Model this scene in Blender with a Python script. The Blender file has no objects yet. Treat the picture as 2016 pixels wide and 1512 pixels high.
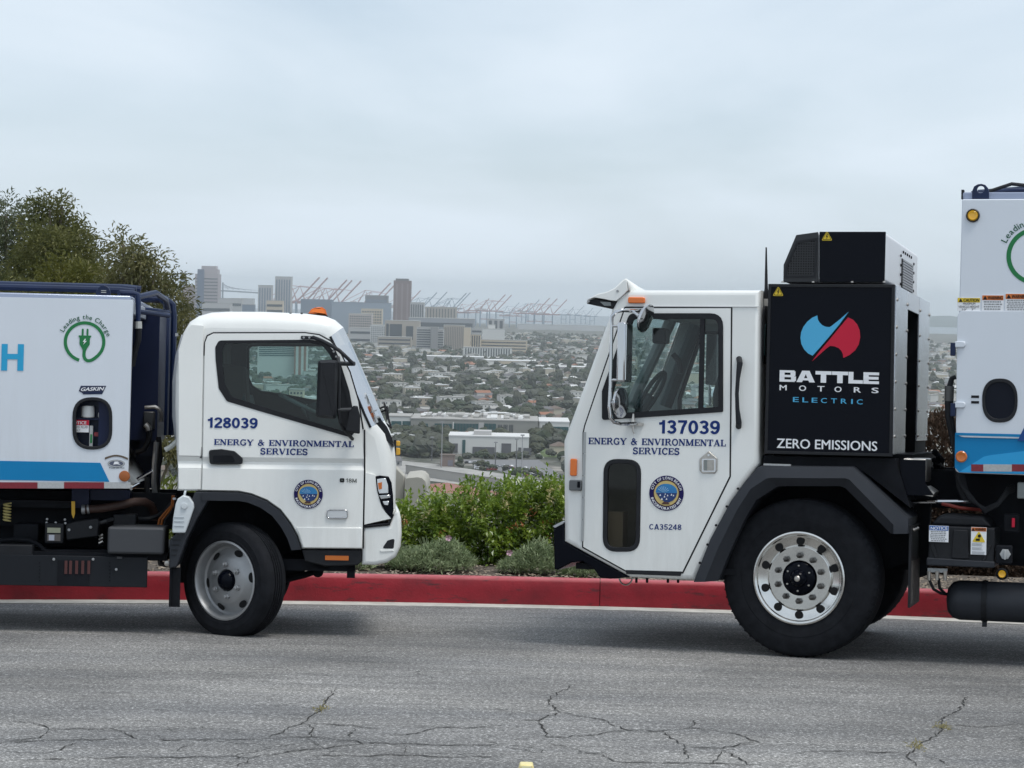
import bpy, bmesh, math, random
from math import sin, cos, tan, atan, pi, radians, sqrt, hypot
from mathutils import Vector, Matrix

C = bpy.context.scene.collection
SC = bpy.context.scene

# ------------------------------------------------------------------ camera
F = 4486.0                      # focal length in pixels of the 2016x1512 photograph
HC = 2.373                      # camera height above the road
PITCH = atan((756 - 588) / F)
ROLL = radians(1.3)
TILT = 0.0500                   # the drive falls away from the photographer, 3 degrees, towards the kerb
RM = Matrix.Rotation(pi / 2 - PITCH, 3, 'X') @ Matrix.Rotation(ROLL, 3, 'Z')
cam = bpy.data.cameras.new('camera')
cam.sensor_width = 36.0
cam.lens = 36.0 * F / 2016
cam.clip_start = 0.1
cam.clip_end = 60000
cam_o = bpy.data.objects.new('camera', cam)
C.objects.link(cam_o)
cam_o.matrix_world = Matrix.Translation((0, 0, HC)) @ RM.to_4x4()
SC.camera = cam_o

# ------------------------------------------------------------------ sky, sun, exposure
SUN_EL = radians(68)
SUN_AZ = radians(125)           # clockwise from +Y: the sun stands high behind thin cloud, to the right
w = bpy.data.worlds.new('World')
SC.world = w
w.use_nodes = True
nt = w.node_tree
nt.nodes.clear()
N = nt.nodes.new
L = nt.links.new
out = N('ShaderNodeOutputWorld')
bg = N('ShaderNodeBackground')
sky = N('ShaderNodeTexSky')
sky.sky_type = 'NISHITA'
sky.sun_disc = False
sky.sun_elevation = SUN_EL
sky.sun_rotation = SUN_AZ
sky.altitude = 100
sky.air_density = 1.0
sky.dust_density = 1.6
sky.ozone_density = 1.0
tc = N('ShaderNodeTexCoord')
mp = N('ShaderNodeMapping')
mp.inputs['Scale'].default_value = (3.6, 3.6, 11.0)
mp.inputs['Rotation'].default_value = (0.0, 0.22, 0.0)
mp.inputs['Location'].default_value = (1.7, 0.3, 0.9)
n1 = N('ShaderNodeTexNoise')
n1.inputs['Scale'].default_value = 1.0
n1.inputs['Detail'].default_value = 5.0
n1.inputs['Roughness'].default_value = 0.48
n1.inputs['Distortion'].default_value = 0.5
cr = N('ShaderNodeValToRGB')
cr.color_ramp.elements[0].position = 0.36
cr.color_ramp.elements[0].color = (0.62, 0.62, 0.62, 1)
cr.color_ramp.elements[1].position = 0.66
cr.color_ramp.elements[1].color = (0.97, 0.97, 0.97, 1)
mx = N('ShaderNodeMix')
mx.data_type = 'RGBA'
CLOUD = (7.75, 8.7, 9.65, 1)
mx.inputs[7].default_value = CLOUD
L(tc.outputs['Generated'], mp.inputs['Vector'])
L(mp.outputs[0], n1.inputs['Vector'])
L(n1.outputs['Fac'], cr.inputs[0])
L(cr.outputs[0], mx.inputs[0])
tint = N('ShaderNodeMix')                 # thin veil: the blue gaps between the cloud streaks stay pale
tint.data_type = 'RGBA'
tint.blend_type = 'MULTIPLY'
tint.inputs[0].default_value = 1.0
tint.inputs[7].default_value = (0.80, 0.97, 1.08, 1)
L(sky.outputs[0], tint.inputs[6])
L(tint.outputs[2], mx.inputs[6])
L(mx.outputs[2], bg.inputs['Color'])
bg.inputs['Strength'].default_value = 0.074
L(bg.outputs[0], out.inputs['Surface'])

sun = bpy.data.lights.new('sun', 'SUN')
sun.energy = 1.5
sun.angle = radians(22)
sun.color = (1.0, 0.965, 0.91)
sun_o = bpy.data.objects.new('sun', sun)
C.objects.link(sun_o)
sd = Vector((sin(SUN_AZ) * cos(SUN_EL), cos(SUN_AZ) * cos(SUN_EL), sin(SUN_EL)))
sun_o.rotation_euler = sd.to_track_quat('Z', 'Y').to_euler()
sun_o.location = (0, -5, 30)

vs = SC.view_settings
vs.view_transform = 'Standard'
try:
    vs.look = 'None'
except TypeError:
    pass
vs.gamma = 1.0
vs.use_curve_mapping = False
vs.exposure = 0.50
SC.cycles.use_denoising = True
SC.cycles.max_bounces = 8
SC.cycles.diffuse_bounces = 3
SC.cycles.transparent_max_bounces = 24
SC.cycles.volume_bounces = 4
SC.cycles.caustics_reflective = False
SC.cycles.caustics_refractive = False

# ------------------------------------------------------------------ geometry of the view: where a measured point stands
def ray(px, py):
    return (RM @ Vector(((px - 1008) / F, -(py - 756) / F, -1))).normalized()
def at_y(px, py, Y):                       # the point at distance Y straight ahead
    d = ray(px, py)
    t = Y / d.y
    return Vector((0, 0, HC)) + d * t
def at_z(px, py, z):                       # the point at height z
    d = ray(px, py)
    t = (z - HC) / d.z
    return Vector((0, 0, HC)) + d * t

def gz(x, y):                              # height of the tilted drive
    return -TILT * (y - 15.7)
def at_g(px, py, h=0.0):                   # the point at height h over the drive
    d = ray(px, py)
    t = (-TILT * (0 - 15.7) + h - HC) / (d.z + TILT * d.y)
    return Vector((0, 0, HC)) + d * t

class Frame:
    """A truck's own frame: x along its side (to the right in the photograph), y into it, z up from the tilted drive."""
    def __init__(s, origin, ang):
        s.o = Vector(origin)
        n = Vector((0, TILT, 1)).normalized()
        ux = Vector((cos(ang), sin(ang), 0))
        ux = (ux - n * ux.dot(n)).normalized()
        s.ux, s.uz = ux, n
        s.uy = n.cross(ux)
    def matrix(s):
        m = Matrix.Identity(4)
        for i, c in enumerate((s.ux, s.uy, s.uz, s.o)):
            for j in range(3):
                m[j][i] = c[j]
        return m
    def p(s, px, py, v=0.0):               # measured point on the plane y = v of the truck -> (x, z)
        d = ray(px, py)
        c = Vector((0, 0, HC)) - s.o
        t = (v - c.dot(s.uy)) / d.dot(s.uy)
        q = c + d * t
        return (q.dot(s.ux), q.dot(s.uz))
    def ps(s, pts, v=0.0):
        return [s.p(a, b, v) for a, b in pts]
    def box(s, x0, y0, x1, y1, v=0.0):     # measured rectangle -> x0, x1, z0, z1
        a = s.p(x0, (y0 + y1) / 2, v)[0]
        b = s.p(x1, (y0 + y1) / 2, v)[0]
        z1 = s.p((x0 + x1) / 2, y0, v)[1]
        z0 = s.p((x0 + x1) / 2, y1, v)[1]
        return a, b, z0, z1

# ------------------------------------------------------------------ materials
MATS = {}
def mat(name, col, rough=0.6, metal=0.0, var=0.0, scale=5.0, bump=0.0, bscale=60.0, coat=0.0, emit=None, col2=None, spec=0.5, detail=4.0):
    if name in MATS:
        return MATS[name]
    m = bpy.data.materials.new(name)
    m.use_nodes = True
    t = m.node_tree
    b = t.nodes['Principled BSDF']
    if 'vinyl' in name: spec = min(spec, 0.16)
    b.inputs['Base Color'].default_value = (*col, 1)
    b.inputs['Roughness'].default_value = rough
    b.inputs['Metallic'].default_value = metal
    b.inputs['Specular IOR Level'].default_value = spec
    if coat:
        b.inputs['Coat Weight'].default_value = coat
        b.inputs['Coat Roughness'].default_value = 0.06
    if emit:
        b.inputs['Emission Color'].default_value = (*col, 1)
        b.inputs['Emission Strength'].default_value = emit
    tcn = t.nodes.new('ShaderNodeTexCoord')
    if var or col2:
        n = t.nodes.new('ShaderNodeTexNoise')
        n.inputs['Scale'].default_value = scale
        n.inputs['Detail'].default_value = detail
        n.inputs['Roughness'].default_value = 0.62
        t.links.new(tcn.outputs['Object'], n.inputs['Vector'])
        r = t.nodes.new('ShaderNodeValToRGB')
        r.color_ramp.elements[0].position = 0.32
        r.color_ramp.elements[1].position = 0.68
        c2 = col2 if col2 else tuple(min(1, c * (1 + var)) for c in col)
        c1 = col if col2 else tuple(c * (1 - var) for c in col)
        r.color_ramp.elements[0].color = (*c1, 1)
        r.color_ramp.elements[1].color = (*c2, 1)
        t.links.new(n.outputs['Fac'], r.inputs[0])
        t.links.new(r.outputs[0], b.inputs['Base Color'])
    if bump:
        n = t.nodes.new('ShaderNodeTexNoise')
        n.inputs['Scale'].default_value = bscale
        n.inputs['Detail'].default_value = 3
        t.links.new(tcn.outputs['Object'], n.inputs['Vector'])
        bp = t.nodes.new('ShaderNodeBump')
        bp.inputs['Strength'].default_value = bump
        bp.inputs['Distance'].default_value = 0.01
        t.links.new(n.outputs['Fac'], bp.inputs['Height'])
        t.links.new(bp.outputs[0], b.inputs['Normal'])
    MATS[name] = m
    return m

def glass_mat(name, tint, refl=1.0):
    m = bpy.data.materials.new(name)
    m.use_nodes = True
    t = m.node_tree
    t.nodes.clear()
    o = t.nodes.new('ShaderNodeOutputMaterial')
    tr = t.nodes.new('ShaderNodeBsdfTransparent')
    tr.inputs[0].default_value = (*tint, 1)
    g = t.nodes.new('ShaderNodeBsdfGlossy')
    g.inputs['Roughness'].default_value = 0.03
    g.inputs[0].default_value = (refl, refl, refl, 1)
    fr = t.nodes.new('ShaderNodeFresnel')
    geo = t.nodes.new('ShaderNodeNewGeometry')   # a thin pane reflects alike from both sides
    io = t.nodes.new('ShaderNodeMix')
    io.inputs[2].default_value = 1.5
    io.inputs[3].default_value = 1 / 1.5
    t.links.new(geo.outputs['Backfacing'], io.inputs[0])
    t.links.new(io.outputs[0], fr.inputs[0])
    mxs = t.nodes.new('ShaderNodeMixShader')
    t.links.new(fr.outputs[0], mxs.inputs[0])
    t.links.new(tr.outputs[0], mxs.inputs[1])
    t.links.new(g.outputs[0], mxs.inputs[2])
    t.links.new(mxs.outputs[0], o.inputs[0])
    MATS[name] = m
    return m

def leaf_mat(name, c1, c2, scale=9.0, rough=0.45, trans=0.25, spec=0.4):
    """Leaves: two greens in patches, a little light passing through."""
    m = bpy.data.materials.new(name)
    m.use_nodes = True
    t = m.node_tree
    b = t.nodes['Principled BSDF']
    b.inputs['Roughness'].default_value = rough
    b.inputs['Specular IOR Level'].default_value = spec
    tcn = t.nodes.new('ShaderNodeTexCoord')
    n = t.nodes.new('ShaderNodeTexNoise')
    n.inputs['Scale'].default_value = scale
    n.inputs['Detail'].default_value = 6
    n.inputs['Roughness'].default_value = 0.7
    r = t.nodes.new('ShaderNodeValToRGB')
    r.color_ramp.elements[0].position = 0.36
    r.color_ramp.elements[1].position = 0.66
    r.color_ramp.elements[0].color = (*c1, 1)
    r.color_ramp.elements[1].color = (*c2, 1)
    t.links.new(tcn.outputs['Object'], n.inputs['Vector'])
    t.links.new(n.outputs['Fac'], r.inputs[0])
    t.links.new(r.outputs[0], b.inputs['Base Color'])
    if trans:
        tl = t.nodes.new('ShaderNodeBsdfTranslucent')
        t.links.new(r.outputs[0], tl.inputs[0])
        mxs = t.nodes.new('ShaderNodeMixShader')
        mxs.inputs[0].default_value = trans
        t.links.new(b.outputs[0], mxs.inputs[1])
        t.links.new(tl.outputs[0], mxs.inputs[2])
        t.links.new(mxs.outputs[0], t.nodes['Material Output'].inputs[0])
    MATS[name] = m
    return m

# ------------------------------------------------------------------ objects
def tag(o, label=None, cat=None, group=None, kind=None):
    if label: o['label'] = label
    if cat: o['category'] = cat
    if group: o['group'] = group
    if kind: o['kind'] = kind
    return o
def empty(name, loc=(0, 0, 0), rz=0.0):
    o = bpy.data.objects.new(name, None)
    C.objects.link(o)
    o.location = loc
    o.rotation_euler = (0, 0, rz)
    o.empty_display_size = 0.3
    return o
def copy_tree(o, parent=None):
    c = o.copy()
    C.objects.link(c)
    if parent is not None:
        c.parent = parent
    for ch in list(o.children):
        copy_tree(ch, c)
    return c

def ccw(poly):
    a = sum(poly[i][0] * poly[(i + 1) % len(poly)][1] - poly[(i + 1) % len(poly)][0] * poly[i][1] for i in range(len(poly)))
    return poly if a > 0 else poly[::-1]

class MB:
    """Collects faces; build() links them as one mesh object."""
    def __init__(s):
        s.v = []
        s.f = []
    def add(s, vs_, fs):
        k = len(s.v)
        s.v += [tuple(p) for p in vs_]
        s.f += [tuple(i + k for i in f) for f in fs]
        return s
    def box(s, x0, x1, y0, y1, z0, z1):
        return s.add([(x0, y0, z0), (x1, y0, z0), (x1, y1, z0), (x0, y1, z0), (x0, y0, z1), (x1, y0, z1), (x1, y1, z1), (x0, y1, z1)],
                     [(0, 3, 2, 1), (4, 5, 6, 7), (0, 1, 5, 4), (1, 2, 6, 5), (2, 3, 7, 6), (3, 0, 4, 7)])
    def prism(s, poly, y0, y1):            # polygon in x, z extruded in y
        poly = ccw(poly)
        n = len(poly)
        vs_ = [(a, y0, b) for a, b in poly] + [(a, y1, b) for a, b in poly]
        fs = [tuple(range(n)), tuple(range(2 * n - 1, n - 1, -1))]
        fs += [(i, n + i, n + (i + 1) % n, (i + 1) % n) for i in range(n)]
        return s.add(vs_, fs)
    def taper(s, poly0, y0, poly1, y1, caps=True):   # two outlines of equal length
        n = len(poly0)
        vs_ = [(a, y0, b) for a, b in poly0] + [(a, y1, b) for a, b in poly1]
        fs = [(i, n + i, n + (i + 1) % n, (i + 1) % n) for i in range(n)]
        if caps:
            fs += [tuple(range(n)), tuple(range(2 * n - 1, n - 1, -1))]
        return s.add(vs_, fs)
    def hprism(s, poly, z0, z1):           # polygon in x, y extruded in z
        poly = ccw(poly)
        n = len(poly)
        vs_ = [(a, b, z0) for a, b in poly] + [(a, b, z1) for a, b in poly]
        fs = [tuple(range(n - 1, -1, -1)), tuple(range(n, 2 * n))]
        fs += [(i, (i + 1) % n, n + (i + 1) % n, n + i) for i in range(n)]
        return s.add(vs_, fs)
    def xprism(s, poly, x0, x1):           # polygon in y, z extruded in x
        poly = ccw(poly)
        n = len(poly)
        vs_ = [(x0, a, b) for a, b in poly] + [(x1, a, b) for a, b in poly]
        fs = [tuple(range(n - 1, -1, -1)), tuple(range(n, 2 * n))]
        fs += [(i, (i + 1) % n, n + (i + 1) % n, n + i) for i in range(n)]
        return s.add(vs_, fs)
    def plate(s, outer, holes, y0, y1):    # polygon with holes in x, z, thickness in y
        bm = bmesh.new()
        loops = [ccw(outer)] + [ccw(h)[::-1] for h in holes]
        rings = []
        edges = []
        for lp in loops:
            vv = [bm.verts.new((a, y0, b)) for a, b in lp]
            rings.append(vv)
            for i in range(len(vv)):
                edges.append(bm.edges.new((vv[i], vv[(i + 1) % len(vv)])))
        bmesh.ops.triangle_fill(bm, use_beauty=True, use_dissolve=False, edges=edges)
        bm.verts.index_update()
        tri = [tuple(v.index for v in f.verts) for f in bm.faces]
        pts = [tuple(v.co) for v in bm.verts]
        n = len(pts)
        vs_ = pts + [(a, y1, c) for a, b, c in pts]
        fs = []
        for t in tri:
            a, b, c = (Vector(pts[i]) for i in t)
            if (b - a).cross(c - a).y > 0:
                t = t[::-1]
            fs.append(t)
            fs.append(tuple(i + n for i in t[::-1]))
        for vv in rings:
            m = len(vv)
            for i in range(m):
                a, b = vv[i].index, vv[(i + 1) % m].index
                fs.append((a, a + n, b + n, b))
        bm.free()
        return s.add(vs_, fs)
    def tube(s, pts, r, n=8, closed=False, caps=True):
        pts = [Vector(p) for p in pts]
        m = len(pts)
        rs = r if isinstance(r, (list, tuple)) else [r] * m
        vs_ = []
        up = Vector((0, 0, 1))
        prev = None
        for i, p in enumerate(pts):
            if closed:
                d = pts[(i + 1) % m] - pts[i - 1]
            else:
                d = pts[min(i + 1, m - 1)] - pts[max(i - 1, 0)]
            d = d.normalized() if d.length > 1e-9 else Vector((1, 0, 0))
            if prev is None:
                a = up if abs(d.z) < 0.9 else Vector((1, 0, 0))
                e = d.cross(a).normalized()
            else:
                e = (prev - d * prev.dot(d))
                e = e.normalized() if e.length > 1e-6 else d.cross(up).normalized()
            prev = e
            g = d.cross(e)
            for k in range(n):
                t = 2 * pi * k / n
                vs_.append(p + (e * cos(t) + g * sin(t)) * rs[i])
        fs = []
        for i in range(m if closed else m - 1):
            j = (i + 1) % m
            for k in range(n):
                fs.append((i * n + k, i * n + (k + 1) % n, j * n + (k + 1) % n, j * n + k))
        if caps and not closed:
            fs.append(tuple(range(n - 1, -1, -1)))
            fs.append(tuple((m - 1) * n + k for k in range(n)))
        return s.add(vs_, fs)
    def lathe(s, prof, c=(0, 0, 0), axis='y', n=40, cap=True):   # prof: list of (radius, position along the axis)
        vs_ = []
        for r, h in prof:
            for k in range(n):
                t = 2 * pi * k / n
                a, b = r * cos(t), r * sin(t)
                q = {'y': (a, h, b), 'x': (h, a, b), 'z': (a, b, h)}[axis]
                vs_.append((c[0] + q[0], c[1] + q[1], c[2] + q[2]))
        fs = []
        m = len(prof)
        for i in range(m - 1):
            for k in range(n):
                fs.append((i * n + k, i * n + (k + 1) % n, (i + 1) * n + (k + 1) % n, (i + 1) * n + k))
        if cap:
            if prof[0][0] > 1e-6: fs.append(tuple(range(n - 1, -1, -1)))
            if prof[-1][0] > 1e-6: fs.append(tuple((m - 1) * n + k for k in range(n)))
        return s.add(vs_, fs)
    def mesh(s, name, m=None, smooth=35, fix=True):
        me = bpy.data.meshes.new(name)
        me.from_pydata(s.v, [], s.f)
        if fix:
            bm = bmesh.new()
            bm.from_mesh(me)
            bmesh.ops.recalc_face_normals(bm, faces=bm.faces)
            bm.to_mesh(me)
            bm.free()
        if smooth:
            me.shade_smooth()
            me.set_sharp_from_angle(angle=radians(smooth))
        if m is not None:
            for q in (m if isinstance(m, (list, tuple)) else [m]):
                me.materials.append(q)
        return me
    def build(s, name, m=None, parent=None, bevel=0.0, smooth=35, seg=2, fix=True):
        o = bpy.data.objects.new(name, s.mesh(name, m, smooth, fix))
        C.objects.link(o)
        if parent is not None:
            o.parent = parent
        if bevel:
            b = o.modifiers.new('bevel', 'BEVEL')
            b.width = bevel
            b.segments = seg
            b.limit_method = 'ANGLE'
            b.angle_limit = radians(40)
            b.harden_normals = False
        return o

def rounded(pts, r, n=5):
    """Rounds the corners of a polygon; r one radius or one per corner."""
    out_ = []
    m = len(pts)
    for i in range(m):
        rr = r[i] if isinstance(r, (list, tuple)) else r
        p = Vector(pts[i]); a = Vector(pts[i - 1]); b = Vector(pts[(i + 1) % m])
        if rr <= 0:
            out_.append(tuple(p)); continue
        da = (a - p); db = (b - p)
        la, lb = da.length, db.length
        da.normalize(); db.normalize()
        ang = da.angle(db)
        if ang > pi - 0.03:
            out_.append(tuple(p)); continue
        t = min(rr / tan(ang / 2), la * 0.49, lb * 0.49)
        q0 = p + da * t; q1 = p + db * t
        for k in range(n + 1):
            u = k / n
            out_.append(tuple(q0 * (1 - u) ** 2 + p * 2 * u * (1 - u) + q1 * u * u))
    return out_

def inset(poly, d):
    """Moves every edge of a polygon inwards by d (one value, or one per vertex)."""
    poly = ccw(poly)
    m = len(poly)
    out_ = []
    for i in range(m):
        p = Vector(poly[i]); a = Vector(poly[i - 1]); b = Vector(poly[(i + 1) % m])
        e1 = (p - a).normalized(); e2 = (b - p).normalized()
        n1_ = Vector((-e1.y, e1.x)); n2_ = Vector((-e2.y, e2.x))
        nn = (n1_ + n2_)
        nn = nn.normalized() if nn.length > 1e-6 else n1_
        k = max(0.35, nn.dot(n1_))
        dd = d[i] if isinstance(d, (list, tuple)) else d
        out_.append(tuple(p + nn * (dd / k)))
    return out_


# ------------------------------------------------------------------ lettering
def font_mesh_data(s_, bold=0.0):
    cu = bpy.data.curves.new('lettering', 'FONT')
    cu.body = s_
    cu.size = 1.0
    cu.offset = bold
    cu.resolution_u = 3
    cu.fill_mode = 'FRONT'
    cu.dimensions = '2D'
    o = bpy.data.objects.new('lettering', cu)
    C.objects.link(o)
    dg = bpy.context.evaluated_depsgraph_get()
    me = bpy.data.meshes.new_from_object(o.evaluated_get(dg))
    vs_ = [(v.co.x, v.co.y) for v in me.vertices]
    fs = [tuple(p.vertices) for p in me.polygons]
    bpy.data.objects.remove(o)
    bpy.data.curves.remove(cu)
    bpy.data.meshes.remove(me)
    return vs_, fs
_FC = {}
def font_data(s_, bold=0.0):
    """Outline of a line of type; bold = widened by shifted copies, which never break a letter."""
    if (s_, bold) not in _FC:
        v0, f0 = font_mesh_data(s_, 0.0)
        if bold:
            vs_, fs = [], []
            for k, (dx, dy) in enumerate(((0, 0), (bold, 0), (-bold, 0), (0, bold * 0.5), (0, -bold * 0.5))):
                n_ = len(vs_)
                vs_ += [(a + dx, b_ + dy) for a, b_ in v0]
                fs += [tuple(i + n_ for i in f) for f in f0]
            v0, f0 = vs_, fs
        _FC[(s_, bold)] = (v0, f0)
    return _FC[(s_, bold)]

# slab-serif capitals as strokes: (polyline, weight class); heavy stems, thin hairlines, bracket serifs
def _arc(cx, cy, rx, ry, a0, a1, n=10):
    return [(cx + rx * cos(radians(a0 + (a1 - a0) * i / n)), cy + ry * sin(radians(a0 + (a1 - a0) * i / n))) for i in range(n + 1)]
def slab_glyph(ch):
    T, t, sf = 0.235, 0.115, 0.115           # stem, hairline, serif heights
    S = []
    def stem(x, y0=0.0, y1=1.0): S.append(([(x, y0), (x, y1)], T))
    def hair(x0, x1, y, h=t): S.append(([(x0, y), (x1, y)], h))
    def serif(x, y, w_=0.2): S.append(([(x - w_, y), (x + w_, y)], sf))
    lo, hi = sf / 2, 1 - sf / 2
    if ch == 'E':
        stem(0.2); hair(0.02, 0.78, lo); hair(0.02, 0.78, hi); hair(0.2, 0.58, 0.5)
        S.append(([(0.75, 0), (0.75, 0.3)], t)); S.append(([(0.75, 0.7), (0.75, 1)], t)); S.append(([(0.58, 0.36), (0.58, 0.64)], t)); w_ = 0.8
    elif ch == 'N':
        S.append(([(0.16, 0), (0.16, 1)], t)); S.append(([(0.82, 0), (0.82, 1)], t)); S.append(([(0.16, 0.97), (0.82, 0.03)], T))
        serif(0.16, lo, 0.16); serif(0.1, hi, 0.12); serif(0.82, hi, 0.16); w_ = 0.98
    elif ch == 'R':
        stem(0.2); hair(0.02, 0.38, lo); hair(0.02, 0.5, hi); hair(0.2, 0.5, 0.5)
        S.append((_arc(0.5, 0.73, 0.24, 0.225, 90, -90), T * 0.85)); S.append(([(0.52, 0.48), (0.72, 0.2), (0.78, 0.05), (0.95, 0.05)], T * 0.7)); w_ = 0.95
    elif ch == 'G':
        S.append((_arc(0.5, 0.5, 0.38, 0.45, 45, 310, 14), T * 0.8)); S.append(([(0.8, 0.03), (0.8, 0.45)], T * 0.8)); hair(0.55, 0.95, 0.43, sf); S.append(([(0.8, 0.7), (0.8, 1)], t)); w_ = 0.97
    elif ch == 'Y':
        S.append(([(0.12, 0.97), (0.48, 0.45)], T)); S.append(([(0.84, 0.97), (0.48, 0.45)], t)); S.append(([(0.48, 0), (0.48, 0.5)], T))
        serif(0.48, lo, 0.2); serif(0.13, hi, 0.17); serif(0.83, hi, 0.15); w_ = 0.96
    elif ch == '&':
        S.append((_arc(0.42, 0.76, 0.17, 0.2, 200, -70, 12), T * 0.6)); S.append((_arc(0.38, 0.27, 0.28, 0.24, 90, 290, 10), T * 0.75))
        S.append(([(0.27, 0.72), (0.88, 0.05)], T * 0.8)); S.append(([(0.46, 0.05), (0.65, 0.2), (0.78, 0.5)], t)); hair(0.65, 0.95, 0.52, sf); w_ = 1.0
    elif ch == 'V':
        S.append(([(0.14, 0.97), (0.48, 0.04)], T)); S.append(([(0.83, 0.97), (0.5, 0.04)], t)); serif(0.14, hi, 0.17); serif(0.83, hi, 0.15); w_ = 0.96
    elif ch == 'I':
        stem(0.24); serif(0.24, lo, 0.22); serif(0.24, hi, 0.22); w_ = 0.48
    elif ch == 'O':
        S.append((_arc(0.48, 0.5, 0.37, 0.45, 0, 360, 22), T * 0.8)); w_ = 0.96
    elif ch == 'M':
        S.append(([(0.15, 0), (0.15, 1)], t)); S.append(([(1.0, 0), (1.0, 1)], T)); S.append(([(0.16, 0.97), (0.55, 0.06)], T)); S.append(([(0.94, 0.97), (0.58, 0.06)], t))
        serif(0.15, lo, 0.15); serif(1.0, lo, 0.2); serif(0.1, hi, 0.12); serif(1.05, hi, 0.15); w_ = 1.22
    elif ch == 'T':
        stem(0.43); serif(0.43, lo, 0.22); hair(0.02, 0.84, hi); S.append(([(0.05, 0.68), (0.05, 1)], t)); S.append(([(0.81, 0.68), (0.81, 1)], t)); w_ = 0.86
    elif ch == 'A':
        S.append(([(0.15, 0.03), (0.46, 0.98)], t)); S.append(([(0.46, 0.98), (0.8, 0.03)], T)); hair(0.25, 0.7, 0.33); serif(0.14, lo, 0.15); serif(0.8, lo, 0.18); w_ = 0.97
    elif ch == 'L':
        stem(0.2); hair(0.02, 0.72, lo); serif(0.2, hi, 0.2); S.append(([(0.72, 0), (0.72, 0.36)], t)); w_ = 0.78
    elif ch == 'S':
        S.append((_arc(0.4, 0.73, 0.27, 0.22, 20, 250, 12) + _arc(0.4, 0.27, 0.29, 0.23, 70, -160, 12), T * 0.85)); S.append(([(0.68, 0.7), (0.68, 1)], t)); S.append(([(0.11, 0), (0.11, 0.32)], t)); w_ = 0.8
    elif ch == 'C':
        S.append((_arc(0.48, 0.5, 0.37, 0.45, 48, 318, 16), T * 0.85)); S.append(([(0.78, 0.65), (0.78, 1)], t)); w_ = 0.88
    else:
        w_ = 0.5
    return S, w_
def slab_data(s_):
    vs_, fs, x = [], [], 0.0
    layer = 0
    for ch in s_:
        S, w_ = slab_glyph(ch)
        for pl, wt in S:
            for i in range(len(pl) - 1):
                a, b = Vector(pl[i]), Vector(pl[i + 1])
                d = (b - a).normalized()
                if len(pl) > 2:
                    a = a - d * wt * 0.1; b = b + d * wt * 0.1
                nn = Vector((-d.y, d.x)) * wt / 2
                k = len(vs_)
                layer = (layer + 1) % 7
                for q in (a - nn, b - nn, b + nn, a + nn):
                    vs_.append((q.x + x, q.y, layer))
                fs.append((k, k + 1, k + 2, k + 3))
        x += w_ + 0.07
    return vs_, fs

def lettering(fr, parent, s_, bl, br, cap, v, m, bold=0.0, slab=False, name='lettering', skew=0.0, grot=0):
    """A line of lettering on the plane y=v of a truck: bl / br the measured ends of its baseline, cap its measured cap height."""
    if slab:
        vs_, fs = slab_data(s_)
    elif grot:
        vs_, fs = grot_data(s_, grot)
    else:
        d2, fs = font_data(s_, bold)
        nl = len(d2) // (5 if bold else 1)
        vs_ = [(a, b, i // nl) for i, (a, b) in enumerate(d2)]
    x0 = min(p[0] for p in vs_); x1 = max(p[0] for p in vs_)
    caps = [p for p in vs_]
    if slab or grot:
        y0, y1 = 0.0, 1.0
    else:
        hv, _ = font_data('H', bold)
        y0 = min(p[1] for p in hv); y1 = max(p[1] for p in hv)
    A = fr.p(*bl, v); B = fr.p(*br, v); T_ = fr.p(bl[0], bl[1] - cap, v)
    ch = T_[1] - A[1]
    P = []
    for a, b, l_ in vs_:
        u = (a - x0) / (x1 - x0)
        q = (b - y0) / (y1 - y0)
        P.append((A[0] + (B[0] - A[0]) * u + skew * q * ch, v - 0.00025 * l_, A[1] + (B[1] - A[1]) * u + q * ch))
    iv = sorted((min(vs_[j][0] for j in f), max(vs_[j][0] for j in f), k) for k, f in enumerate(fs))
    words, reach = [], None
    for lo_, hi_, k in iv:                  # words part where a space opens
        if reach is None or lo_ > reach + 0.19:
            words.append([])
            reach = hi_
        words[-1].append(k)
        reach = max(reach, hi_)
    if ' ' not in s_:
        words = [[k for w_ in words for k in w_]]
    o = None
    for w_ in words:
        mb = MB()
        ids = sorted({j for k in w_ for j in fs[k]})
        ix = {j: i for i, j in enumerate(ids)}
        ff = []
        for k in w_:
            f = tuple(ix[j] for j in fs[k])
            a, b, c = (Vector(P[j]) for j in fs[k][:3])
            ff.append(f[::-1] if (b - a).cross(c - a).y > 0 else f)
        mb.add([P[j] for j in ids], ff)
        o = mb.build(name, m, parent, smooth=0, fix=False)
    return o

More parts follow.
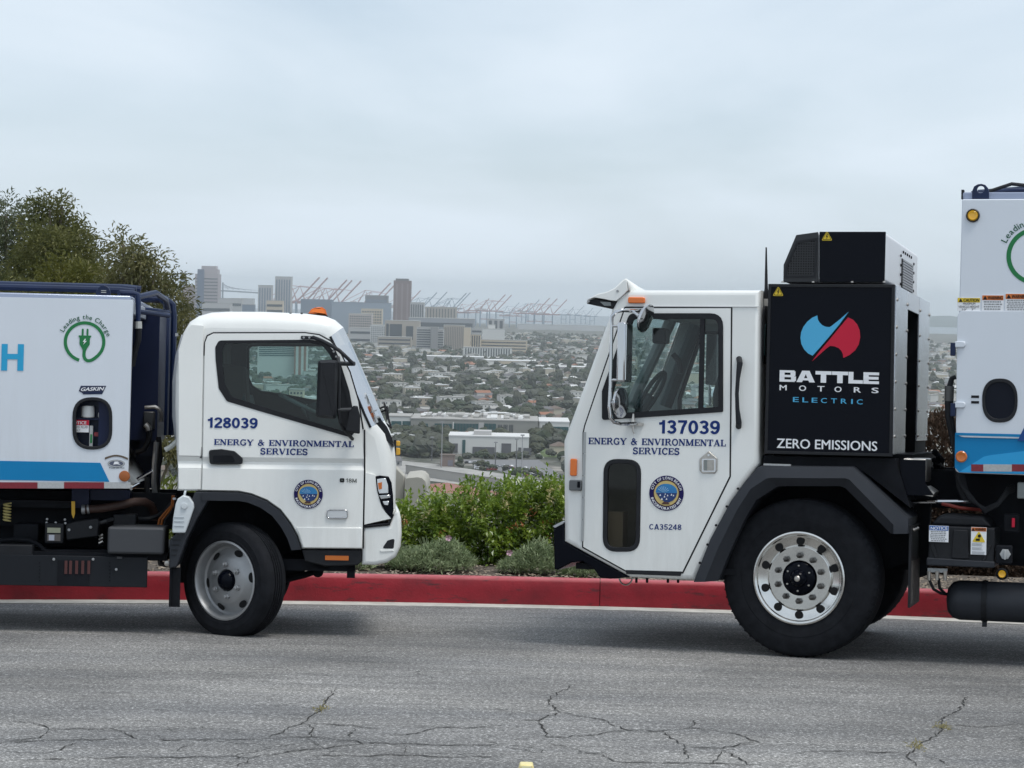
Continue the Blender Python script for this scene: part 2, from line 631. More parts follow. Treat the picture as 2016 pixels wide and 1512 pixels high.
def arc_lettering(fr, parent, s_, c, r, a0, a1, h, v, m, bold=0.0, inward=False, name='lettering'):
    """Lettering round a circle: centre c (x, z), radius r of the baseline, from angle a0 to a1 (degrees), letter height h."""
    mb = MB()
    hv, _ = font_data('H', bold)
    y0 = min(p[1] for p in hv); y1 = max(p[1] for p in hv)
    ws = []
    for ch in s_:
        if ch == ' ':
            ws.append(0.32)
        else:
            vv, _ = font_data(ch, bold)
            ws.append(max(p[0] for p in vv) - min(p[0] for p in vv) + 0.09)
    tot = sum(ws)
    acc = 0
    for ch, w_ in zip(s_, ws):
        if ch != ' ':
            vv, ff = font_data(ch, bold)
            xm = min(p[0] for p in vv)
            u = (acc + w_ / 2) / tot
            ang = radians(a0 + (a1 - a0) * u)
            span = abs(radians(a1 - a0)) * r / tot
            P = []
            for a, b in vv:
                lx = (a - xm - (w_ - 0.09) / 2) * span
                ly = (b - y0) / (y1 - y0) * h
                if not inward:
                    er = Vector((cos(ang), sin(ang))); et = Vector((sin(ang), -cos(ang)))
                    q = Vector(c) + er * (r + ly) + et * lx
                else:
                    er = Vector((cos(ang), sin(ang))); et = Vector((-sin(ang), cos(ang)))
                    q = Vector(c) + er * (r - ly) + et * lx
                P.append((q.x, v - 0.00025 * (len(P) // max(1, len(vv) // (5 if bold else 1))), q.y))
            mb.add(P, ff)
        acc += w_
    for i, f in enumerate(mb.f):
        a, b, c_ = (Vector(mb.v[j]) for j in f[:3])
        if (b - a).cross(c_ - a).y > 0:
            mb.f[i] = f[::-1]
    return mb.build(name, m, parent, smooth=0, fix=False)

def disc_poly(c, rx, rz=None, n=32, a0=0, a1=360):
    rz = rz or rx
    if a1 - a0 >= 360:
        return [(c[0] + rx * cos(2 * pi * k / n), c[1] + rz * sin(2 * pi * k / n)) for k in range(n)]
    return [(c[0] + rx * cos(radians(a0 + (a1 - a0) * k / n)), c[1] + rz * sin(radians(a0 + (a1 - a0) * k / n))) for k in range(n + 1)]

# ================================================================== MATERIAL LIBRARY
white = mat('white_paint', (0.85, 0.855, 0.825), 0.28, var=0.025, scale=1.3, coat=0.35)
body_white = mat('body_white_paint', (0.67, 0.71, 0.765), 0.3, var=0.02, scale=0.9, coat=0.4)
rubber = mat('tyre_rubber', (0.014, 0.015, 0.018), 0.8, var=0.25, scale=14, bump=0.15, bscale=120, spec=0.12)
black_plastic = mat('black_plastic', (0.015, 0.016, 0.019), 0.5, var=0.2, scale=8, bump=0.1, bscale=300, spec=0.25)
fender_plastic = mat('grey_black_plastic', (0.026, 0.029, 0.036), 0.5, var=0.15, scale=3, spec=0.3)
black_gloss = mat('black_gloss_paint', (0.003, 0.004, 0.008), 0.2, spec=0.10)
chassis = mat('chassis_black', (0.008, 0.009, 0.012), 0.7, var=0.4, scale=5, spec=0.15)
interior = mat('interior_dark', (0.026, 0.042, 0.046), 0.8, var=0.3, scale=4)
interior_grey = mat('interior_grey', (0.24, 0.26, 0.255), 0.7, var=0.1, scale=6)
chrome = mat('chrome', (0.58, 0.58, 0.59), 0.10, 1.0)
alloy = mat('polished_alloy', (0.70, 0.69, 0.66), 0.2, 1.0, var=0.06, scale=9)
steel = mat('brushed_steel', (0.50, 0.47, 0.43), 0.33, 1.0, var=0.15, scale=12)
sheet = mat('polished_sheet', (0.72, 0.74, 0.78), 0.24, 0.85, bump=0.35, bscale=5)
silver = mat('silver_wheel_paint', (0.36, 0.365, 0.37), 0.42, 0.55, var=0.08, scale=8)
navy = mat('navy_paint', (0.006, 0.016, 0.055), 0.4, var=0.2, scale=4, spec=0.35)
navy_text = mat('navy_vinyl', (0.012, 0.035, 0.17), 0.5)
navy_ring = mat('indigo_vinyl', (0.016, 0.012, 0.09), 0.5)
cyan = mat('cyan_vinyl', (0.035, 0.36, 0.62), 0.4, var=0.03)
blue_stripe = mat('blue_vinyl', (0.009, 0.20, 0.44), 0.38, var=0.04, scale=2)
blue_stripe2 = mat('pale_blue_vinyl', (0.035, 0.33, 0.64), 0.38, var=0.04, scale=2)
green_vinyl = mat('green_vinyl', (0.028, 0.19, 0.068), 0.5)
red_tape = mat('red_reflective_tape', (0.20, 0.012, 0.022), 0.4, var=0.15, scale=60)
silver_tape = mat('silver_reflective_tape', (0.42, 0.43, 0.43), 0.4, var=0.1, scale=60)
amber = mat('amber_lens', (0.80, 0.17, 0.01), 0.22, coat=0.5)
orange_lens = mat('orange_lens', (0.55, 0.14, 0.015), 0.25, coat=0.4)
yellow_lens = mat('yellow_lens', (0.80, 0.42, 0.02), 0.22, coat=0.5)
yellow_vinyl = mat('yellow_vinyl', (0.72, 0.52, 0.05), 0.5)
white_vinyl = mat('white_vinyl', (0.82, 0.83, 0.85), 0.5)
black_vinyl = mat('black_vinyl', (0.015, 0.015, 0.018), 0.5)
orange_vinyl = mat('orange_vinyl', (0.62, 0.18, 0.05), 0.5)
red_vinyl = mat('red_vinyl', (0.55, 0.02, 0.05), 0.5)
sky_vinyl = mat('sky_blue_vinyl', (0.09, 0.42, 0.68), 0.45)
gold_vinyl = mat('gold_vinyl', (0.62, 0.48, 0.20), 0.5)
seal_blue = mat('seal_blue', (0.02, 0.16, 0.42), 0.5, col2=(0.03, 0.24, 0.5), scale=20)
bottle_plastic = mat('milky_plastic', (0.62, 0.66, 0.68), 0.4, var=0.08, scale=10)
hose_brown = mat('brown_hose', (0.045, 0.022, 0.016), 0.6, var=0.2, scale=12)
orange_cable = mat('orange_cable', (0.35, 0.1, 0.015), 0.5)
paper = mat('label_grey_print', (0.28, 0.29, 0.3), 0.6)
dark_grey = mat('dark_grey_metal', (0.06, 0.062, 0.066), 0.45, 0.3, var=0.1, scale=10)
glass_side = glass_mat('tinted_glass', (0.72, 0.83, 0.81))
def screen_mat(name):
    m = glass_mat(name, (0.62, 0.70, 0.70))
    t = m.node_tree
    mx_ = [n for n in t.nodes if n.type == 'MIX_SHADER'][0]
    lw = t.nodes.new('ShaderNodeMath'); lw.operation = 'MAXIMUM'; lw.inputs[1].default_value = 0.66
    fr = [n for n in t.nodes if n.type == 'FRESNEL'][0]
    t.links.new(fr.outputs[0], lw.inputs[0]); t.links.new(lw.outputs[0], mx_.inputs[0])
    return m
glass_front = glass_mat('windscreen_glass', (0.76, 0.86, 0.86))
glass_dark = glass_mat('dark_glass', (0.36, 0.34, 0.29), 0.6)
lens_clear = mat('clear_lens', (0.74, 0.76, 0.78), 0.12, 0.5, coat=0.6)
mirror_face = mat('mirror_face', (0.8, 0.82, 0.83), 0.03, 1.0)

def road_film(m, amount, z0, z1):
    """A thin film of road dust and rain streaks on the lower part of a painted side."""
    t_ = m.node_tree
    b_ = t_.nodes['Principled BSDF']
    src = b_.inputs['Base Color'].links[0].from_socket
    tc_ = t_.nodes.new('ShaderNodeTexCoord')
    sp = t_.nodes.new('ShaderNodeSeparateXYZ')
    t_.links.new(tc_.outputs['Object'], sp.inputs[0])
    mr_ = t_.nodes.new('ShaderNodeMapRange')
    mr_.inputs['From Min'].default_value = z0; mr_.inputs['From Max'].default_value = z1
    mr_.inputs['To Min'].default_value = amount; mr_.inputs['To Max'].default_value = amount * 0.12
    t_.links.new(sp.outputs['Z'], mr_.inputs['Value'])
    mp_ = t_.nodes.new('ShaderNodeMapping')
    mp_.inputs['Scale'].default_value = (9, 9, 1.1)
    t_.links.new(tc_.outputs['Object'], mp_.inputs['Vector'])
    n_ = t_.nodes.new('ShaderNodeTexNoise')
    n_.inputs['Scale'].default_value = 1.6; n_.inputs['Detail'].default_value = 6; n_.inputs['Roughness'].default_value = 0.7
    t_.links.new(mp_.outputs[0], n_.inputs['Vector'])
    r_ = t_.nodes.new('ShaderNodeMapRange')
    r_.inputs['From Min'].default_value = 0.35; r_.inputs['From Max'].default_value = 0.75
    t_.links.new(n_.outputs['Fac'], r_.inputs['Value'])
    ml = t_.nodes.new('ShaderNodeMath'); ml.operation = 'MULTIPLY'
    t_.links.new(r_.outputs[0], ml.inputs[0]); t_.links.new(mr_.outputs[0], ml.inputs[1])
    mx_ = t_.nodes.new('ShaderNodeMix'); mx_.data_type = 'RGBA'
    mx_.inputs[7].default_value = (0.30, 0.27, 0.23, 1)
    t_.links.new(ml.outputs[0], mx_.inputs[0]); t_.links.new(src, mx_.inputs[6])
    t_.links.new(mx_.outputs[2], b_.inputs['Base Color'])
road_film(white, 0.24, 0.45, 1.25)
road_film(body_white, 0.22, 1.0, 1.8)

# ================================================================== GROUND
KR, KX, KY = 15.0, 0.35, 3.66               # the kerb follows a bend: radius and centre
def bend(r, a):
    return (KX + r * sin(a), KY + r * cos(a))
AN = radians(62)
def arc_sheet(name, r0, r1, z0, z1, m, n=96, dz=None):
    mb = MB()
    rows = 2 if not isinstance(r0, list) else len(r0)
    rr = r0 if isinstance(r0, list) else [r0, r1]
    zz = z0 if isinstance(z0, list) else [z0, z1]
    vs_ = []
    for i in range(n + 1):
        a = -AN + 2 * AN * i / n
        for r, z in zip(rr, zz):
            x, y = bend(r, a)
            vs_.append((x, y, gz(x, y) + z))
    k = len(rr)
    fs = []
    for i in range(n):
        for j in range(k - 1):
            fs.append((i * k + j, i * k + j + 1, (i + 1) * k + j + 1, (i + 1) * k + j))
    mb.add(vs_, fs)
    return mb.build(name, m, smooth=60)

# --- asphalt: aggregate speckle, worn streaks along the drive, crack network in the foreground
asph = bpy.data.materials.new('asphalt')
asph.use_nodes = True
t = asph.node_tree
b = t.nodes['Principled BSDF']
b.inputs['Roughness'].default_value = 0.86
b.inputs['Specular IOR Level'].default_value = 0.3
def NN(tp, **kw):
    n = t.nodes.new(tp)
    for k_, v_ in kw.items():
        if k_ in n.inputs: n.inputs[k_].default_value = v_
        else: setattr(n, k_, v_)
    return n
g = NN('ShaderNodeNewGeometry')
def noise(scale, detail=3, rough=0.6, vec=None):
    n = NN('ShaderNodeTexNoise', Scale=scale, Detail=detail, Roughness=rough)
    t.links.new(vec if vec is not None else g.outputs['Position'], n.inputs['Vector'])
    return n.outputs['Fac']
def ramp(fac, stops):
    r = NN('ShaderNodeValToRGB')
    e = r.color_ramp.elements
    while len(e) < len(stops): e.new(0.5)
    for q, (p_, c_) in zip(e, stops):
        q.position = p_
        q.color = (c_, c_, c_, 1) if not isinstance(c_, tuple) else (*c_, 1)
    t.links.new(fac, r.inputs[0])
    return r.outputs[0]
def mul(a_, b_, f_=1.0):
    x = NN('ShaderNodeMix', data_type='RGBA', blend_type='MULTIPLY')
    x.inputs[0].default_value = f_
    t.links.new(a_, x.inputs[6]); t.links.new(b_, x.inputs[7])
    return x.outputs[2]
def mixc(f_, a_, b_):
    x = NN('ShaderNodeMix', data_type='RGBA')
    t.links.new(f_, x.inputs[0])
    for s_, i_ in ((a_, 6), (b_, 7)):
        if isinstance(s_, tuple): x.inputs[i_].default_value = (*s_, 1)
        else: t.links.new(s_, x.inputs[i_])
    return x.outputs[2]
base = ramp(noise(58, 4, 0.8), [(0.30, (0.044, 0.043, 0.042)), (0.44, (0.165, 0.162, 0.158)), (0.56, (0.25, 0.245, 0.238)), (0.66, (0.74, 0.73, 0.71))])
base2 = ramp(noise(120, 3, 0.8), [(0.3, 0.5), (0.7, 1.6)])
col = mul(base, base2)
mpn = NN('ShaderNodeMapping')
mpn.inputs['Scale'].default_value = (0.35, 1.5, 1)
t.links.new(g.outputs['Position'], mpn.inputs['Vector'])
col = mul(col, ramp(noise(1.1, 5, 0.6, mpn.outputs[0]), [(0.32, (0.74, 0.75, 0.77)), (0.66, (1.12, 1.11, 1.09))]))
mp2 = NN('ShaderNodeMapping')
mp2.inputs['Scale'].default_value = (0.9, 7.0, 1)
t.links.new(g.outputs['Position'], mp2.inputs['Vector'])
col = mul(col, ramp(noise(1.6, 4, 0.6, mp2.outputs[0]), [(0.33, 0.84), (0.6, 1.06)]))
# smooth worn drip stains near the kerb: broad and irregular
col = mul(col, ramp(noise(0.55, 3, 0.5), [(0.36, 0.76), (0.6, 1.04)]))
# cracks
dist = NN('ShaderNodeTexNoise', Scale=2.4, Detail=5, Roughness=0.65)
t.links.new(g.outputs['Position'], dist.inputs['Vector'])
vm = NN('ShaderNodeVectorMath', operation='MULTIPLY_ADD')
vm.inputs[1].default_value = (0.42, 0.42, 0.42)
t.links.new(dist.outputs['Color'], vm.inputs[0]); t.links.new(g.outputs['Position'], vm.inputs[2])
def cracks(scale, sx, sy, wd, thr):
    m_ = NN('ShaderNodeMapping')
    m_.inputs['Scale'].default_value = (sx, sy, 1)
    t.links.new(vm.outputs[0], m_.inputs['Vector'])
    vo = NN('ShaderNodeTexVoronoi', feature='DISTANCE_TO_EDGE', Scale=scale, voronoi_dimensions='2D')
    t.links.new(m_.outputs[0], vo.inputs['Vector'])
    line = ramp(vo.outputs['Distance'], [(0.0, 1.0), (wd, 0.75), (wd * 2.2, 0.0)])
    mask = ramp(noise(0.9, 3, 0.6), [(thr, 0.0), (thr + 0.1, 1.0)])
    return mul(line, mask)
c1 = cracks(1.3, 0.6, 1.25, 0.0022, 0.48)
c2 = cracks(1.7, 0.55, 1.15, 0.003, 0.50)
ck = NN('ShaderNodeMix', data_type='RGBA', blend_type='LIGHTEN')
ck.inputs[0].default_value = 1.0
t.links.new(c1, ck.inputs[6]); t.links.new(c2, ck.inputs[7])
# cracks open only in the part of the drive nearer than about 14.6 m (the patch by the kerb is newer)
sx = NN('ShaderNodeSeparateXYZ')
t.links.new(g.outputs['Position'], sx.inputs[0])
wob = NN('ShaderNodeMath', operation='MULTIPLY_ADD')
wob.inputs[1].default_value = 2.2
t.links.new(noise(0.6, 2, 0.5), wob.inputs[0]); t.links.new(sx.outputs['Y'], wob.inputs[2])
gate = ramp(wob.outputs[0], [(0.0, 1.0), (1.0, 0.0)])
mr = NN('ShaderNodeMapRange')
mr.inputs['From Min'].default_value = 14.6; mr.inputs['From Max'].default_value = 15.1
mr.inputs['To Min'].default_value = 1.0; mr.inputs['To Max'].default_value = 0.0
t.links.new(wob.outputs[0], mr.inputs['Value'])
ckg = NN('ShaderNodeMath', operation='MULTIPLY')
t.links.new(ck.outputs[2], ckg.inputs[0]); t.links.new(mr.outputs[0], ckg.inputs[1])
col = mixc(ckg.outputs[0], col, (0.032, 0.032, 0.03))
t.links.new(col, b.inputs['Base Color'])
bp = NN('ShaderNodeBump', Strength=0.55, Distance=0.006)
t.links.new(noise(95, 3, 0.7), bp.inputs['Height'])
t.links.new(bp.outputs[0], b.inputs['Normal'])

road = MB()
vs_, fs = [], []
NRr = [0.0, 2, 4, 6, 8, 10, 11, 12, 13, 13.5, 14, 14.4, KR - 0.25]
for i in range(73):
    a = -radians(80) + radians(160) * i / 72
    for r in NRr:
        x, y = bend(r, a)
        vs_.append((x, y, gz(x, y)))
k = len(NRr)
for i in range(72):
    for j in range(k - 1):
        fs.append((i * k + j, i * k + j + 1, (i + 1) * k + j + 1, (i + 1) * k + j))
road.add(vs_, fs)
road_o = tag(road.build('road', asph, smooth=0), kind='structure')
near = MB()
near.add([(-40, -14, gz(0, -14) - 0.004), (40, -14, gz(0, -14) - 0.004), (40, 9, gz(0, 9) - 0.004), (-40, 9, gz(0, 9) - 0.004)], [(0, 1, 2, 3)])
tag(near.build('near_pavement', asph, smooth=0), kind='structure')

# --- the open cracks of the old asphalt, as they run (2 mm lips of broken edge over a dark bed)
crack_m = mat('crack_dark', (0.03, 0.029, 0.028), 0.95, col2=(0.07, 0.068, 0.064), scale=30, spec=0.1)
def z1(p): return (p[0] / 2.016, 1180 + p[1] / 2.016)
def z2(p): return (1000 + p[0] / 1.984, 1180 + p[1] / 1.984)
CR1 = [[(1335, 355), (1290, 405), (1275, 440), (1225, 470), (1200, 492), (1130, 520), (1065, 550)],
       [(-60, 575), (160, 562), (290, 560), (540, 556), (700, 560), (830, 556), (950, 557), (1070, 553), (1235, 547), (1300, 555), (1410, 562), (1440, 575), (1600, 573), (1740, 580), (2016, 578)],
       [(40, 485), (130, 490), (195, 518), (310, 513), (435, 513), (500, 537), (545, 555)], [(1200, 492), (1320, 497), (1390, 500), (1440, 510), (1530, 513)],
       [(1500, 535), (1600, 540), (1690, 522), (1740, 510), (1850, 512), (1960, 505), (2016, 497)], [(80, 640), (220, 635), (440, 630), (620, 630), (800, 625), (1010, 628), (1210, 598), (1330, 585), (1440, 575)],
       [(195, 518), (160, 550), (0, 572)], [(1222, 496), (1240, 520), (1235, 547)], [(690, 610), (770, 570)], [(1010, 628), (940, 665)], [(1610, 573), (1605, 610)], [(1210, 625), (1500, 620), (1760, 627), (2016, 628)], [(1385, 548), (1410, 510)], [(20, 605), (200, 610), (310, 570)]]
CR2 = [[(252, 330), (235, 350), (195, 365), (155, 395), (175, 420), (205, 445), (150, 460), (120, 475), (0, 478)], [(205, 445), (300, 460), (370, 470), (400, 490), (470, 513), (600, 516), (730, 505), (810, 512), (900, 530), (1000, 565)],
       [(120, 475), (140, 515), (155, 540), (300, 535), (390, 520), (470, 513)], [(155, 560), (230, 580), (290, 600), (370, 608), (415, 635), (560, 640), (760, 642), (960, 650)], [(600, 516), (640, 545), (690, 575), (690, 605), (710, 632)],
       [(690, 575), (840, 583), (910, 565), (960, 558)], [(840, 590), (905, 625), (950, 650)], [(840, 590), (800, 640)], [(1800, 380), (1770, 420), (1735, 450), (1690, 468), (1700, 510), (1650, 550), (1600, 580), (1560, 610), (1600, 655)],
       [(1700, 495), (1880, 498), (1960, 490), (2060, 490)], [(1560, 600), (1250, 595), (1130, 600)], [(0, 580), (130, 600), (155, 590)], [(730, 475), (710, 505)], [(1610, 612), (1680, 625), (1720, 655)]]
rk = random.Random(3)
for pl in [[z1(p) for p in c_] for c_ in CR1] + [[z2(p) for p in c_] for c_ in CR2]:
    pts = [at_g(*p) for p in pl]
    line = []
    for a_, b_ in zip(pts[:-1], pts[1:]):
        n_ = max(2, int((b_ - a_).length / 0.045))
        for k in range(n_):
            q = a_.lerp(b_, k / n_)
            j = 0.0 if k == 0 else 0.013
            line.append(Vector((q.x + rk.uniform(-j, j), q.y + rk.uniform(-j, j) * 2.6, 0)))
    line.append(Vector((pts[-1].x, pts[-1].y, 0)))
    vs_, fs = [], []
    for i, q in enumerate(line):
        d = (line[min(i + 1, len(line) - 1)] - line[max(i - 1, 0)]).normalized()
        end = min(i, len(line) - 1 - i)
        w_ = rk.uniform(0.0012, 0.0056) * min(1, 0.3 + end * 0.3)
        wy = w_ * (1 + 0.9 * abs(d.x))
        for s_ in (-1, 1):
            x, y = q.x - d.y * w_ * s_, q.y + d.x * wy * s_
            vs_.append((x, y, gz(x, y) + 0.004))
    fs = [(2 * i, 2 * i + 2, 2 * i + 3, 2 * i + 1) for i in range(len(line) - 1)]
    MB().add(vs_, fs).build('crack', crack_m, road_o, smooth=0)

# --- gutter lip, red kerb in cast sections, mulch bed
conc = mat('gutter_concrete', (0.50, 0.49, 0.45), 0.85, var=0.18, scale=6, bump=0.2, bscale=80)
kerb_red = bpy.data.materials.new('red_kerb_paint')
kerb_red.use_nodes = True
t = kerb_red.node_tree
b = t.nodes['Principled BSDF']
b.inputs['Roughness'].default_value = 0.55
g = NN('ShaderNodeNewGeometry')
mpk = NN('ShaderNodeMapping')
mpk.inputs['Scale'].default_value = (1.6, 1.6, 7)
t.links.new(g.outputs['Position'], mpk.inputs['Vector'])
redc = ramp(noise(2.2, 5, 0.65), [(0.3, (0.18, 0.006, 0.014)), (0.62, (0.35, 0.012, 0.026))])
scuff = ramp(noise(2.6, 6, 0.7, mpk.outputs[0]), [(0.565, 0.0), (0.66, 0.8)])
redc = mixc(scuff, redc, (0.06, 0.02, 0.024))
chip = ramp(noise(6.5, 4, 0.7, mpk.outputs[0]), [(0.735, 0.0), (0.76, 0.8)])
redc = mixc(chip, redc, (0.42, 0.33, 0.31))
sxn = NN('ShaderNodeSeparateXYZ')          # light on the upward faces is painted in as a patchy paler pink
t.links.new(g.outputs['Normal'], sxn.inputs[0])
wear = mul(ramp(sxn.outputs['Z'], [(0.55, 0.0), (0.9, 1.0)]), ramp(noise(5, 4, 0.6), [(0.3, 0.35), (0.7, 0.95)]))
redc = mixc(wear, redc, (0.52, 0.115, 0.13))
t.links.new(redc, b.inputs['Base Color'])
bp = NN('ShaderNodeBump', Strength=0.25, Distance=0.01)
t.links.new(noise(60, 3, 0.6), bp.inputs['Height'])
t.links.new(bp.outputs[0], b.inputs['Normal'])
tag(arc_sheet('gutter', [KR - 0.255, KR - 0.25, KR + 0.02], None, [-0.05, 0.005, 0.010], None, conc), kind='structure')
kroot = empty('kerb')
tag(kroot, kind='structure')
KH = 0.225
joints = []
a = -AN
jj = at_g(1180, 1193)
a_j = math.atan2(jj.x - KX, jj.y - KY)
step = 3.05 / KR
aa = [a_j + step * q for q in range(-6, 6)]
for q in range(len(aa) - 1):
    mb = MB()
    m_ = 8
    g0, g1 = aa[q] + 0.0002, aa[q + 1] - 0.0002
    prof = [(KR, -0.06), (KR + 0.004, KH * 0.5), (KR + 0.012, KH - 0.03), (KR + 0.024, KH - 0.008), (KR + 0.05, KH), (KR + 0.16, KH + 0.004), (KR + 0.16, -0.06)]
    pts = []
    for i in range(m_ + 1):
        a = g0 + (g1 - g0) * i / m_
        for r, z in prof:
            x, y = bend(r, a)
            pts.append((x, y, gz(x, y) + z))
    n_ = len(prof)
    fs = [(i * n_ + j, i * n_ + (j + 1) % n_, (i + 1) * n_ + (j + 1) % n_, (i + 1) * n_ + j) for i in range(m_) for j in range(n_)]
    fs += [tuple(range(n_)), tuple(m_ * n_ + j for j in range(n_ - 1, -1, -1))]
    mb.add(pts, fs)
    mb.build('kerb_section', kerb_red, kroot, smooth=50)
kc = MB()
pts, fs = [], []
for i in range(97):
    a = -AN + 2 * AN * i / 96
    for r, z in [(KR + 0.03, -0.05), (KR + 0.035, KH - 0.03), (KR + 0.15, KH - 0.02), (KR + 0.15, -0.05)]:
        x, y = bend(r, a)
        pts.append((x, y, gz(x, y) + z))
fs = [(i * 4 + j, i * 4 + (j + 1) % 4, (i + 1) * 4 + (j + 1) % 4, (i + 1) * 4 + j) for i in range(96) for j in range(4)]
kc.add(pts, fs)
kc.build('kerb_core', mat('joint_dark', (0.02, 0.016, 0.015), 0.9), kroot, smooth=0)
mulch = mat('mulch_soil', (0.045, 0.034, 0.026), 0.95, col2=(0.13, 0.105, 0.08), scale=26, bump=0.9, bscale=45, detail=6)
def bed_z(r):
    return 0.175 + max(0, r - KR - 0.2) * 0.03
tag(arc_sheet('planting_bed', [KR + 0.155, KR + 0.6, KR + 1.4, KR + 3, KR + 5.0], None, [0.16, 0.185, 0.2, 0.16, -0.2], None, mulch), kind='structure')

# ================================================================== TRUCK PIECES
def cab_shell(profile, W, r, near_holes, far_holes, open_seg, steps=4, open_from=None):
    """A cab: a side outline lofted across the width with rounded shoulders; open_seg = outline edges left open for the windscreen."""
    prof = ccw(profile)
    n = len(prof)
    rr = r if isinstance(r, list) else [r] * n
    if open_from is None: open_from = steps
    glass_ = MB()
    ring = []
    for k in range(steps + 1):
        a = (pi / 2) * k / steps
        pl = inset(prof, [q * (1 - sin(a)) for q in rr])
        ring.append([(pl[i][0], rr[i] * (1 - cos(a)), pl[i][1]) for i in range(n)])
    far = [[(x, W - y, z) for x, y, z in rg] for rg in ring[::-1]]
    allr = ring + far
    mb = MB()
    vs_ = [p for rg in allr for p in rg]
    fs = []
    for j in range(len(allr) - 1):
        for i in range(n):
            i2 = (i + 1) % n
            if i in open_seg and open_from <= j <= 2 * steps - open_from:
                glass_.add([vs_[j * n + i], vs_[j * n + i2], vs_[(j + 1) * n + i2], vs_[(j + 1) * n + i]], [(0, 1, 2, 3)])
                continue
            fs.append((j * n + i, j * n + i2, (j + 1) * n + i2, (j + 1) * n + i))
    mb.add(vs_, fs)
    flat = [(x, z) for x, y, z in ring[0]]
    for holes, y, yb in ((near_holes, 0.0, 0.03), (far_holes, W, W - 0.03)):
        if y == 0.0:
            mb.plate(flat, holes, 0.0, 0.03)
        else:
            mb.plate(flat, holes, W - 0.03, W)
    mb.glass = glass_
    mb.rings = allr
    return mb

def flat_face(poly, v):
    mb = MB()
    poly = ccw(poly)
    mb.add([(a, v, b) for a, b in poly], [tuple(range(len(poly)))])
    return mb

def seam(fr, parent, pts, w_, v=-0.0015, closed=True, name='door_seal'):
    q = fr.ps(pts)
    if closed:
        mb = MB().plate(inset(q, -w_ / 2), [inset(q, w_ / 2)], v, 0.004)
    else:
        mb = MB().tube([(a, v + w_ * 0.2, b) for a, b in q], w_ / 2, 6)
    return mb.build(name, black_vinyl, parent, smooth=0)

def warning_triangle(fr, parent, cx, cy, sz, v, bolt=True):
    c = fr.p(cx, cy, v)
    s_ = abs(fr.p(cx + sz, cy, v)[0] - c[0])
    def tri(k):
        return rounded([(c[0] - s_ * k, c[1] - s_ * 0.78 * k), (c[0] + s_ * k, c[1] - s_ * 0.78 * k), (c[0], c[1] + s_ * 0.95 * k)], s_ * 0.2 * k, 3)
    sg = MB().prism(tri(1.0), v, v + 0.004).build('warning_sign', yellow_vinyl, parent, smooth=0)
    MB().plate(tri(0.84), [tri(0.74)], v - 0.0015, v).build('sign_border', black_vinyl, sg, smooth=0)
    z = [(0.02, 0.55), (-0.2, 0.02), (0.0, 0.06), (-0.1, -0.5), (0.2, 0.18), (0.02, 0.14), (0.16, 0.5)]
    MB().prism([(c[0] + a * s_, c[1] + (b_ - 0.15) * s_) for a, b_ in z], v - 0.0015, v).build('lightning_symbol', black_vinyl, sg, smooth=0)
    return sg

def label_plate(fr, parent, x0, y0, x1, y1, v, head, head_mat, head_h, text_mat=None, head_text_frac=0.9, lines=4, border=True, triangle=False, name='warning_label'):
    """A printed safety label: coloured header with its word, fine print below."""
    a, b, z0, z1 = fr.box(x0, y0, x1, y1, v)
    pl = MB().box(a, b, v, v + 0.003, z0, z1).build(name, white_vinyl, parent, smooth=0)
    zh = z1 - (z1 - z0) * head_h
    MB().box(a + 0.002, b - 0.002, v - 0.001, v, zh, z1 - 0.002).build('label_header', head_mat, pl, smooth=0)
    yy = y0 + (y1 - y0) * head_h * 0.86
    capp = (y1 - y0) * head_h * 0.66
    wd = (x1 - x0)
    f0 = 0.08
    if triangle:
        f0 = 0.27
        c = fr.p(x0 + wd * 0.15, y0 + (y1 - y0) * head_h * 0.55, v - 0.0015)
        s_ = (z1 - zh) * 0.42
        MB().prism([(c[0] - s_, c[1] - s_ * 0.8), (c[0] + s_, c[1] - s_ * 0.8), (c[0], c[1] + s_)], v - 0.002, v - 0.001).build('sign_symbol', black_vinyl, pl, smooth=0)
    lettering(fr, pl, head, (x0 + wd * f0, yy), (x0 + wd * 0.95, yy), capp, v - 0.002, text_mat or black_vinyl, 0.03)
    if lines:
        fp = MB()
        rnd = random.Random(len(head) + lines)
        for i in range(lines):
            zc = zh - (zh - z0) * (i + 0.7) / (lines + 0.4)
            h = (zh - z0) / (lines + 0.4) * 0.28
            e0 = a + (b - a) * (0.06 + 0.06 * rnd.random()); e1 = b - (b - a) * (0.06 + 0.12 * rnd.random())
            x_ = e0
            while x_ < e1:
                wl = (b - a) * rnd.uniform(0.05, 0.14)
                fp.box(x_, min(x_ + wl, e1), v - 0.001, v, zc - h, zc + h)
                x_ += wl + (b - a) * 0.025
        fp.build('fine_print', paper, pl, smooth=0)
    return pl

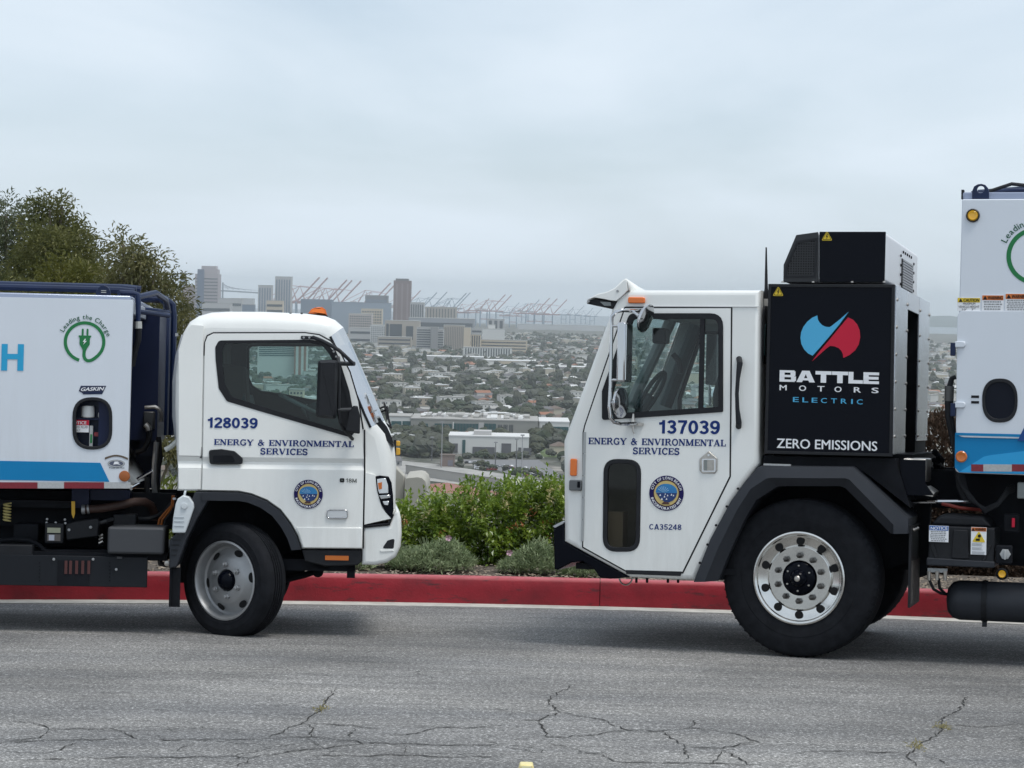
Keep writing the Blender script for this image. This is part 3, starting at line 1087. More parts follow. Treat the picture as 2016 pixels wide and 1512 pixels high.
def city_seal(fr, parent, cx, cy, rpx, v):
    c = fr.p(cx, cy, v)
    r = abs(fr.p(cx + rpx, cy, v)[0] - c[0])
    sl = MB().prism(disc_poly(c, r, n=48), v, v + 0.003).build('city_seal', navy_ring, parent, smooth=0)
    MB().prism(disc_poly(c, r * 0.735, n=40), v - 0.001, v).build('seal_field', gold_vinyl, sl, smooth=0)
    MB().plate(disc_poly(c, r * 0.755, n=40), [disc_poly(c, r * 0.715, n=40)], v - 0.002, v - 0.001).build('seal_ring', mat('seal_brown', (0.08, 0.03, 0.02), 0.5), sl, smooth=0)
    # shield: sky with rays over a dark harbour
    sky_ = [(c[0] + r * a, c[1] + r * b_) for a, b_ in [(-0.62, 0.02)] + [(0.62 * cos(radians(q)), 0.10 + 0.44 * sin(radians(q))) for q in range(180, -1, -15)] + [(0.62, 0.0)]]
    MB().prism(sky_, v - 0.002, v - 0.001).build('seal_sky', seal_blue, sl, smooth=0)
    sea = [(-0.6, 0.0), (0.62, 0.03), (0.56, -0.2), (0.4, -0.4), (0.16, -0.52), (-0.08, -0.5), (-0.36, -0.32), (-0.52, -0.1)]
    MB().prism([(c[0] + r * a, c[1] + r * b_) for a, b_ in sea], v - 0.003, v - 0.002).build('seal_harbour', mat('seal_navy', (0.012, 0.04, 0.16), 0.5), sl, smooth=0)
    rays = MB()
    for q in range(25, 165, 20):
        t_ = radians(q)
        o = (c[0] - r * 0.18, c[1] + r * 0.03)
        e = (o[0] + r * 0.36 * cos(t_), o[1] + r * 0.36 * sin(t_))
        nn = (-sin(t_) * r * 0.02, cos(t_) * r * 0.02)
        rays.prism([o, (e[0] + nn[0], e[1] + nn[1]), (e[0] - nn[0], e[1] - nn[1])], v - 0.0035, v - 0.0025)
    rays.build('seal_rays', mat('seal_light_blue', (0.3, 0.55, 0.75), 0.5), sl, smooth=0)
    bits = MB()
    for a, b_, s_ in ((-0.35, -0.12, 0.05), (-0.1, -0.2, 0.05), (0.08, -0.13, 0.045), (0.3, -0.08, 0.05), (0.42, -0.12, 0.04), (-0.25, -0.34, 0.06), (0.02, -0.33, 0.05), (-0.06, -0.05, 0.04)):
        bits.prism([(c[0] + r * (a - s_), c[1] + r * (b_ - s_)), (c[0] + r * (a + s_), c[1] + r * (b_ - s_ * 0.6)), (c[0] + r * a, c[1] + r * (b_ + s_ * 1.4))], v - 0.0045, v - 0.0035)
    bits.build('seal_sails', white_vinyl, sl, smooth=0)
    MB().prism([(c[0] + r * a, c[1] + r * b_) for a, b_ in [(-0.28, -0.63), (0.2, -0.63), (0.12, -0.5), (-0.14, -0.48)]], v - 0.0045, v - 0.0035).build('seal_base', mat('seal_brown', (0.08, 0.03, 0.02), 0.5), sl, smooth=0)
    arc_lettering(fr, sl, 'CITY OF LONG BEACH', c, r * 0.79, 168, 12, r * 0.155, v - 0.002, white_vinyl, 0.035)
    arc_lettering(fr, sl, 'INCORPORATED 1897', c, r * 0.945, 197, 343, r * 0.155, v - 0.002, white_vinyl, 0.035, inward=True)
    return sl

def charge_emblem(fr, parent, cx, cy, rpx, v):
    """A green ring that ends in a plug, with lettering round its top."""
    c = fr.p(cx, cy, v)
    r = abs(fr.p(cx + rpx, cy, v)[0] - c[0])
    w_ = r * 0.155
    mb = MB()
    a0, a1 = -105, 242 - 12
    m_ = 60
    pts = []
    for i in range(m_ + 1):
        a = radians(-52 + (255 + 52) * i / m_)
        pts.append((c[0] + (r - w_ / 2) * cos(a), c[1] + (r - w_ / 2) * sin(a)))
    tail = []
    for i in range(13):                    # the cord curls from the ring up into the plug
        u = i / 12
        p0 = Vector(pts[0]); p1 = Vector((c[0] + r * 0.24, c[1] - r * 1.04)); p2 = Vector((c[0] - r * 0.10, c[1] - r * 0.98)); p3 = Vector((c[0] + r * 0.0, c[1] - r * 0.38))
        q = p0 * (1 - u) ** 3 + p1 * 3 * u * (1 - u) ** 2 + p2 * 3 * u * u * (1 - u) + p3 * u ** 3
        tail.append(tuple(q))
    line = tail[::-1] + pts[1:]
    L_, R_ = [], []
    for i, p in enumerate(line):
        d = Vector(line[min(i + 1, len(line) - 1)]) - Vector(line[max(i - 1, 0)])
        d.normalize()
        L_.append((p[0] - d.y * w_ / 2, v, p[1] + d.x * w_ / 2)); R_.append((p[0] + d.y * w_ / 2, v, p[1] - d.x * w_ / 2))
    k = len(line)
    mb.add(L_ + R_, [(i, i + 1, k + i + 1, k + i) for i in range(k - 1)])
    ring_ = mb.build('charge_emblem', green_vinyl, parent, smooth=0)
    pg = MB()
    g_ = lambda l_: [(c[0] + a * r, c[1] + b_ * r) for a, b_ in l_]
    pg.prism(g_([(-0.29, 0.31), (0.31, 0.31), (0.31, 0.24), (0.25, 0.2), (0.25, -0.12), (0.12, -0.32), (0.07, -0.45), (-0.06, -0.45), (-0.12, -0.32), (-0.24, -0.12), (-0.24, 0.2), (-0.29, 0.24)]), v - 0.001, v + 0.001)
    for a in (-0.1, 0.13):
        pg.prism(rounded(g_([(a - 0.045, 0.3), (a + 0.045, 0.3), (a + 0.045, 0.64), (a - 0.045, 0.64)]), r * 0.04, 3), v - 0.001, v + 0.001)
    pg.build('plug_symbol', green_vinyl, ring_, smooth=0)
    MB().prism(g_([(0.02, 0.16), (-0.09, -0.01), (0.0, 0.01), (-0.06, -0.14), (0.11, 0.05), (0.02, 0.04), (0.06, 0.14)]), v - 0.0025, v - 0.001).build('lightning_symbol', white_vinyl, ring_, smooth=0)
    arc_lettering(fr, ring_, 'Leading the Charge', c, r * 1.10, 157, 14, r * 0.22, v, mat('dark_green_vinyl', (0.02, 0.11, 0.06), 0.5), 0.012)
    return ring_

def round_tread(R, w_, lugs=0):
    """Tyre cross-section, outer face at y = 0, tread at radius R."""
    return [(R * 0.62, 0.03), (R * 0.64, 0.012), (R * 0.70, 0.002), (R * 0.80, -0.006), (R * 0.90, 0.0), (R * 0.955, 0.014), (R * 0.985, 0.035), (R, 0.055)]

def make_tyre(parent, R, w_, rim_r, grooves=4, blocks=0, name='tyre'):
    pr = [(rim_r * 0.97, 0.035), (rim_r + 0.012, 0.012), (rim_r + 0.03, 0.006), (R * 0.70, -0.001), (R * 0.74, -0.004), (R * 0.745, -0.0015), (R * 0.76, -0.002), (R * 0.85, -0.004), (R * 0.865, -0.001), (R * 0.92, 0.002), (R * 0.955, 0.012), (R * 0.965, 0.016), (R * 0.985, 0.026), (R * 0.997, 0.045)]
    y0, y1 = 0.05, w_ - 0.05
    seg = (y1 - y0) / (grooves + 1)
    tr = [(R, y0)]
    for k in range(1, grooves + 1):
        yc = y0 + seg * k
        gd = 0.012
        tr += [(R, yc - 0.006), (R - gd, yc - 0.004), (R - gd, yc + 0.004), (R, yc + 0.006)]
    tr += [(R, y1)]
    back = [(a, w_ - b_) for a, b_ in pr[::-1]]
    mb = MB().lathe(pr + tr + back, n=72, cap=False)
    o = mb.build(name, rubber, parent, smooth=28)
    if blocks:
        sh = MB()
        for k in range(blocks):            # sipes cut at the shoulder read as dark notches
            a = 2 * pi * k / blocks
            ca, sa = cos(a), sin(a)
            e = (-sa * 0.006, ca * 0.006)
            P = []
            for r_, y_ in ((R * 0.962, 0.011), (R + 0.002, 0.042), (R + 0.002, 0.075)):
                P += [(r_ * ca - e[0], y_ - 0.003, r_ * sa - e[1]), (r_ * ca + e[0], y_ - 0.003, r_ * sa + e[1])]
            sh.add(P, [(0, 1, 3, 2), (2, 3, 5, 4)])
        tag(sh.build('tread_notches', chassis, parent, smooth=0), kind='stuff')
    return o

# grotesque figures and capitals as even strokes, in a box 1 high
def grot_glyph(ch):
    T = 0.165
    h = T / 2
    S = []
    if ch == '1': S = [[(0.36, 0), (0.36, 1)], [(0.36, 0.86), (0.24, 0.76), (0.08, 0.74)]]; w_ = 0.5
    elif ch == '0': S = [_arc(0.3, 0.5, 0.3 - h, 0.5 - h, 0, 360, 24)]; w_ = 0.6
    elif ch == '2': S = [_arc(0.3, 0.7, 0.3 - h, 0.3 - h, 170, -35, 14) + [(0.16, 0.24), (0.09, h)], [(0.02, h), (0.6, h)]]; w_ = 0.6
    elif ch == '3': S = [_arc(0.28, 0.73, 0.28 - h, 0.27 - h, 160, -80, 14), _arc(0.29, 0.29, 0.3 - h, 0.29 - h, 90, -160, 16), [(0.2, 0.53), (0.32, 0.53)]]; w_ = 0.6
    elif ch == '4': S = [[(0.44, 0), (0.44, 1)], [(0.0, 0.29), (0.6, 0.29)], [(0.42, 0.95), (0.06, 0.33)]]; w_ = 0.62
    elif ch == '5': S = [_arc(0.28, 0.32, 0.31 - h, 0.32 - h, 130, -155, 16), [(0.13, 1 - h), (0.56, 1 - h)], [(0.17, 0.98), (0.09, 0.46)]]; w_ = 0.6
    elif ch == '7': S = [[(0.02, 1 - h), (0.58, 1 - h)], [(0.52, 0.9), (0.34, 0.5), (0.24, 0)]]; w_ = 0.6
    elif ch == '8': S = [_arc(0.3, 0.75, 0.27 - h, 0.25 - h, 0, 360, 20), _arc(0.3, 0.28, 0.3 - h, 0.28 - h, 0, 360, 20)]; w_ = 0.6
    elif ch == '9': S = [_arc(0.3, 0.68, 0.3 - h, 0.32 - h, 0, 360, 20), _arc(0.28, 0.5, 0.32 - h, 0.5 - h, 20, -140, 14)]; w_ = 0.6
    elif ch == 'C': S = [_arc(0.38, 0.5, 0.36 - h, 0.5 - h, 40, 320, 18)]; w_ = 0.72
    elif ch == 'A': S = [[(0.08, 0), (0.36, 1)], [(0.36, 1), (0.64, 0)], [(0.16, 0.28), (0.56, 0.28)]]; w_ = 0.72
    elif ch == 'M': S = [[(0.08, 0), (0.08, 1)], [(0.70, 0), (0.70, 1)], [(0.10, 0.96), (0.39, 0.1)], [(0.68, 0.96), (0.39, 0.1)]]; w_ = 0.78
    elif ch == 'H': S = [[(0.085, 0), (0.085, 1)], [(0.62, 0), (0.62, 1)], [(0.08, 0.53), (0.62, 0.53)]]; w_ = 0.7
    else: w_ = 0.3
    return S, w_, T
def grot_data(s_, wt=1.0, gap=0.075):
    vs_, fs, x, layer = [], [], 0.0, 0
    for ch in s_:
        S, w_, T = grot_glyph(ch)
        T *= wt
        for pl in S:
            n_ = len(pl)
            closed = n_ > 4 and hypot(pl[0][0] - pl[-1][0], pl[0][1] - pl[-1][1]) < 1e-6
            k = len(vs_)
            layer = (layer + 1) % 5
            for i in range(n_):
                a = Vector(pl[i - 1 if i else (n_ - 2 if closed else 0)]); b = Vector(pl[i + 1 if i < n_ - 1 else (1 if closed else n_ - 1)])
                d = (b - a).normalized()
                nn = Vector((-d.y, d.x)) * T / 2
                p = Vector(pl[i])
                vs_.append((p.x - nn.x + x, p.y - nn.y, layer)); vs_.append((p.x + nn.x + x, p.y + nn.y, layer))
            for i in range(n_ - 1):
                fs.append((k + 2 * i, k + 2 * i + 2, k + 2 * i + 3, k + 2 * i + 1))
        x += w_ + gap
    return vs_, fs

# ================================================================== RIGHT TRUCK: white cab, black power box, tall body
ro = at_g(1583, 1297)
RT = Frame(ro, -radians(16))
rt = empty('garbage_truck')
rt.matrix_world = RT.matrix()
tag(rt, 'tall white electric garbage truck facing left with black box behind its cab', 'truck')
R = RT
WR = 2.30
def P(px, py, v=0.0): return R.p(px, py, v)

# --- cab
prof_px = [(1369, 1143), (1240, 1137), (1110, 1066), (1109, 868), (1150, 757), (1205, 606), (1213, 584), (1226, 571), (1497, 571), (1494, 912), (1440, 990)]
prof = R.ps(prof_px)
cpo = ccw(prof)
if cpo != prof: px_of = prof_px[::-1]
else: px_of = prof_px
win_r = rounded(R.ps([(1240, 617), (1424, 617), (1424, 811), (1186, 827), (1186, 770)]), [0.05, 0.09, 0.01, 0.02, 0.02])
low_r = rounded(R.ps([(1189, 903), (1263, 905), (1260, 1086), (1187, 1086)]), 0.095, 6)
front = [i for i in range(len(px_of)) if {px_of[i], px_of[(i + 1) % len(px_of)]} in ({(1109, 868), (1150, 757)}, {(1150, 757), (1205, 606)})]
open_front = front
far_win = rounded(R.ps([(1250, 625), (1418, 625), (1418, 800), (1200, 815), (1200, 775)]), 0.05)
shell = cab_shell(prof, WR, 0.035, [win_r, low_r], [far_win, low_r], open_front)
cab_r = shell.build('cab', white, rt, smooth=40)
# windscreen
wsx = [P(1111, 862), P(1150, 757), P(1205, 606)]
mb = MB()
mb.add([(wsx[0][0], 0.08, wsx[0][1]), (wsx[2][0], 0.08, wsx[2][1]), (wsx[2][0], WR - 0.08, wsx[2][1]), (wsx[0][0], WR - 0.08, wsx[0][1])], [(0, 1, 2, 3)])
mb.build('windscreen', glass_front, rt, smooth=0)
# dark lining inside
MB().prism(R.ps([(1180, 835), (1490, 835), (1490, 905), (1440, 985), (1369, 1130), (1245, 1130), (1120, 1062), (1120, 870)]), 0.30, WR - 0.3).build('cab_floor_box', interior_grey, rt)
lin = MB()
lin.plate(inset(prof, 0.02), [far_win, low_r], WR - 0.05, WR - 0.034)
lin.build('inner_lining', interior_grey, rt, smooth=0)
MB().prism(R.ps([(1428, 585), (1492, 585), (1492, 900), (1428, 900)]), 0.05, 0.9).build('rear_pillar_trim', interior, rt)
MB().prism(R.ps([(1238, 585), (1490, 585), (1490, 611), (1234, 611)]), 0.05, WR - 0.06).build('headliner', interior_grey, rt)
mb = MB().prism(R.ps([(1116, 868), (1235, 815), (1262, 835), (1262, 900), (1116, 900)]), 0.2, WR - 0.1)
mb.build('dashboard', interior, rt, bevel=0.02)
seat = MB().prism(rounded(R.ps([(1330, 770), (1352, 690), (1372, 690), (1380, 850), (1290, 850), (1290, 825), (1330, 822)]), 0.03), 1.3, 1.85)
seat.build('seat', interior, rt, bevel=0.03)
# far-side pillars and steering wheel seen through the window
for pts, wd in (([(1240, 800), (1330, 612)], 0.045), ([(1310, 800), (1370, 640)], 0.05)):
    q = R.ps(pts, 1.9)
    MB().tube([(q[0][0], 1.9, q[0][1]), (q[1][0], 1.9, q[1][1])], wd, 8).build('roof_pillar', interior_grey if wd < 0.048 else interior, rt)
q = R.p(1285, 778, 0.6)
wheel_pts = [(q[0] + 0.2 * cos(t_) * 0.45 - 0.02, 0.62 + 0.21 * sin(t_), q[1] + 0.2 * cos(t_) * 0.8) for t_ in [2 * pi * k / 24 for k in range(24)]]
sw = MB().tube(wheel_pts, 0.016, 8, closed=True)
sw.tube([(q[0] - 0.02, 0.62, q[1]), (q[0] - 0.16, 0.62, q[1] - 0.22)], 0.035, 8)
sw.tube([wheel_pts[0], wheel_pts[12]], 0.014, 6)
sw.build('steering_wheel', interior, rt)
q = [R.p(1275, 720, 0.75), R.p(1300, 660, 0.75), R.p(1310, 640, 0.75)]
MB().box(q[1][0] - 0.05, q[1][0] + 0.05, 0.7, 0.85, q[1][1] - 0.06, q[1][1] + 0.05).build('dash_camera', black_plastic, rt, bevel=0.015)
q = R.ps([(1325, 697), (1337, 712), (1340, 735)], 0.5)
MB().tube([(a, 0.5, b_) for a, b_ in q], 0.02, 8).build('grip_bar', black_plastic, rt)
# window frame and panes
win_in = rounded(R.ps([(1247, 628), (1415, 628), (1415, 801), (1206, 814), (1206, 775)]), [0.03, 0.06, 0.008, 0.02, 0.02])
wf = MB().plate(win_r, [win_in], -0.016, 0.02)
x0, x1, z0, z1 = R.box(1377, 626, 1386, 806)
win_frame = wf.build('window_frame', black_plastic, rt, smooth=0)
MB().box(x0, x1, -0.012, 0.012, z0 - 0.006, z1 + 0.004).build('mullion', black_plastic, win_frame, smooth=0)
flat_face(win_in, 0.006).build('window_pane', glass_side, win_frame, smooth=0, fix=False)
lw_in = inset(low_r, 0.03)
lf = MB().plate(low_r, [lw_in], -0.014, 0.02).build('lower_window_frame', black_plastic, rt, bevel=0.004)
flat_face(lw_in, 0.004).build('window_pane', glass_dark, lf, smooth=0, fix=False)
a, b_, z0, z1 = R.box(1190, 1008, 1226, 1082, 0.06)
MB().box(a, b_, 0.06, 0.2, z0, z1).build('door_pocket', mat('beige_plastic', (0.45, 0.42, 0.36), 0.6), lf)
fw_in = inset(far_win, 0.025)
ff = MB().plate(far_win, [fw_in], WR - 0.03, WR + 0.012).build('window_frame', black_plastic, rt, smooth=0)
flat_face(fw_in, WR - 0.008).build('window_pane', glass_front, ff, smooth=0, fix=False)
# door: raised skin with its dark joint
door_px = [(1231, 606), (1440, 606), (1437, 938), (1344, 1127), (1233, 1124), (1148, 1077), (1149, 852), (1152, 838)]
dp = R.ps(door_px)
seal = MB().plate(inset(dp, -0.007), [inset(dp, 0.004)], -0.0025, 0.003)
seal.build('door_seal', black_vinyl, rt, smooth=0)
door = MB().plate(inset(dp, 0.003), [inset(win_r, -0.001), inset(low_r, -0.001)], -0.007, -0.0005)
door_r = door.build('door', white, rt, smooth=0)
MB().prism(R.ps([(1233, 1122), (1343, 1125), (1340, 1134), (1233, 1130)]), -0.009, 0.02).build('door_step', black_plastic, rt)
# latch with its paddle
lt = MB().prism(rounded(R.ps([(1378, 903), (1396, 888), (1413, 903), (1413, 926), (1408, 932), (1383, 932), (1378, 926)]), 0.006), -0.014, -0.007).build('door_latch', steel, rt, bevel=0.003)
MB().plate(rounded(R.ps([(1383, 903), (1410, 903), (1410, 929), (1383, 929)]), 0.01), [rounded(R.ps([(1386, 905.5), (1407, 905.5), (1407, 926.5), (1386, 926.5)]), 0.008)], -0.02, -0.014).build('latch_rim', chrome, lt)
MB().prism(R.ps([(1387, 906), (1393, 906), (1393, 926), (1387, 926)]), -0.017, -0.014).build('latch_paddle', interior_grey, lt)
q = R.p(1396, 896)
MB().lathe([(0.008, -0.018), (0.009, -0.014)], (q[0], 0, q[1]), n=14).build('keyhole', chrome, lt)
# hinge strip down the front edge of the door
x0, x1, z0, z1 = R.box(1147, 850, 1152, 1066)
hg = MB()
for k in range(5):
    hg.box(x0, x1, -0.013, -0.001, z0 + (z1 - z0) * k / 5 + 0.002, z0 + (z1 - z0) * (k + 1) / 5 - 0.002)
hg.build('door_hinge', mat('hinge_grey', (0.42, 0.43, 0.43), 0.4, 0.6), rt)
# grab handle
hb = [R.p(1455, 706, 0), R.p(1456, 715, -0.06), R.p(1453, 745, -0.06), R.p(1451, 775, -0.06), R.p(1452, 805, -0.06), R.p(1454, 832, -0.06), R.p(1454, 840, 0)]
vv = [0.0, -0.05, -0.065, -0.065, -0.065, -0.05, 0.0]
hd = MB().tube([(a, v, b_) for (a, b_), v in zip(hb, vv)], [0.02, 0.02, 0.014, 0.013, 0.014, 0.02, 0.02], 10).build('grab_handle', black_plastic, rt)
# markers and camera on the front pillar
def rbox(px0, py0, px1, py1, v0, v1, name, m, r_=0.012, parent=None, bevel=0.006):
    a, b_, z0, z1 = R.box(px0, py0, px1, py1, v0)
    return MB().prism(rounded([(a, z0), (b_, z0), (b_, z1), (a, z1)], r_, 4), v0, v1).build(name, m, parent or rt, bevel=bevel)
rbox(1122, 903, 1135, 937, -0.022, 0.0, 'side_marker', amber)
mk = rbox(1236, 585, 1269, 597, -0.022, 0.02, 'roof_marker', amber)
sc_ = rbox(1120, 945, 1144, 966, -0.03, 0.0, 'side_camera', mat('grey_plastic', (0.12, 0.125, 0.13), 0.5))
rbox(1136.5, 948, 1142, 960, -0.033, -0.03, 'camera_lens', black_gloss, 0.004, sc_, 0.0)
# roof edge band and corner seam at the rear pillar
mb = MB()
q0, q1 = P(1232, 603), P(1495, 604)
mb.tube([(q0[0], -0.003, q0[1]), (q1[0], -0.003, q1[1])], 0.004, 6)
mb.build('drip_rail', mat('paint_shadow_white', (0.55, 0.56, 0.56), 0.4), rt)  # rail in a greyer white than the cab
# rear wall window of the cab
xr = P(1497, 640)[0]
zr0, zr1 = P(1497, 716)[1], P(1497, 600)[1]
MB().xprism(rounded([(0.08, zr0), (0.75, zr0), (0.75, zr1), (0.08, zr1)], 0.06), xr - 0.004, xr + 0.012).build('rear_window_frame', black_plastic, rt)
MB().xprism(rounded([(0.1, zr0 + 0.05), (0.70, zr0 + 0.05), (0.70, zr1 - 0.12), (0.1, zr1 - 0.12)], 0.05), xr + 0.01, xr + 0.016).build('rear_window_pane', mat('green_glass', (0.05, 0.12, 0.12), 0.1), rt)
# sun visor over the windscreen
visor_pts = [((1156, 597), (1157, 590), (1178, 579), (1196, 575), (1212, 567), (1228, 552), (1234, 549), (1238, 556), (1240, 572)),]
sec = R.ps(visor_pts[0])
mb = MB()
ns = 9
rows = []
for k in range(ns):
    v = -0.015 + (WR + 0.03) * k / (ns - 1)
    u = abs(v - WR / 2) / (WR / 2)
    row = []
    for i, (x, z) in enumerate(sec):
        lift = (1 - u * u) * 0.075 * (1.0 if i >= 5 else 0.2 if i >= 3 else 0.0)
        row.append((x + (0.03 * (1 - u * u) if i >= 5 else 0), v, z - lift))
    rows.append(row)
n_ = len(sec)
mb.add([p for r_ in rows for p in r_], [(k * n_ + i, k * n_ + i + 1, (k + 1) * n_ + i + 1, (k + 1) * n_ + i) for k in range(ns - 1) for i in range(n_ - 1)])
vis = mb.build('sun_visor', white, rt, smooth=50)
sm = vis.modifiers.new('thickness', 'SOLIDIFY'); sm.thickness = 0.008
# end cheek of the visor, dark lining below it
MB().prism(R.ps([(1157, 590), (1178, 579.5), (1196, 575.5), (1212, 568), (1228, 553), (1234, 550), (1237, 572), (1224, 585), (1214, 593), (1204, 592), (1190, 589), (1172, 586)]), -0.02, -0.008).build('visor_cheek', white, vis, bevel=0.003)
MB().prism(R.ps([(1155, 598), (1158, 592), (1172, 588), (1190, 591), (1206, 593), (1216, 592), (1207, 607), (1198, 606)]), 0.0, WR - 0.02).build('visor_lining', black_plastic, vis, bevel=0.004)
q = R.ps([(1181, 594), (1202, 595), (1203, 602), (1190, 602)], -0.004)
MB().prism(q, -0.004, 0.001).build('visor_lamp', interior_grey, vis)
for qx, qy in ((1159, 593), (1216, 573)):
    q = R.p(qx, qy, -0.02)
    MB().lathe([(0.008, -0.026), (0.009, -0.018)], (q[0], 0, q[1]), n=12).build('bolt', silver, vis)
# front step and bumper end
MB().prism(R.ps([(1088, 1036), (1092, 1031), (1109, 1027), (1110, 1067), (1170, 1100), (1240, 1137), (1200, 1140), (1180, 1138), (1166, 1118), (1146, 1106), (1124, 1108), (1096, 1123), (1090, 1122)]), 0.015, WR - 0.015).build('front_bumper', black_gloss, rt, bevel=0.01)
mb = MB().prism(R.ps([(1088, 1036), (1107, 1026), (1109, 1028), (1108, 1031), (1092, 1039)]), 0.004, WR)
mb.build('bumper_cap', mat('bumper_edge', (0.45, 0.46, 0.47), 0.3), rt)
MB().prism(R.ps([(1240, 1138), (1420, 1143), (1425, 1120), (1300, 1120)]), 0.05, 0.5).build('sill_beam', chassis, rt)
q = R.p(1232, 1137, 0.1)
MB().tube([(q[0] + 0.045 * cos(t_), 0.1 + 0.004 * sin(t_), q[1] + 0.05 * sin(t_)) for t_ in [2 * pi * k / 20 for k in range(20)]], 0.006, 6, closed=True).build('tow_ring', steel, rt)
for px in (1253, 1274, 1315, 1335):
    q = R.p(px, 1140, 0.08)
    MB().lathe([(0.009, q[1] + 0.02), (0.009, q[1] - 0.022), (0.005, q[1] - 0.026)], (q[0], 0.08, 0), axis='z', n=8).build('stud', chassis, rt)

# --- side mirrors on their chrome bracket
arm = [(P(1262, 612, -0.01), -0.01), (P(1245, 612, -0.12), -0.12), (P(1225, 611, -0.24), -0.24), (P(1212, 614, -0.26), -0.26), (P(1205, 624, -0.26), -0.26), (P(1204, 645, -0.26), -0.26), (P(1203, 700, -0.26), -0.26), (P(1202, 760, -0.26), -0.26), (P(1200, 800, -0.26), -0.26), (P(1202, 822, -0.26), -0.26), (P(1209, 831, -0.25), -0.25), (P(1222, 835, -0.2), -0.2), (P(1245, 834, -0.08), -0.08), (P(1258, 834, -0.01), -0.01)]
mi = MB().tube([(a, v, b_) for (a, b_), v in arm], 0.0125, 10).build('mirror_bracket', chrome, rt)
q = P(1253, 835, -0.02)
MB().box(q[0] - 0.06, q[0] + 0.045, -0.04, 0.0, q[1] - 0.01, q[1] + 0.01).tube([(q[0] - 0.02, -0.03, q[1] + 0.005), (q[0] - 0.02, -0.03, q[1] + 0.07)], [0.016, 0.006], 8).tube([(q[0] - 0.02, -0.03, q[1] - 0.005), (q[0] - 0.02, -0.03, q[1] - 0.05), (q[0] - 0.01, -0.03, q[1] - 0.065)], 0.005, 6).build('bracket_foot', steel, mi)
a, b_, z0, z1 = R.box(1218, 635, 1235, 752, -0.3)
mirror_v = (-0.36, -0.16)
mm = MB().box(a, b_, mirror_v[0], mirror_v[1], z0, z1).build('side_mirror', chrome, rt, bevel=0.012, seg=3)
MB().box(b_ + 0.0005, b_ + 0.004, mirror_v[0] + 0.012, mirror_v[1] - 0.012, z0 + 0.014, z1 - 0.014).build('mirror_face', mirror_face, mm, smooth=0)
for yy in (642, 748):
    q0, q1 = P(1204, yy, -0.26), P(1220, yy, -0.26)
    MB().tube([(q0[0], -0.26, q0[1]), (q1[0], -0.26, q1[1])], 0.009, 8).build('mirror_clamp', chrome, mm)
def dish(cx, cy, rpx, tilt, v, name):
    c = R.p(cx, cy, v)
    r_ = abs(R.p(cx, cy + rpx, v)[1] - c[1])
    mb = MB().lathe([(r_, 0.0), (r_ * 0.99, -0.016), (r_ * 0.7, -0.034), (r_ * 0.25, -0.046), (0.012, -0.05), (0.012, -0.075)], n=32, axis='x', cap=False)
    mb.lathe([(0.0005, 0.02), (r_ * 0.35, 0.017), (r_ * 0.7, 0.01), (r_ * 0.96, 0.001), (r_, 0.0)], n=32, axis='x', cap=False)
    o = mb.build(name, chrome, rt, smooth=60)
    o.location = (c[0], v, c[1])
    o.rotation_euler = (0, radians(tilt[0]), radians(tilt[1]))
    return o
dish(1224, 793, 30, (0, -14), -0.27, 'round_mirror')
dish(1273, 627, 29, (18, -12), -0.20, 'convex_mirror')
q = [(P(1245, 612, -0.14), -0.14), (P(1258, 622, -0.17), -0.17), (P(1268, 628, -0.19), -0.19)]
MB().tube([(a, v, b_) for (a, b_), v in q], 0.009, 8).build('mirror_arm', chrome, rt)
# the far-side mirror seen through the cab
a, b_, z0, z1 = R.box(1400, 655, 1416, 758, WR + 0.28)
MB().box(a - 0.02, b_, WR + 0.16, WR + 0.36, z0, z1).build('side_mirror', black_plastic, rt, bevel=0.012)
a, b_ = R.p(1410, 782, WR + 0.28)
MB().lathe([(0.1, 0.0), (0.06, -0.03), (0.012, -0.05)], (a, WR + 0.28, b_), axis='x', n=28).build('round_mirror', chrome, rt)
q0, q1 = R.p(1397, 610, WR + 0.2), R.p(1397, 800, WR + 0.2)
MB().tube([(q0[0], WR, q0[1]), (q0[0], WR + 0.2, q0[1]), (q1[0], WR + 0.2, q1[1]), (q1[0], WR, q1[1])], 0.012, 8).build('mirror_bracket', chrome, rt)

# --- lettering on the door
DV = -0.0085
lettering(R, rt, '137039', (1297, 853.5), (1417, 855), 26.5, DV, navy_text, grot=1.12)
lettering(R, rt, 'ENERGY & ENVIRONMENTAL', (1158.5, 874.5), (1429, 879), 13, DV - 0.001, navy_text, slab=True)
lettering(R, rt, 'SERVICES', (1246, 894), (1337.5, 895.5), 13, DV - 0.001, navy_text, slab=True)
lettering(R, rt, 'CA35248', (1278, 1042.5), (1341.5, 1043.5), 11, DV, navy_text, grot=0.95)
city_seal(R, rt, 1312, 971, 34, -0.011)

# --- antenna
q = P(1508, 588, 0.12); q2 = P(1508.5, 487, 0.12)
MB().tube([(q[0], 0.12, q[1]), (q[0], 0.12, q[1] + 0.07), (q2[0], 0.12, q2[1])], [0.02, 0.012, 0.005], 8).build('antenna', black_plastic, rt)

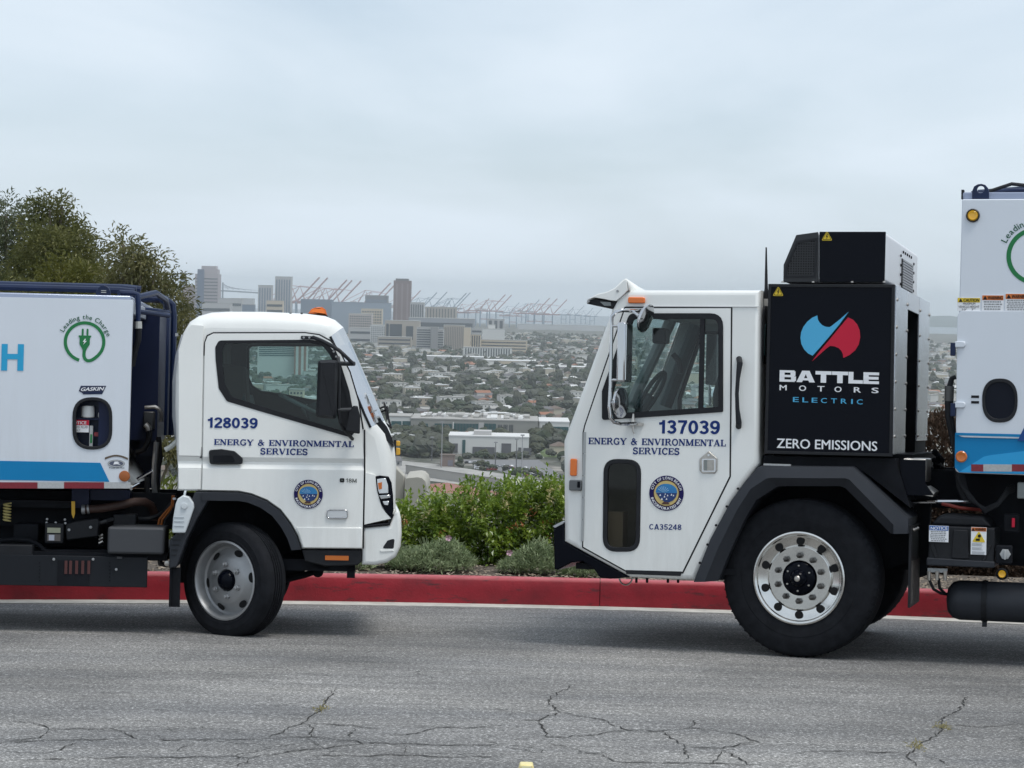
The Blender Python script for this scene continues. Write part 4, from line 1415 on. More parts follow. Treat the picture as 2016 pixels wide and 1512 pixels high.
# --- the black power box behind the cab
bx0, _, bz0, bz1 = R.box(1513, 558, 1762, 898)
bx1 = P(1761, 720)[0]
BW = 2.25
core = MB().box(bx0 + 0.02, bx1 - 0.012, 0.03, 0.742, bz0 + 0.02, bz1 - 0.006).box(bx0 + 0.02, bx1 - 0.35, 0.742, 1.498, bz0 + 0.02, bz1 - 0.006).box(bx0 + 0.02, bx1 - 0.012, 1.498, BW, bz0 + 0.02, bz1 - 0.006).build('power_box', chassis, rt)
pn = MB().prism(R.ps([(1513, 559), (1762, 560), (1757, 899), (1505, 893)]), 0.0, 0.028).build('side_panel', black_gloss, rt, bevel=0.004)
fr_ = MB().plate(R.ps([(1513, 559), (1762, 560), (1757, 899), (1505, 893)]), [inset(R.ps([(1513, 559), (1762, 560), (1757, 899), (1505, 893)]), 0.02)], -0.008, 0.0).build('panel_frame', black_plastic, pn, bevel=0.002)
LV = -0.004
# emblem: two swept wings in a broken disc
def ez(pts): return R.ps([(1480 + a / 5.04, 430 + b_ / 5.04) for a, b_ in pts], LV)
blue_w = [(650, 962), (600, 985), (550, 1025), (512, 1075), (490, 1130), (483, 1185), (492, 1245), (520, 1300), (560, 1340), (603, 1362), (690, 1265), (780, 1160), (870, 1050), (962, 925), (870, 1005), (790, 1068), (770, 1078), (735, 1075), (700, 1060), (670, 1030), (655, 1000)]
red_w = [(595, 1420), (680, 1310), (770, 1205), (860, 1095), (955, 982), (1005, 1005), (1045, 1050), (1070, 1110), (1076, 1180), (1062, 1250), (1025, 1310), (970, 1355), (908, 1385), (905, 1350), (890, 1315), (860, 1285), (815, 1268), (775, 1265), (730, 1300)]
MB().prism(ez(blue_w), LV, 0.0).build('emblem_wing', sky_vinyl, pn, smooth=0)
MB().prism(ez(red_w), LV, 0.0).build('emblem_wing', red_vinyl, pn, smooth=0)
def p8(a, b_): return (1480 + a / 5.04, 700 + b_ / 5.04)
# heavy wide capitals
def wide_caps(s_, x0, x1, y0b, y1b, cap, v, m, parent):
    rects = {'B': [(0, 1, 0, .3), (.0, .95, 0, .22), (0, .95, .78, 1), (0, .95, .4, .6), (.72, 1.0, .05, .45), (.68, .96, .55, .95)],
             'T': [(0, 1, .7, 1), (.33, .67, 0, .72)], 'L': [(0, .34, 0, 1), (0, 1, 0, .3)],
             'E': [(0, .34, 0, 1), (0, 1, 0, .24), (0, 1, .76, 1), (0, .97, .38, .62)]}
    rects['B'] = [(0, .3, 0, 1), (0, .93, 0, .2), (0, .9, .8, 1), (0, .9, .4, .6), (.7, 1.0, .08, .48), (.66, .96, .52, .92)]
    wid = {'B': 1.45, 'A': 1.62, 'T': 1.4, 'L': 1.25, 'E': 1.35}
    gaps = 0.04
    tot = sum(wid[c_] for c_ in s_) + gaps * (len(s_) - 1)
    A = R.p(x0, y0b, v); B = R.p(x1, y1b, v); ch = R.p(x0, y0b - cap, v)[1] - A[1]
    mb = MB()
    acc = 0
    lay = 0
    for c_ in s_:
        def T_(u, q):
            uu = (acc + u * wid[c_]) / tot
            return (A[0] + (B[0] - A[0]) * uu, A[1] + (B[1] - A[1]) * uu + q * ch)
        if c_ == 'A':
            polys = [[(0, 0), (.3, 0), (.36, .16), (.64, .16), (.70, 0), (1, 0), (.70, 1), (.30, 1)]]
            holes = [[(.41, .36), (.59, .36), (.5, .7)]]
            mb.plate([T_(*p) for p in polys[0]], [[T_(*p) for p in holes[0]]], v, v + 0.001)
        else:
            for (a0, a1, b0, b1) in rects[c_]:
                lay = (lay + 1) % 6
                mb.prism([T_(a0, b0), T_(a1, b0), T_(a1, b1), T_(a0, b1)], v - lay * 0.0003, v + 0.001)
        acc += wid[c_] + gaps
    mb.build('lettering', m, parent, smooth=0)
wide_caps('BATTLE', *(p8(275, 0)[0], p8(1262, 0)[0], p8(0, 258)[1], p8(0, 284)[1]), 22.6, LV, white_vinyl, pn)
def spaced(s_, xs, yb, cap, w_, m, bold):
    for i, (ch, x) in enumerate(zip(s_, xs)):
        y = yb[0] + (yb[1] - yb[0]) * i / (len(s_) - 1)
        wl = w_ * (0.28 if ch == 'I' else 1.0)
        x_, y_ = p8(x, y)
        lettering(R, pn, ch, (x_, y_), (x_ + wl, y_ + wl * 0.02), cap, LV, m, bold)
spaced('MOTORS', [275, 468, 650, 820, 1012, 1188], (344, 372), 10.6, 14.2, white_vinyl, 0.018)
spaced('ELECTRIC', [408, 502, 594, 686, 786, 884, 986, 1042], (460, 483), 9.6, 11.6, sky_vinyl, 0.012)
lettering(R, pn, 'ZERO EMISSIONS', p8(247, 915), p8(1245, 947), 18.4, LV, white_vinyl, 0.016)
warning_triangle(R, rt, 1532, 574, 11, -0.0125)
# rear face: two polished sheets with a dark slot between, rows of dome bolts
def rear_v(px, py):                        # depth into the truck of a measured point on the plane x = bx1
    d = ray(px, py); c = Vector((0, 0, HC)) - R.o
    t_ = (bx1 - c.dot(R.ux)) / d.dot(R.ux)
    q = c + d * t_
    return q.dot(R.uy), q.dot(R.uz)
RV = [rear_v(px, 700)[0] for px in (1762, 1787, 1811, 1833)]
sc_k = BW / max(0.5, RV[3])
strips = [(0.03, 0.74), (1.50, BW)]
for k, (v0, v1) in enumerate(strips):
    mb = MB().box(bx1 - 0.011, bx1, v0, v1, bz0 + (0.02 if k == 0 else 0.10), bz1 - 0.005)
    so = mb.build('rear_sheet', sheet, rt, bevel=0.003)
    for e in (v0 + 0.04, v1 - 0.04):
        for j in range(6):
            zz = bz0 + 0.14 + (bz1 - bz0 - 0.24) * j / 5
            MB().lathe([(0.012, bx1), (0.010, bx1 + 0.007), (0.005, bx1 + 0.010)], (0, e, zz), axis='x', n=8).build('dome_bolt', steel, so)
MB().box(bx1 - 0.011, bx1 - 0.001, 0.741, 1.499, bz1 - 0.13, bz1 - 0.006).build('rear_sheet', body_white, rt)
for j in range(4):
    zz = bz0 + 0.2 + 0.3 * j
    MB().lathe([(0.016, bx1 - 0.35), (0.014, bx1 - 0.342), (0.006, bx1 - 0.338)], (0, 1.3, zz), axis='x', n=8).build('slot_bolt', steel, rt)
# cooling unit on top
au = R.ps([(1541, 556), (1541, 520), (1566, 461), (1612, 455), (1742, 455), (1740, 556)])
ac = MB().prism(au, 0.04, 2.1).build('cooling_unit', mat('unit_white', (0.74, 0.75, 0.77), 0.35, coat=0.2), rt, bevel=0.025, seg=3)
acp = MB().prism(R.ps([(1612, 455.5), (1743, 455.5), (1740.5, 555.5), (1612, 555.5)]), 0.025, 0.04).build('unit_panel', black_gloss, ac, bevel=0.004)
ag = R.ps([(1541, 555.5), (1541.5, 521), (1566.5, 462), (1610, 456), (1610, 555.5)])
grid_poly = R.ps([(1571, 479), (1604, 474), (1600, 541), (1549, 541), (1551, 525)])
gp = MB().prism(ag, 0.02, 0.04).build('unit_panel', mat('unit_black', (0.014, 0.015, 0.018), 0.35), ac, bevel=0.004)
gr = MB()
def in_poly(x, z, poly):
    c_ = False
    for i in range(len(poly)):
        (xa, za), (xb, zb) = poly[i], poly[i - 1]
        if (za > z) != (zb > z) and x < (xb - xa) * (z - za) / (zb - za) + xa:
            c_ = not c_
    return c_
xs_ = [p[0] for p in grid_poly]; zs_ = [p[1] for p in grid_poly]
st = 0.0165
i = 0
x = min(xs_)
holes = MB()
while x < max(xs_):
    z = min(zs_)
    while z < max(zs_):
        if in_poly(x + st / 2, z + st / 2, grid_poly):
            holes.box(x + 0.004, x + st - 0.003, 0.0185, 0.021, z + 0.004, z + st - 0.003)
        z += st
    x += st
gh = holes.build('grille_openings', mat('grille_hole', (0.002, 0.002, 0.003), 0.9), ac, smooth=0)
tag(gh, kind='stuff')
rim_ = MB().plate(inset(grid_poly, -0.018), [inset(grid_poly, -0.004)], 0.012, 0.021).build('grille_rim', black_plastic, ac, smooth=0)
warning_triangle(R, rt, 1628, 465, 11, 0.02)
# louvre on the unit's rear face
ax1 = P(1741, 500)[0] + 0.002
lz0, lz1 = P(1741, 545)[1] - 0.01, P(1741, 487)[1]
lf_ = MB().xprism([(1.02, lz0), (1.72, lz0), (1.72, lz1), (1.02, lz1)], ax1 - 0.004, ax1 + 0.004).build('louvre', chassis, ac, smooth=0)
nL = 11
for k in range(nL):
    zz = lz0 + (lz1 - lz0) * (k + 0.5) / nL
    MB().box(ax1 + 0.004, ax1 + 0.010, 1.035, 1.705, zz - 0.0065, zz + 0.0065).build('slat', mat('slat_grey', (0.4, 0.41, 0.43), 0.5), ac, smooth=0)
pts = []
for k in range(5): pts += [(1.1 + 0.13 * k, lz1 + 0.05), (1.1 + 0.13 * k, lz0 - 0.05)]
for k in range(4): pts += [(0.95, lz0 + 0.02 + (lz1 - lz0) * k / 3.1), (1.80, lz0 + 0.02 + (lz1 - lz0) * k / 3.1)]
for v, z in pts:
    MB().lathe([(0.011, ax1 - 0.003), (0.009, ax1 + 0.006)], (0, v, z), axis='x', n=8).build('rivet', black_vinyl, ac)
for px in (1540, 1600, 1677, 1740):
    q = P(px, 556)
    MB().lathe([(0.012, q[1]), (0.01, q[1] + 0.008), (0.004, q[1] + 0.012)], (q[0], 0.02, 0), axis='z', n=10).build('dome_bolt', steel, ac)

# --- front fender, inner arch, mud flap
fo = [(1367, 1145), (1400, 1060), (1441, 985), (1470, 945), (1492, 920), (1500, 916), (1680, 918), (1684, 920), (1792, 1020), (1790, 1050)]
fi = [(1415, 1143), (1434, 1095), (1468, 1020), (1490, 984), (1528, 959), (1535, 957), (1655, 957), (1665, 961), (1754, 1050), (1756, 1050)]
fm = [(1392, 1144), (1418, 1078), (1456, 1002), (1482, 962), (1512, 942), (1522, 940), (1668, 941), (1676, 944), (1762, 1032), (1762, 1050)]
O_, M_, I_ = R.ps(fo), R.ps(fm), R.ps(fi)
mb = MB()
n_ = len(fo)
rows = [[(x, 0.55, z) for x, z in O_], [(x, 0.02, z) for x, z in O_], [(x, -0.06, z) for x, z in inset(O_[:] + [], 0.0)], [(x, -0.085, z) for x, z in M_], [(x, -0.02, z) for x, z in I_], [(x, 0.5, z) for x, z in I_]]
rows[2] = [(O_[i][0] * 0.93 + M_[i][0] * 0.07, -0.055, O_[i][1] * 0.93 + M_[i][1] * 0.07) for i in range(n_)]
mb.add([p for r_ in rows for p in r_], [(k * n_ + i, k * n_ + i + 1, (k + 1) * n_ + i + 1, (k + 1) * n_ + i) for k in range(len(rows) - 1) for i in range(n_ - 1)])
for e in (0, n_ - 1):
    mb.add([r_[e] for r_ in rows], [(0, 1, 2, 3, 4, 5)])
fen = mb.build('fender', fender_plastic, rt, smooth=20)
a, b_ = P(1503, 915, -0.03), P(1556, 915, -0.03)
MB().box(a[0], b_[0], -0.03, -0.0, a[1] - 0.004, a[1] + 0.008).build('fender_trim', silver_tape, fen)
q0, q1 = P(1492, 921, -0.075), P(1491, 984, -0.075)
for pxy in ((1455, 962), (1433, 997), (1412, 1034), (1395, 1072), (1380, 1108)):
    q = P(pxy[0] - 2, pxy[1], -0.05)
    MB().lathe([(0.008, -0.062), (0.009, -0.05)], (q[0], 0, q[1]), n=8).build('bolt', black_vinyl, fen)
MB().prism([P(*p) for p in [(1385, 1138), (1440, 1000), (1495, 920), (1690, 920), (1788, 1010), (1788, 1110), (1700, 1140)]], 0.5, 0.56).build('arch_liner', chassis, rt)
# dark frame parts under the box and behind the wheel
MB().prism(R.ps([(1500, 897), (1760, 903), (1790, 1000), (1700, 930), (1500, 918)]), 0.06, 0.5).build('box_mount', chassis, rt)
MB().box(bx0, bx1 + 0.1, 0.3, 2.0, P(1600, 935)[1], bz0 + 0.02).build('subframe', chassis, rt)
q = P(1795, 1050, 0.02)
fl_z0 = P(1790, 1196, 0.03)[1]
mb = MB().box(q[0] - 0.015, q[0], 0.0, 0.6, fl_z0, q[1] + 0.05)
fl = mb.build('mud_flap', black_plastic, rt)
for k in range(3):
    MB().lathe([(0.012, q[0] - 0.001), (0.010, q[0] + 0.012)], (0, 0.12 + 0.12 * k, q[1] + 0.02), axis='x', n=10).build('bolt', steel, fl)
MB().box(q[0] + 0.0005, q[0] + 0.003, 0.05, 0.55, fl_z0 + 0.02, fl_z0 + 0.3).build('flap_print', mat('flap_grey', (0.09, 0.085, 0.08), 0.7, var=0.5, scale=18), fl)
# steel bracket step behind the box
stp = R.ps([(1765, 903), (1845, 903), (1845, 950), (1858, 963), (1853, 975), (1800, 975), (1768, 940)], 0.1)
ax0 = P(1778, 905, 0.1)[0]; 
MB().prism([P(*p, 0.1) for p in [(1772, 905), (1822, 906), (1822, 953), (1838, 975), (1775, 975)]], 0.1, 0.12).build('battery_bracket', black_gloss, rt)
q0, q1 = P(1778, 899, 0.12), P(1823, 976, 0.12)
MB().box(q0[0], q1[0], 0.121, 0.45, q1[1] + 0.09, q0[1] - 0.01).build('battery_case', steel, rt, bevel=0.01)
MB().prism([P(1823, 958, 0.12), P(1840, 970, 0.12), P(1836, 978, 0.12), P(1820, 975, 0.12)], 0.121, 0.45).build('case_foot', steel, rt)

# --- wheel
def front_wheel_right(cx, cy, Rt, v):
    wroot = empty('wheel')
    wroot.parent = rt
    return wroot
wc = P(1571, 1139, 0.0)
RT_R = wc[1] - 0.002
wl = MB()
rr = 0.296
prof_w = [(rr + 0.012, 0.010), (rr + 0.014, 0.0), (rr + 0.004, -0.004), (rr - 0.008, 0.004), (rr - 0.014, 0.016), (rr - 0.022, 0.02), (rr - 0.03, 0.026), (rr - 0.075, 0.04), (rr - 0.082, 0.03), (rr - 0.088, 0.026), (0.118, 0.028), (0.112, 0.034), (0.112, 0.09)]
wheel_r = MB().lathe(prof_w, n=64, cap=False).lathe([(rr + 0.012, 0.02), (rr - 0.03, 0.12), (0.1, 0.14)], n=48, cap=False).build('wheel', alloy, rt, smooth=25)
make_tyre(wheel_r, RT_R, 0.30, rr, 4, 64)
for k in range(10):
    a = 2 * pi * (k + 0.5) / 10
    r_ = rr - 0.052
    MB().lathe([(0.0265, 0.0), (0.0265, 0.03), (0.0005, 0.03)], (0, 0, 0), n=20).build('hand_hole', mat('hole_dark', (0.006, 0.006, 0.007), 0.9), wheel_r).matrix_local = Matrix.Translation((r_ * cos(a), 0.0215, r_ * sin(a)))
for k in range(10):
    a = 2 * pi * k / 10 + pi / 2
    r_ = 0.152
    MB().lathe([(0.0215, 0.024), (0.0205, -0.004), (0.017, -0.012), (0.009, -0.034), (0.0005, -0.036)], (r_ * cos(a), 0, r_ * sin(a)), n=6).build('lug_nut', mat('nut_grey', (0.10, 0.095, 0.09), 0.45, 0.7), wheel_r, smooth=0)
MB().lathe([(0.112, 0.05), (0.108, 0.01), (0.095, -0.002), (0.06, -0.008), (0.05, -0.03), (0.034, -0.045), (0.0005, -0.048)], n=36).build('hub', black_gloss, wheel_r)
MB().lathe([(0.02, -0.047), (0.016, -0.051), (0.0005, -0.052)], n=16).build('hub_cap', steel, wheel_r)
for k in range(6):
    a = 2 * pi * k / 6 + 0.5
    MB().lathe([(0.006, -0.004), (0.006, -0.016), (0.0005, -0.017)], (0.084 * cos(a), 0, 0.084 * sin(a)), n=8).build('hub_bolt', steel, wheel_r)
wheel_r.location = (wc[0], 0.03, wc[1])
wheel_r.rotation_euler = (0, 0, radians(-5))
tw = copy_tree(wheel_r, rt)
tw.location = (wc[0], WR - 0.03, wc[1])
tw.rotation_euler = (0, 0, radians(180 - 5))
MB().tube([(wc[0], 0.3, wc[1]), (wc[0], WR - 0.3, wc[1])], 0.07, 10).build('axle', chassis, rt)

# --- chassis rails behind the cab
zr = P(1900, 985, 0.6)[1]
MB().box(bx0 - 0.6, bx0 + 6.2, 0.72, 0.80, zr - 0.06, zr + 0.2).build('chassis_rail', chassis, rt)
MB().box(bx0 - 0.6, bx0 + 6.2, 1.5, 1.58, zr - 0.06, zr + 0.2).build('chassis_rail', chassis, rt)
# tall refuse body: white side, hinged door, blue band
by0 = 0.0
def RB(px, py): return R.p(px, py, by0)
bl = RB(1892, 640)[0]
side_px = [(1894, 391), (1894.5, 392), (1878, 900), (1879, 925), (1887, 931)]
top_z = RB(1894, 392)[1]; bot_z = RB(1890, 931)[1]
xl_t = RB(1894, 392)[0]; xl_b = RB(1880, 920)[0]
BXE = xl_b + 3.6
bodyp = rounded([(xl_b, bot_z), (BXE, bot_z - 0.02), (BXE, top_z), (xl_t, top_z)], [0.04, 0, 0, 0.01])
body = MB().prism(bodyp, by0, 2.35).build('refuse_body', body_white, rt, bevel=0.008)
MB().box(xl_t, BXE, by0 + 0.05, 2.3, top_z, top_z + 0.05).build('body_roof', mat('roof_blue_grey', (0.30, 0.34, 0.45), 0.3, 0.3), rt, bevel=0.01)
# door skin
dz0 = RB(1900, 861)[1]; dz1 = RB(1900, 612)[1]
dpx = rounded([(RB(1882, 862)[0], dz0), (BXE - 0.4, dz0), (BXE - 0.4, dz1), (RB(1885, 612)[0], dz1)], [0.06, 0, 0, 0.05])
dz_in = rounded(R.ps([(1938, 747), (2000, 747), (2000, 830), (1938, 830)], -0.012), [0.115] * 4, 8)
bd = MB().plate(dpx, [R.ps([(1969 + 31 * cos(t_) if abs(cos(t_)) > 0 else 1969, 788.5 + 40.5 * sin(t_)) for t_ in [2 * pi * k / 36 for k in range(36)]], -0.012)], -0.012, -0.001).build('body_door', body_white, rt, bevel=0.004)
ov = lambda k, kk=None: R.ps([(1968.5 + (33 * k) * (abs(cos(t_)) ** 0.8) * (1 if cos(t_) > 0 else -1), 788.5 + (41 * (kk or k)) * (abs(sin(t_)) ** 0.8) * (1 if sin(t_) > 0 else -1)) for t_ in [2 * pi * k_ / 40 for k_ in range(40)]], -0.016)
hf = MB().plate(ov(1.06), [ov(0.88)], -0.018, -0.008).build('hatch_frame', black_plastic, rt, bevel=0.003)
MB().prism(ov(0.885), -0.009, -0.006).build('hatch_pane', mat('dark_hatch', (0.003, 0.005, 0.012), 0.5, spec=0.2), rt, smooth=0)
for yy in (678, 797):
    a, b_, z0, z1 = R.box(1880, yy - 6, 1901, yy + 6, -0.02)
    h_ = MB().prism(rounded([(a, z0), (b_, z0), (b_, z1), (a, z1)], [0, 0.02, 0.02, 0], 4), -0.03, -0.012).build('door_hinge', body_white, rt, bevel=0.005)
    MB().box(a - 0.028, a + 0.004, -0.03, 0.02, z0 - 0.055, z1 - 0.01).build('hinge_block', navy, h_, bevel=0.003)
# amber round lamp, lifting eye, pipes on the roof
def round_lamp(px, py, r_px, v, m, ringm, rp=1.3, name='marker_lamp'):
    c = R.p(px, py, v); r_ = abs(R.p(px + r_px, py, v)[0] - c[0])
    o = MB().lathe([(r_, v - 0.014), (r_ * 0.8, v - 0.02), (r_ * 0.4, v - 0.016), (0.0005, v - 0.018)], (c[0], 0, c[1]), n=24).build(name, m, rt)
    if ringm:
        MB().lathe([(r_ * rp, v), (r_ * rp, v - 0.012), (r_ * 1.12, v - 0.02), (r_ * 0.99, v - 0.012)], (c[0], 0, c[1]), n=28, cap=False).build('lamp_ring', ringm, o)
    return o
round_lamp(1915.5, 424.5, 10.5, -0.001, yellow_lens, mat('lamp_ring_brown', (0.03, 0.025, 0.02), 0.5))
round_lamp(1893, 899, 11.5, -0.006, orange_lens, None)
eye = R.ps([(1914, 392), (1914, 376), (1918, 367), (1925, 363), (1932, 362), (1940, 364), (1945, 370), (1947, 378), (1947, 392)], 0.04)
MB().plate(eye, [disc_poly(R.p(1931, 373, 0.04), 0.024, n=16)], 0.03, 0.06).build('lifting_eye', navy, rt, bevel=0.004)
for i, (yy, vv_) in enumerate(((374, 0.35), (377, 0.6), (371, 0.9))):
    q0, q1 = R.p(1894, yy + 2, vv_), R.p(2016, yy, vv_)
    zt = max(q0[1], top_z + 0.06)
    MB().tube([(xl_t + 0.03, vv_, zt - 0.02), (xl_t + 0.3, vv_, zt), (BXE, vv_, zt + 0.02)], 0.018, 8).build('roof_pipe', navy, rt)
a, b_, z0, z1 = R.box(1893, 374, 1898, 392, 0.1)
MB().box(a, b_, 0.08, 0.14, z0, z1).build('roof_bracket', black_plastic, rt)
q = [(xl_t + 0.16, 0.2, top_z + 0.07), (xl_t + 0.3, 0.22, top_z + 0.12), (xl_t + 0.5, 0.25, top_z + 0.1), (xl_t + 0.9, 0.25, top_z + 0.07)]
MB().tube(q, 0.012, 8).build('roof_hose', black_plastic, rt)
charge_emblem(R, rt, 2039, 504, 58, -0.002)
label_plate(R, rt, 1884.5, 586, 1930, 612, -0.004, 'CAUTION', yellow_vinyl, 0.36, None, lines=0, triangle=True)
lettering(R, rt, 'MAXIMUM', (1896, 600), (1920, 600), 4.2, -0.0065, black_vinyl, 0.0)
lettering(R, rt, 'VEHICLE HEIGHT', (1887, 606), (1928, 606), 4.2, -0.0065, black_vinyl, 0.0)
lettering(R, rt, "10'   7\"", (1894, 611), (1920, 611), 3.6, -0.0065, black_vinyl, 0.0)
label_plate(R, rt, 1933, 581, 1976, 612, -0.004, 'WARNING', orange_vinyl, 0.32, lines=4, triangle=True)
label_plate(R, rt, 1979, 578, 2026, 612, -0.004, 'WARNING', orange_vinyl, 0.32, lines=6, triangle=True)
for yy in (781, 792):
    a, b_, z0, z1 = R.box(1912, yy - 2.5, 1927.5, yy + 2.5, -0.014)
    MB().box(a, b_, -0.0145, -0.012, z0, z1).build('data_label', black_vinyl, rt)
# blue band with its paler sweep and tape
a0 = RB(1881, 852)
bb = R.ps([(1881, 853), (2016, 853), (2040, 853)], -0.0135)
band_z1 = R.p(1950, 853.5, -0.0135)[1]
band = [(xl_b - 0.001, bot_z + 0.035), (xl_b + 0.03, bot_z + 0.003), (BXE, bot_z + 0.003), (BXE, band_z1), (R.p(1880, 852, -0.0135)[0], band_z1)]
bandp = MB().prism(band, -0.0035, 0.0).build('blue_band', blue_stripe, rt, smooth=0)
bandd = [p for p in [(RB(1882, 862)[0] + 0.0, dz0 + 0.012), (BXE - 0.402, dz0 + 0.002), (BXE - 0.402, band_z1), (RB(1882, 853)[0] + 0.002, band_z1)]]
MB().prism(bandd, -0.0142, -0.0122).build('band_on_door', blue_stripe, bandp, smooth=0)
sw_ = R.ps([(1885, 929), (1937, 899), (1950, 896), (2016, 888), (2060, 884), (2060, 934), (1900, 930)], -0.005)
MB().prism([(max(x, xl_b + 0.03), max(z, bot_z + 0.004)) for x, z in sw_], -0.0055, -0.0035).build('pale_sweep', blue_stripe2, bandp, smooth=0)
MB().prism(R.ps([(2003, 868), (2018, 838), (2060, 838), (2060, 868)], -0.0165), -0.0165, -0.0143).build('dark_sweep', mat('deep_blue_vinyl', (0.02, 0.07, 0.24), 0.4), bandp, smooth=0)
xx = [(1912, 1936, 0), (1936, 1992, 1), (1992, 2040, 0)]
for x0, x1, kx in xx:
    p_ = R.ps([(x0, 914), (x1, 914.5), (x1, 928.5), (x0, 928)], -0.007)
    MB().prism(p_, -0.0075, -0.0056).build('reflective_tape', silver_tape if kx else red_tape, rt, smooth=0)
# hose down the front of the body
q = [(P(1882, 742, 0.25), .25), (P(1874, 745, .25), .25), (P(1870, 760, .25), .25), (P(1868, 785, .25), .25), (P(1869, 820, .25), .25), (P(1876, 860, .25), .25), (P(1884, 900, .25), .25), (P(1890, 960, .3), .3), (P(1900, 985, .3), .3)]
MB().tube([(a, v, b_) for (a, b_), v in q], [0.016, 0.018, 0.02, 0.03, 0.028, 0.026, 0.024, 0.024, 0.024], 10).build('hydraulic_hose', black_plastic, rt)
q = P(1869, 775, .25)
MB().tube([(q[0], .25, q[1] + 0.05), (q[0] - 0.002, .25, q[1] - 0.05)], 0.031, 12).build('hose_sleeve', mat('sleeve_grey', (0.13, 0.13, 0.125), 0.5, 0.4), rt)

# --- underneath: battery bank, sockets, air tank
a, b_, z0, z1 = R.box(1826, 1037, 1958, 1115, 0.06)
bbx = MB().prism(rounded([(a, z0 + 0.0), (b_, z0), (b_, z1), (a + 0.015, z1)], [0.03, 0.03, 0.015, 0.015]), 0.06, 0.58).build('battery_bank', black_plastic, rt, bevel=0.014, seg=3)
MB().prism(rounded([(a - 0.004, z0 - 0.002), (b_ + 0.004, z0 - 0.002), (b_ + 0.004, z0 + 0.04), (a - 0.004, z0 + 0.05)], 0.01), 0.045, 0.6).build('bank_tray', fender_plastic, bbx, bevel=0.008)
MB().prism([(a + 0.01, z1 + 0.0), (b_ - 0.02, z1), (b_ - 0.08, z1 + 0.07), (a + 0.07, z1 + 0.07)], 0.1, 0.55).build('bank_lid', black_plastic, bbx, bevel=0.02)
m0, m1 = R.p(1873, 1080, 0.045)[0], R.p(1908, 1080, 0.045)[0]
MB().prism(rounded([(m0, z0 + 0.05), (m1, z0 + 0.05), (m1 - 0.01, z1 - 0.02), (m0 + 0.01, z1 - 0.02)], 0.012), 0.045, 0.062).build('bank_rib', black_plastic, bbx, bevel=0.006)
for p_ in ([(1830, 1070), (1838, 1070), (1848, 1103), (1842, 1103)], [(1952, 1073), (1944, 1073), (1932, 1106), (1938, 1106)]):
    MB().prism(R.ps(p_, 0.05), 0.048, 0.062).build('bank_rib', black_plastic, bbx, bevel=0.004)
label_plate(R, rt, 1829, 1035, 1867.5, 1067, 0.040, 'NOTICE', mat('notice_blue', (0.02, 0.12, 0.42), 0.5), 0.29, white_vinyl, lines=6, name='notice_label')
wl_ = label_plate(R, rt, 1911.5, 1038, 1942, 1092, 0.040, 'WARNING', orange_vinyl, 0.15, lines=0, triangle=True)
c = R.p(1927, 1057, 0.038); s_ = 0.043
MB().prism(rounded([(c[0] - s_, c[1] - s_ * .8), (c[0] + s_, c[1] - s_ * .8), (c[0], c[1] + s_ * .9)], 0.006, 2), 0.0375, 0.040).build('hazard_triangle', yellow_vinyl, wl_, smooth=0)
MB().prism(disc_poly((c[0] + 0.004, c[1] + 0.006), 0.011, n=10), 0.036, 0.0375).prism([(c[0] - 0.02, c[1] - 0.026), (c[0] + 0.006, c[1] - 0.026), (c[0] + 0.008, c[1] - 0.01), (c[0] - 0.018, c[1] - 0.012)], 0.0362, 0.0375).build('hazard_symbol', black_vinyl, wl_, smooth=0)
fp = MB()
rnd = random.Random(4)
for yy in range(1070, 1091, 2):
    if yy in (1076, 1084): continue
    q0, q1 = R.p(1913.5, yy, 0.039), R.p(1913.5 + rnd.uniform(18, 26), yy, 0.039)
    fp.box(q0[0], q1[0], 0.0385, 0.0398, q0[1] - 0.0012, q0[1] + 0.0012)
fp.build('fine_print', paper, wl_, smooth=0)
c0, c1 = R.p(1863, 1180, 0.3), R.p(1863, 1141, 0.3)
tr_ = c1[1] - c0[1]
tc_ = c0
tank = MB().lathe([(0.0005, tc_[0] - 0.0), (tr_ * 0.6, tc_[0] + 0.012), (tr_ * 0.9, tc_[0] + 0.045), (tr_, tc_[0] + 0.09), (tr_, tc_[0] + 1.2), (tr_ * 0.9, tc_[0] + 1.25), (0.0005, tc_[0] + 1.29)], (0, 0.3, tc_[1]), axis='x', n=36).build('air_tank', fender_plastic, rt, smooth=50)
for off in (0.235, 0.9):
    MB().lathe([(tr_ + 0.001, tc_[0] + off), (tr_ + 0.006, tc_[0] + off), (tr_ + 0.006, tc_[0] + off + 0.035), (tr_ + 0.001, tc_[0] + off + 0.035)], (0, 0.3, tc_[1]), axis='x', n=32, cap=False).build('tank_strap', black_plastic, tank)
MB().box(tc_[0] + 0.24, tc_[0] + 0.27, 0.25, 0.28, tc_[1] - tr_ - 0.035, tc_[1] - tr_).build('strap_bolt', black_plastic, tank)
round_lamp(1973, 1130, 8, 0.03, yellow_lens, chassis, 1.5, 'side_lamp')
a, b_, z0, z1 = R.box(1960, 1074, 1992, 1110, 0.04)
sk = MB().box(a, b_, 0.045, 0.12, z0, z1).build('socket_box', chassis, rt, bevel=0.008)
c = R.p(1979, 1091, 0.04)
MB().lathe([(0.036, 0.045), (0.034, 0.03), (0.022, 0.028), (0.0005, 0.028)], (c[0], 0, c[1]), n=6).build('rotary_switch', mat('switch_grey', (0.42, 0.43, 0.43), 0.5), sk)
MB().box(c[0] - 0.007, c[0] + 0.007, 0.012, 0.028, c[1] - 0.035, c[1] + 0.03).build('switch_lever', mat('switch_grey', (0.42, 0.43, 0.43), 0.5), sk, bevel=0.004)
a, b_, z0, z1 = R.box(1976, 1012, 2006, 1048, 0.1)
s2 = MB().box(a, b_, 0.1, 0.2, z0, z1).build('isolator_box', chassis, rt, bevel=0.008)
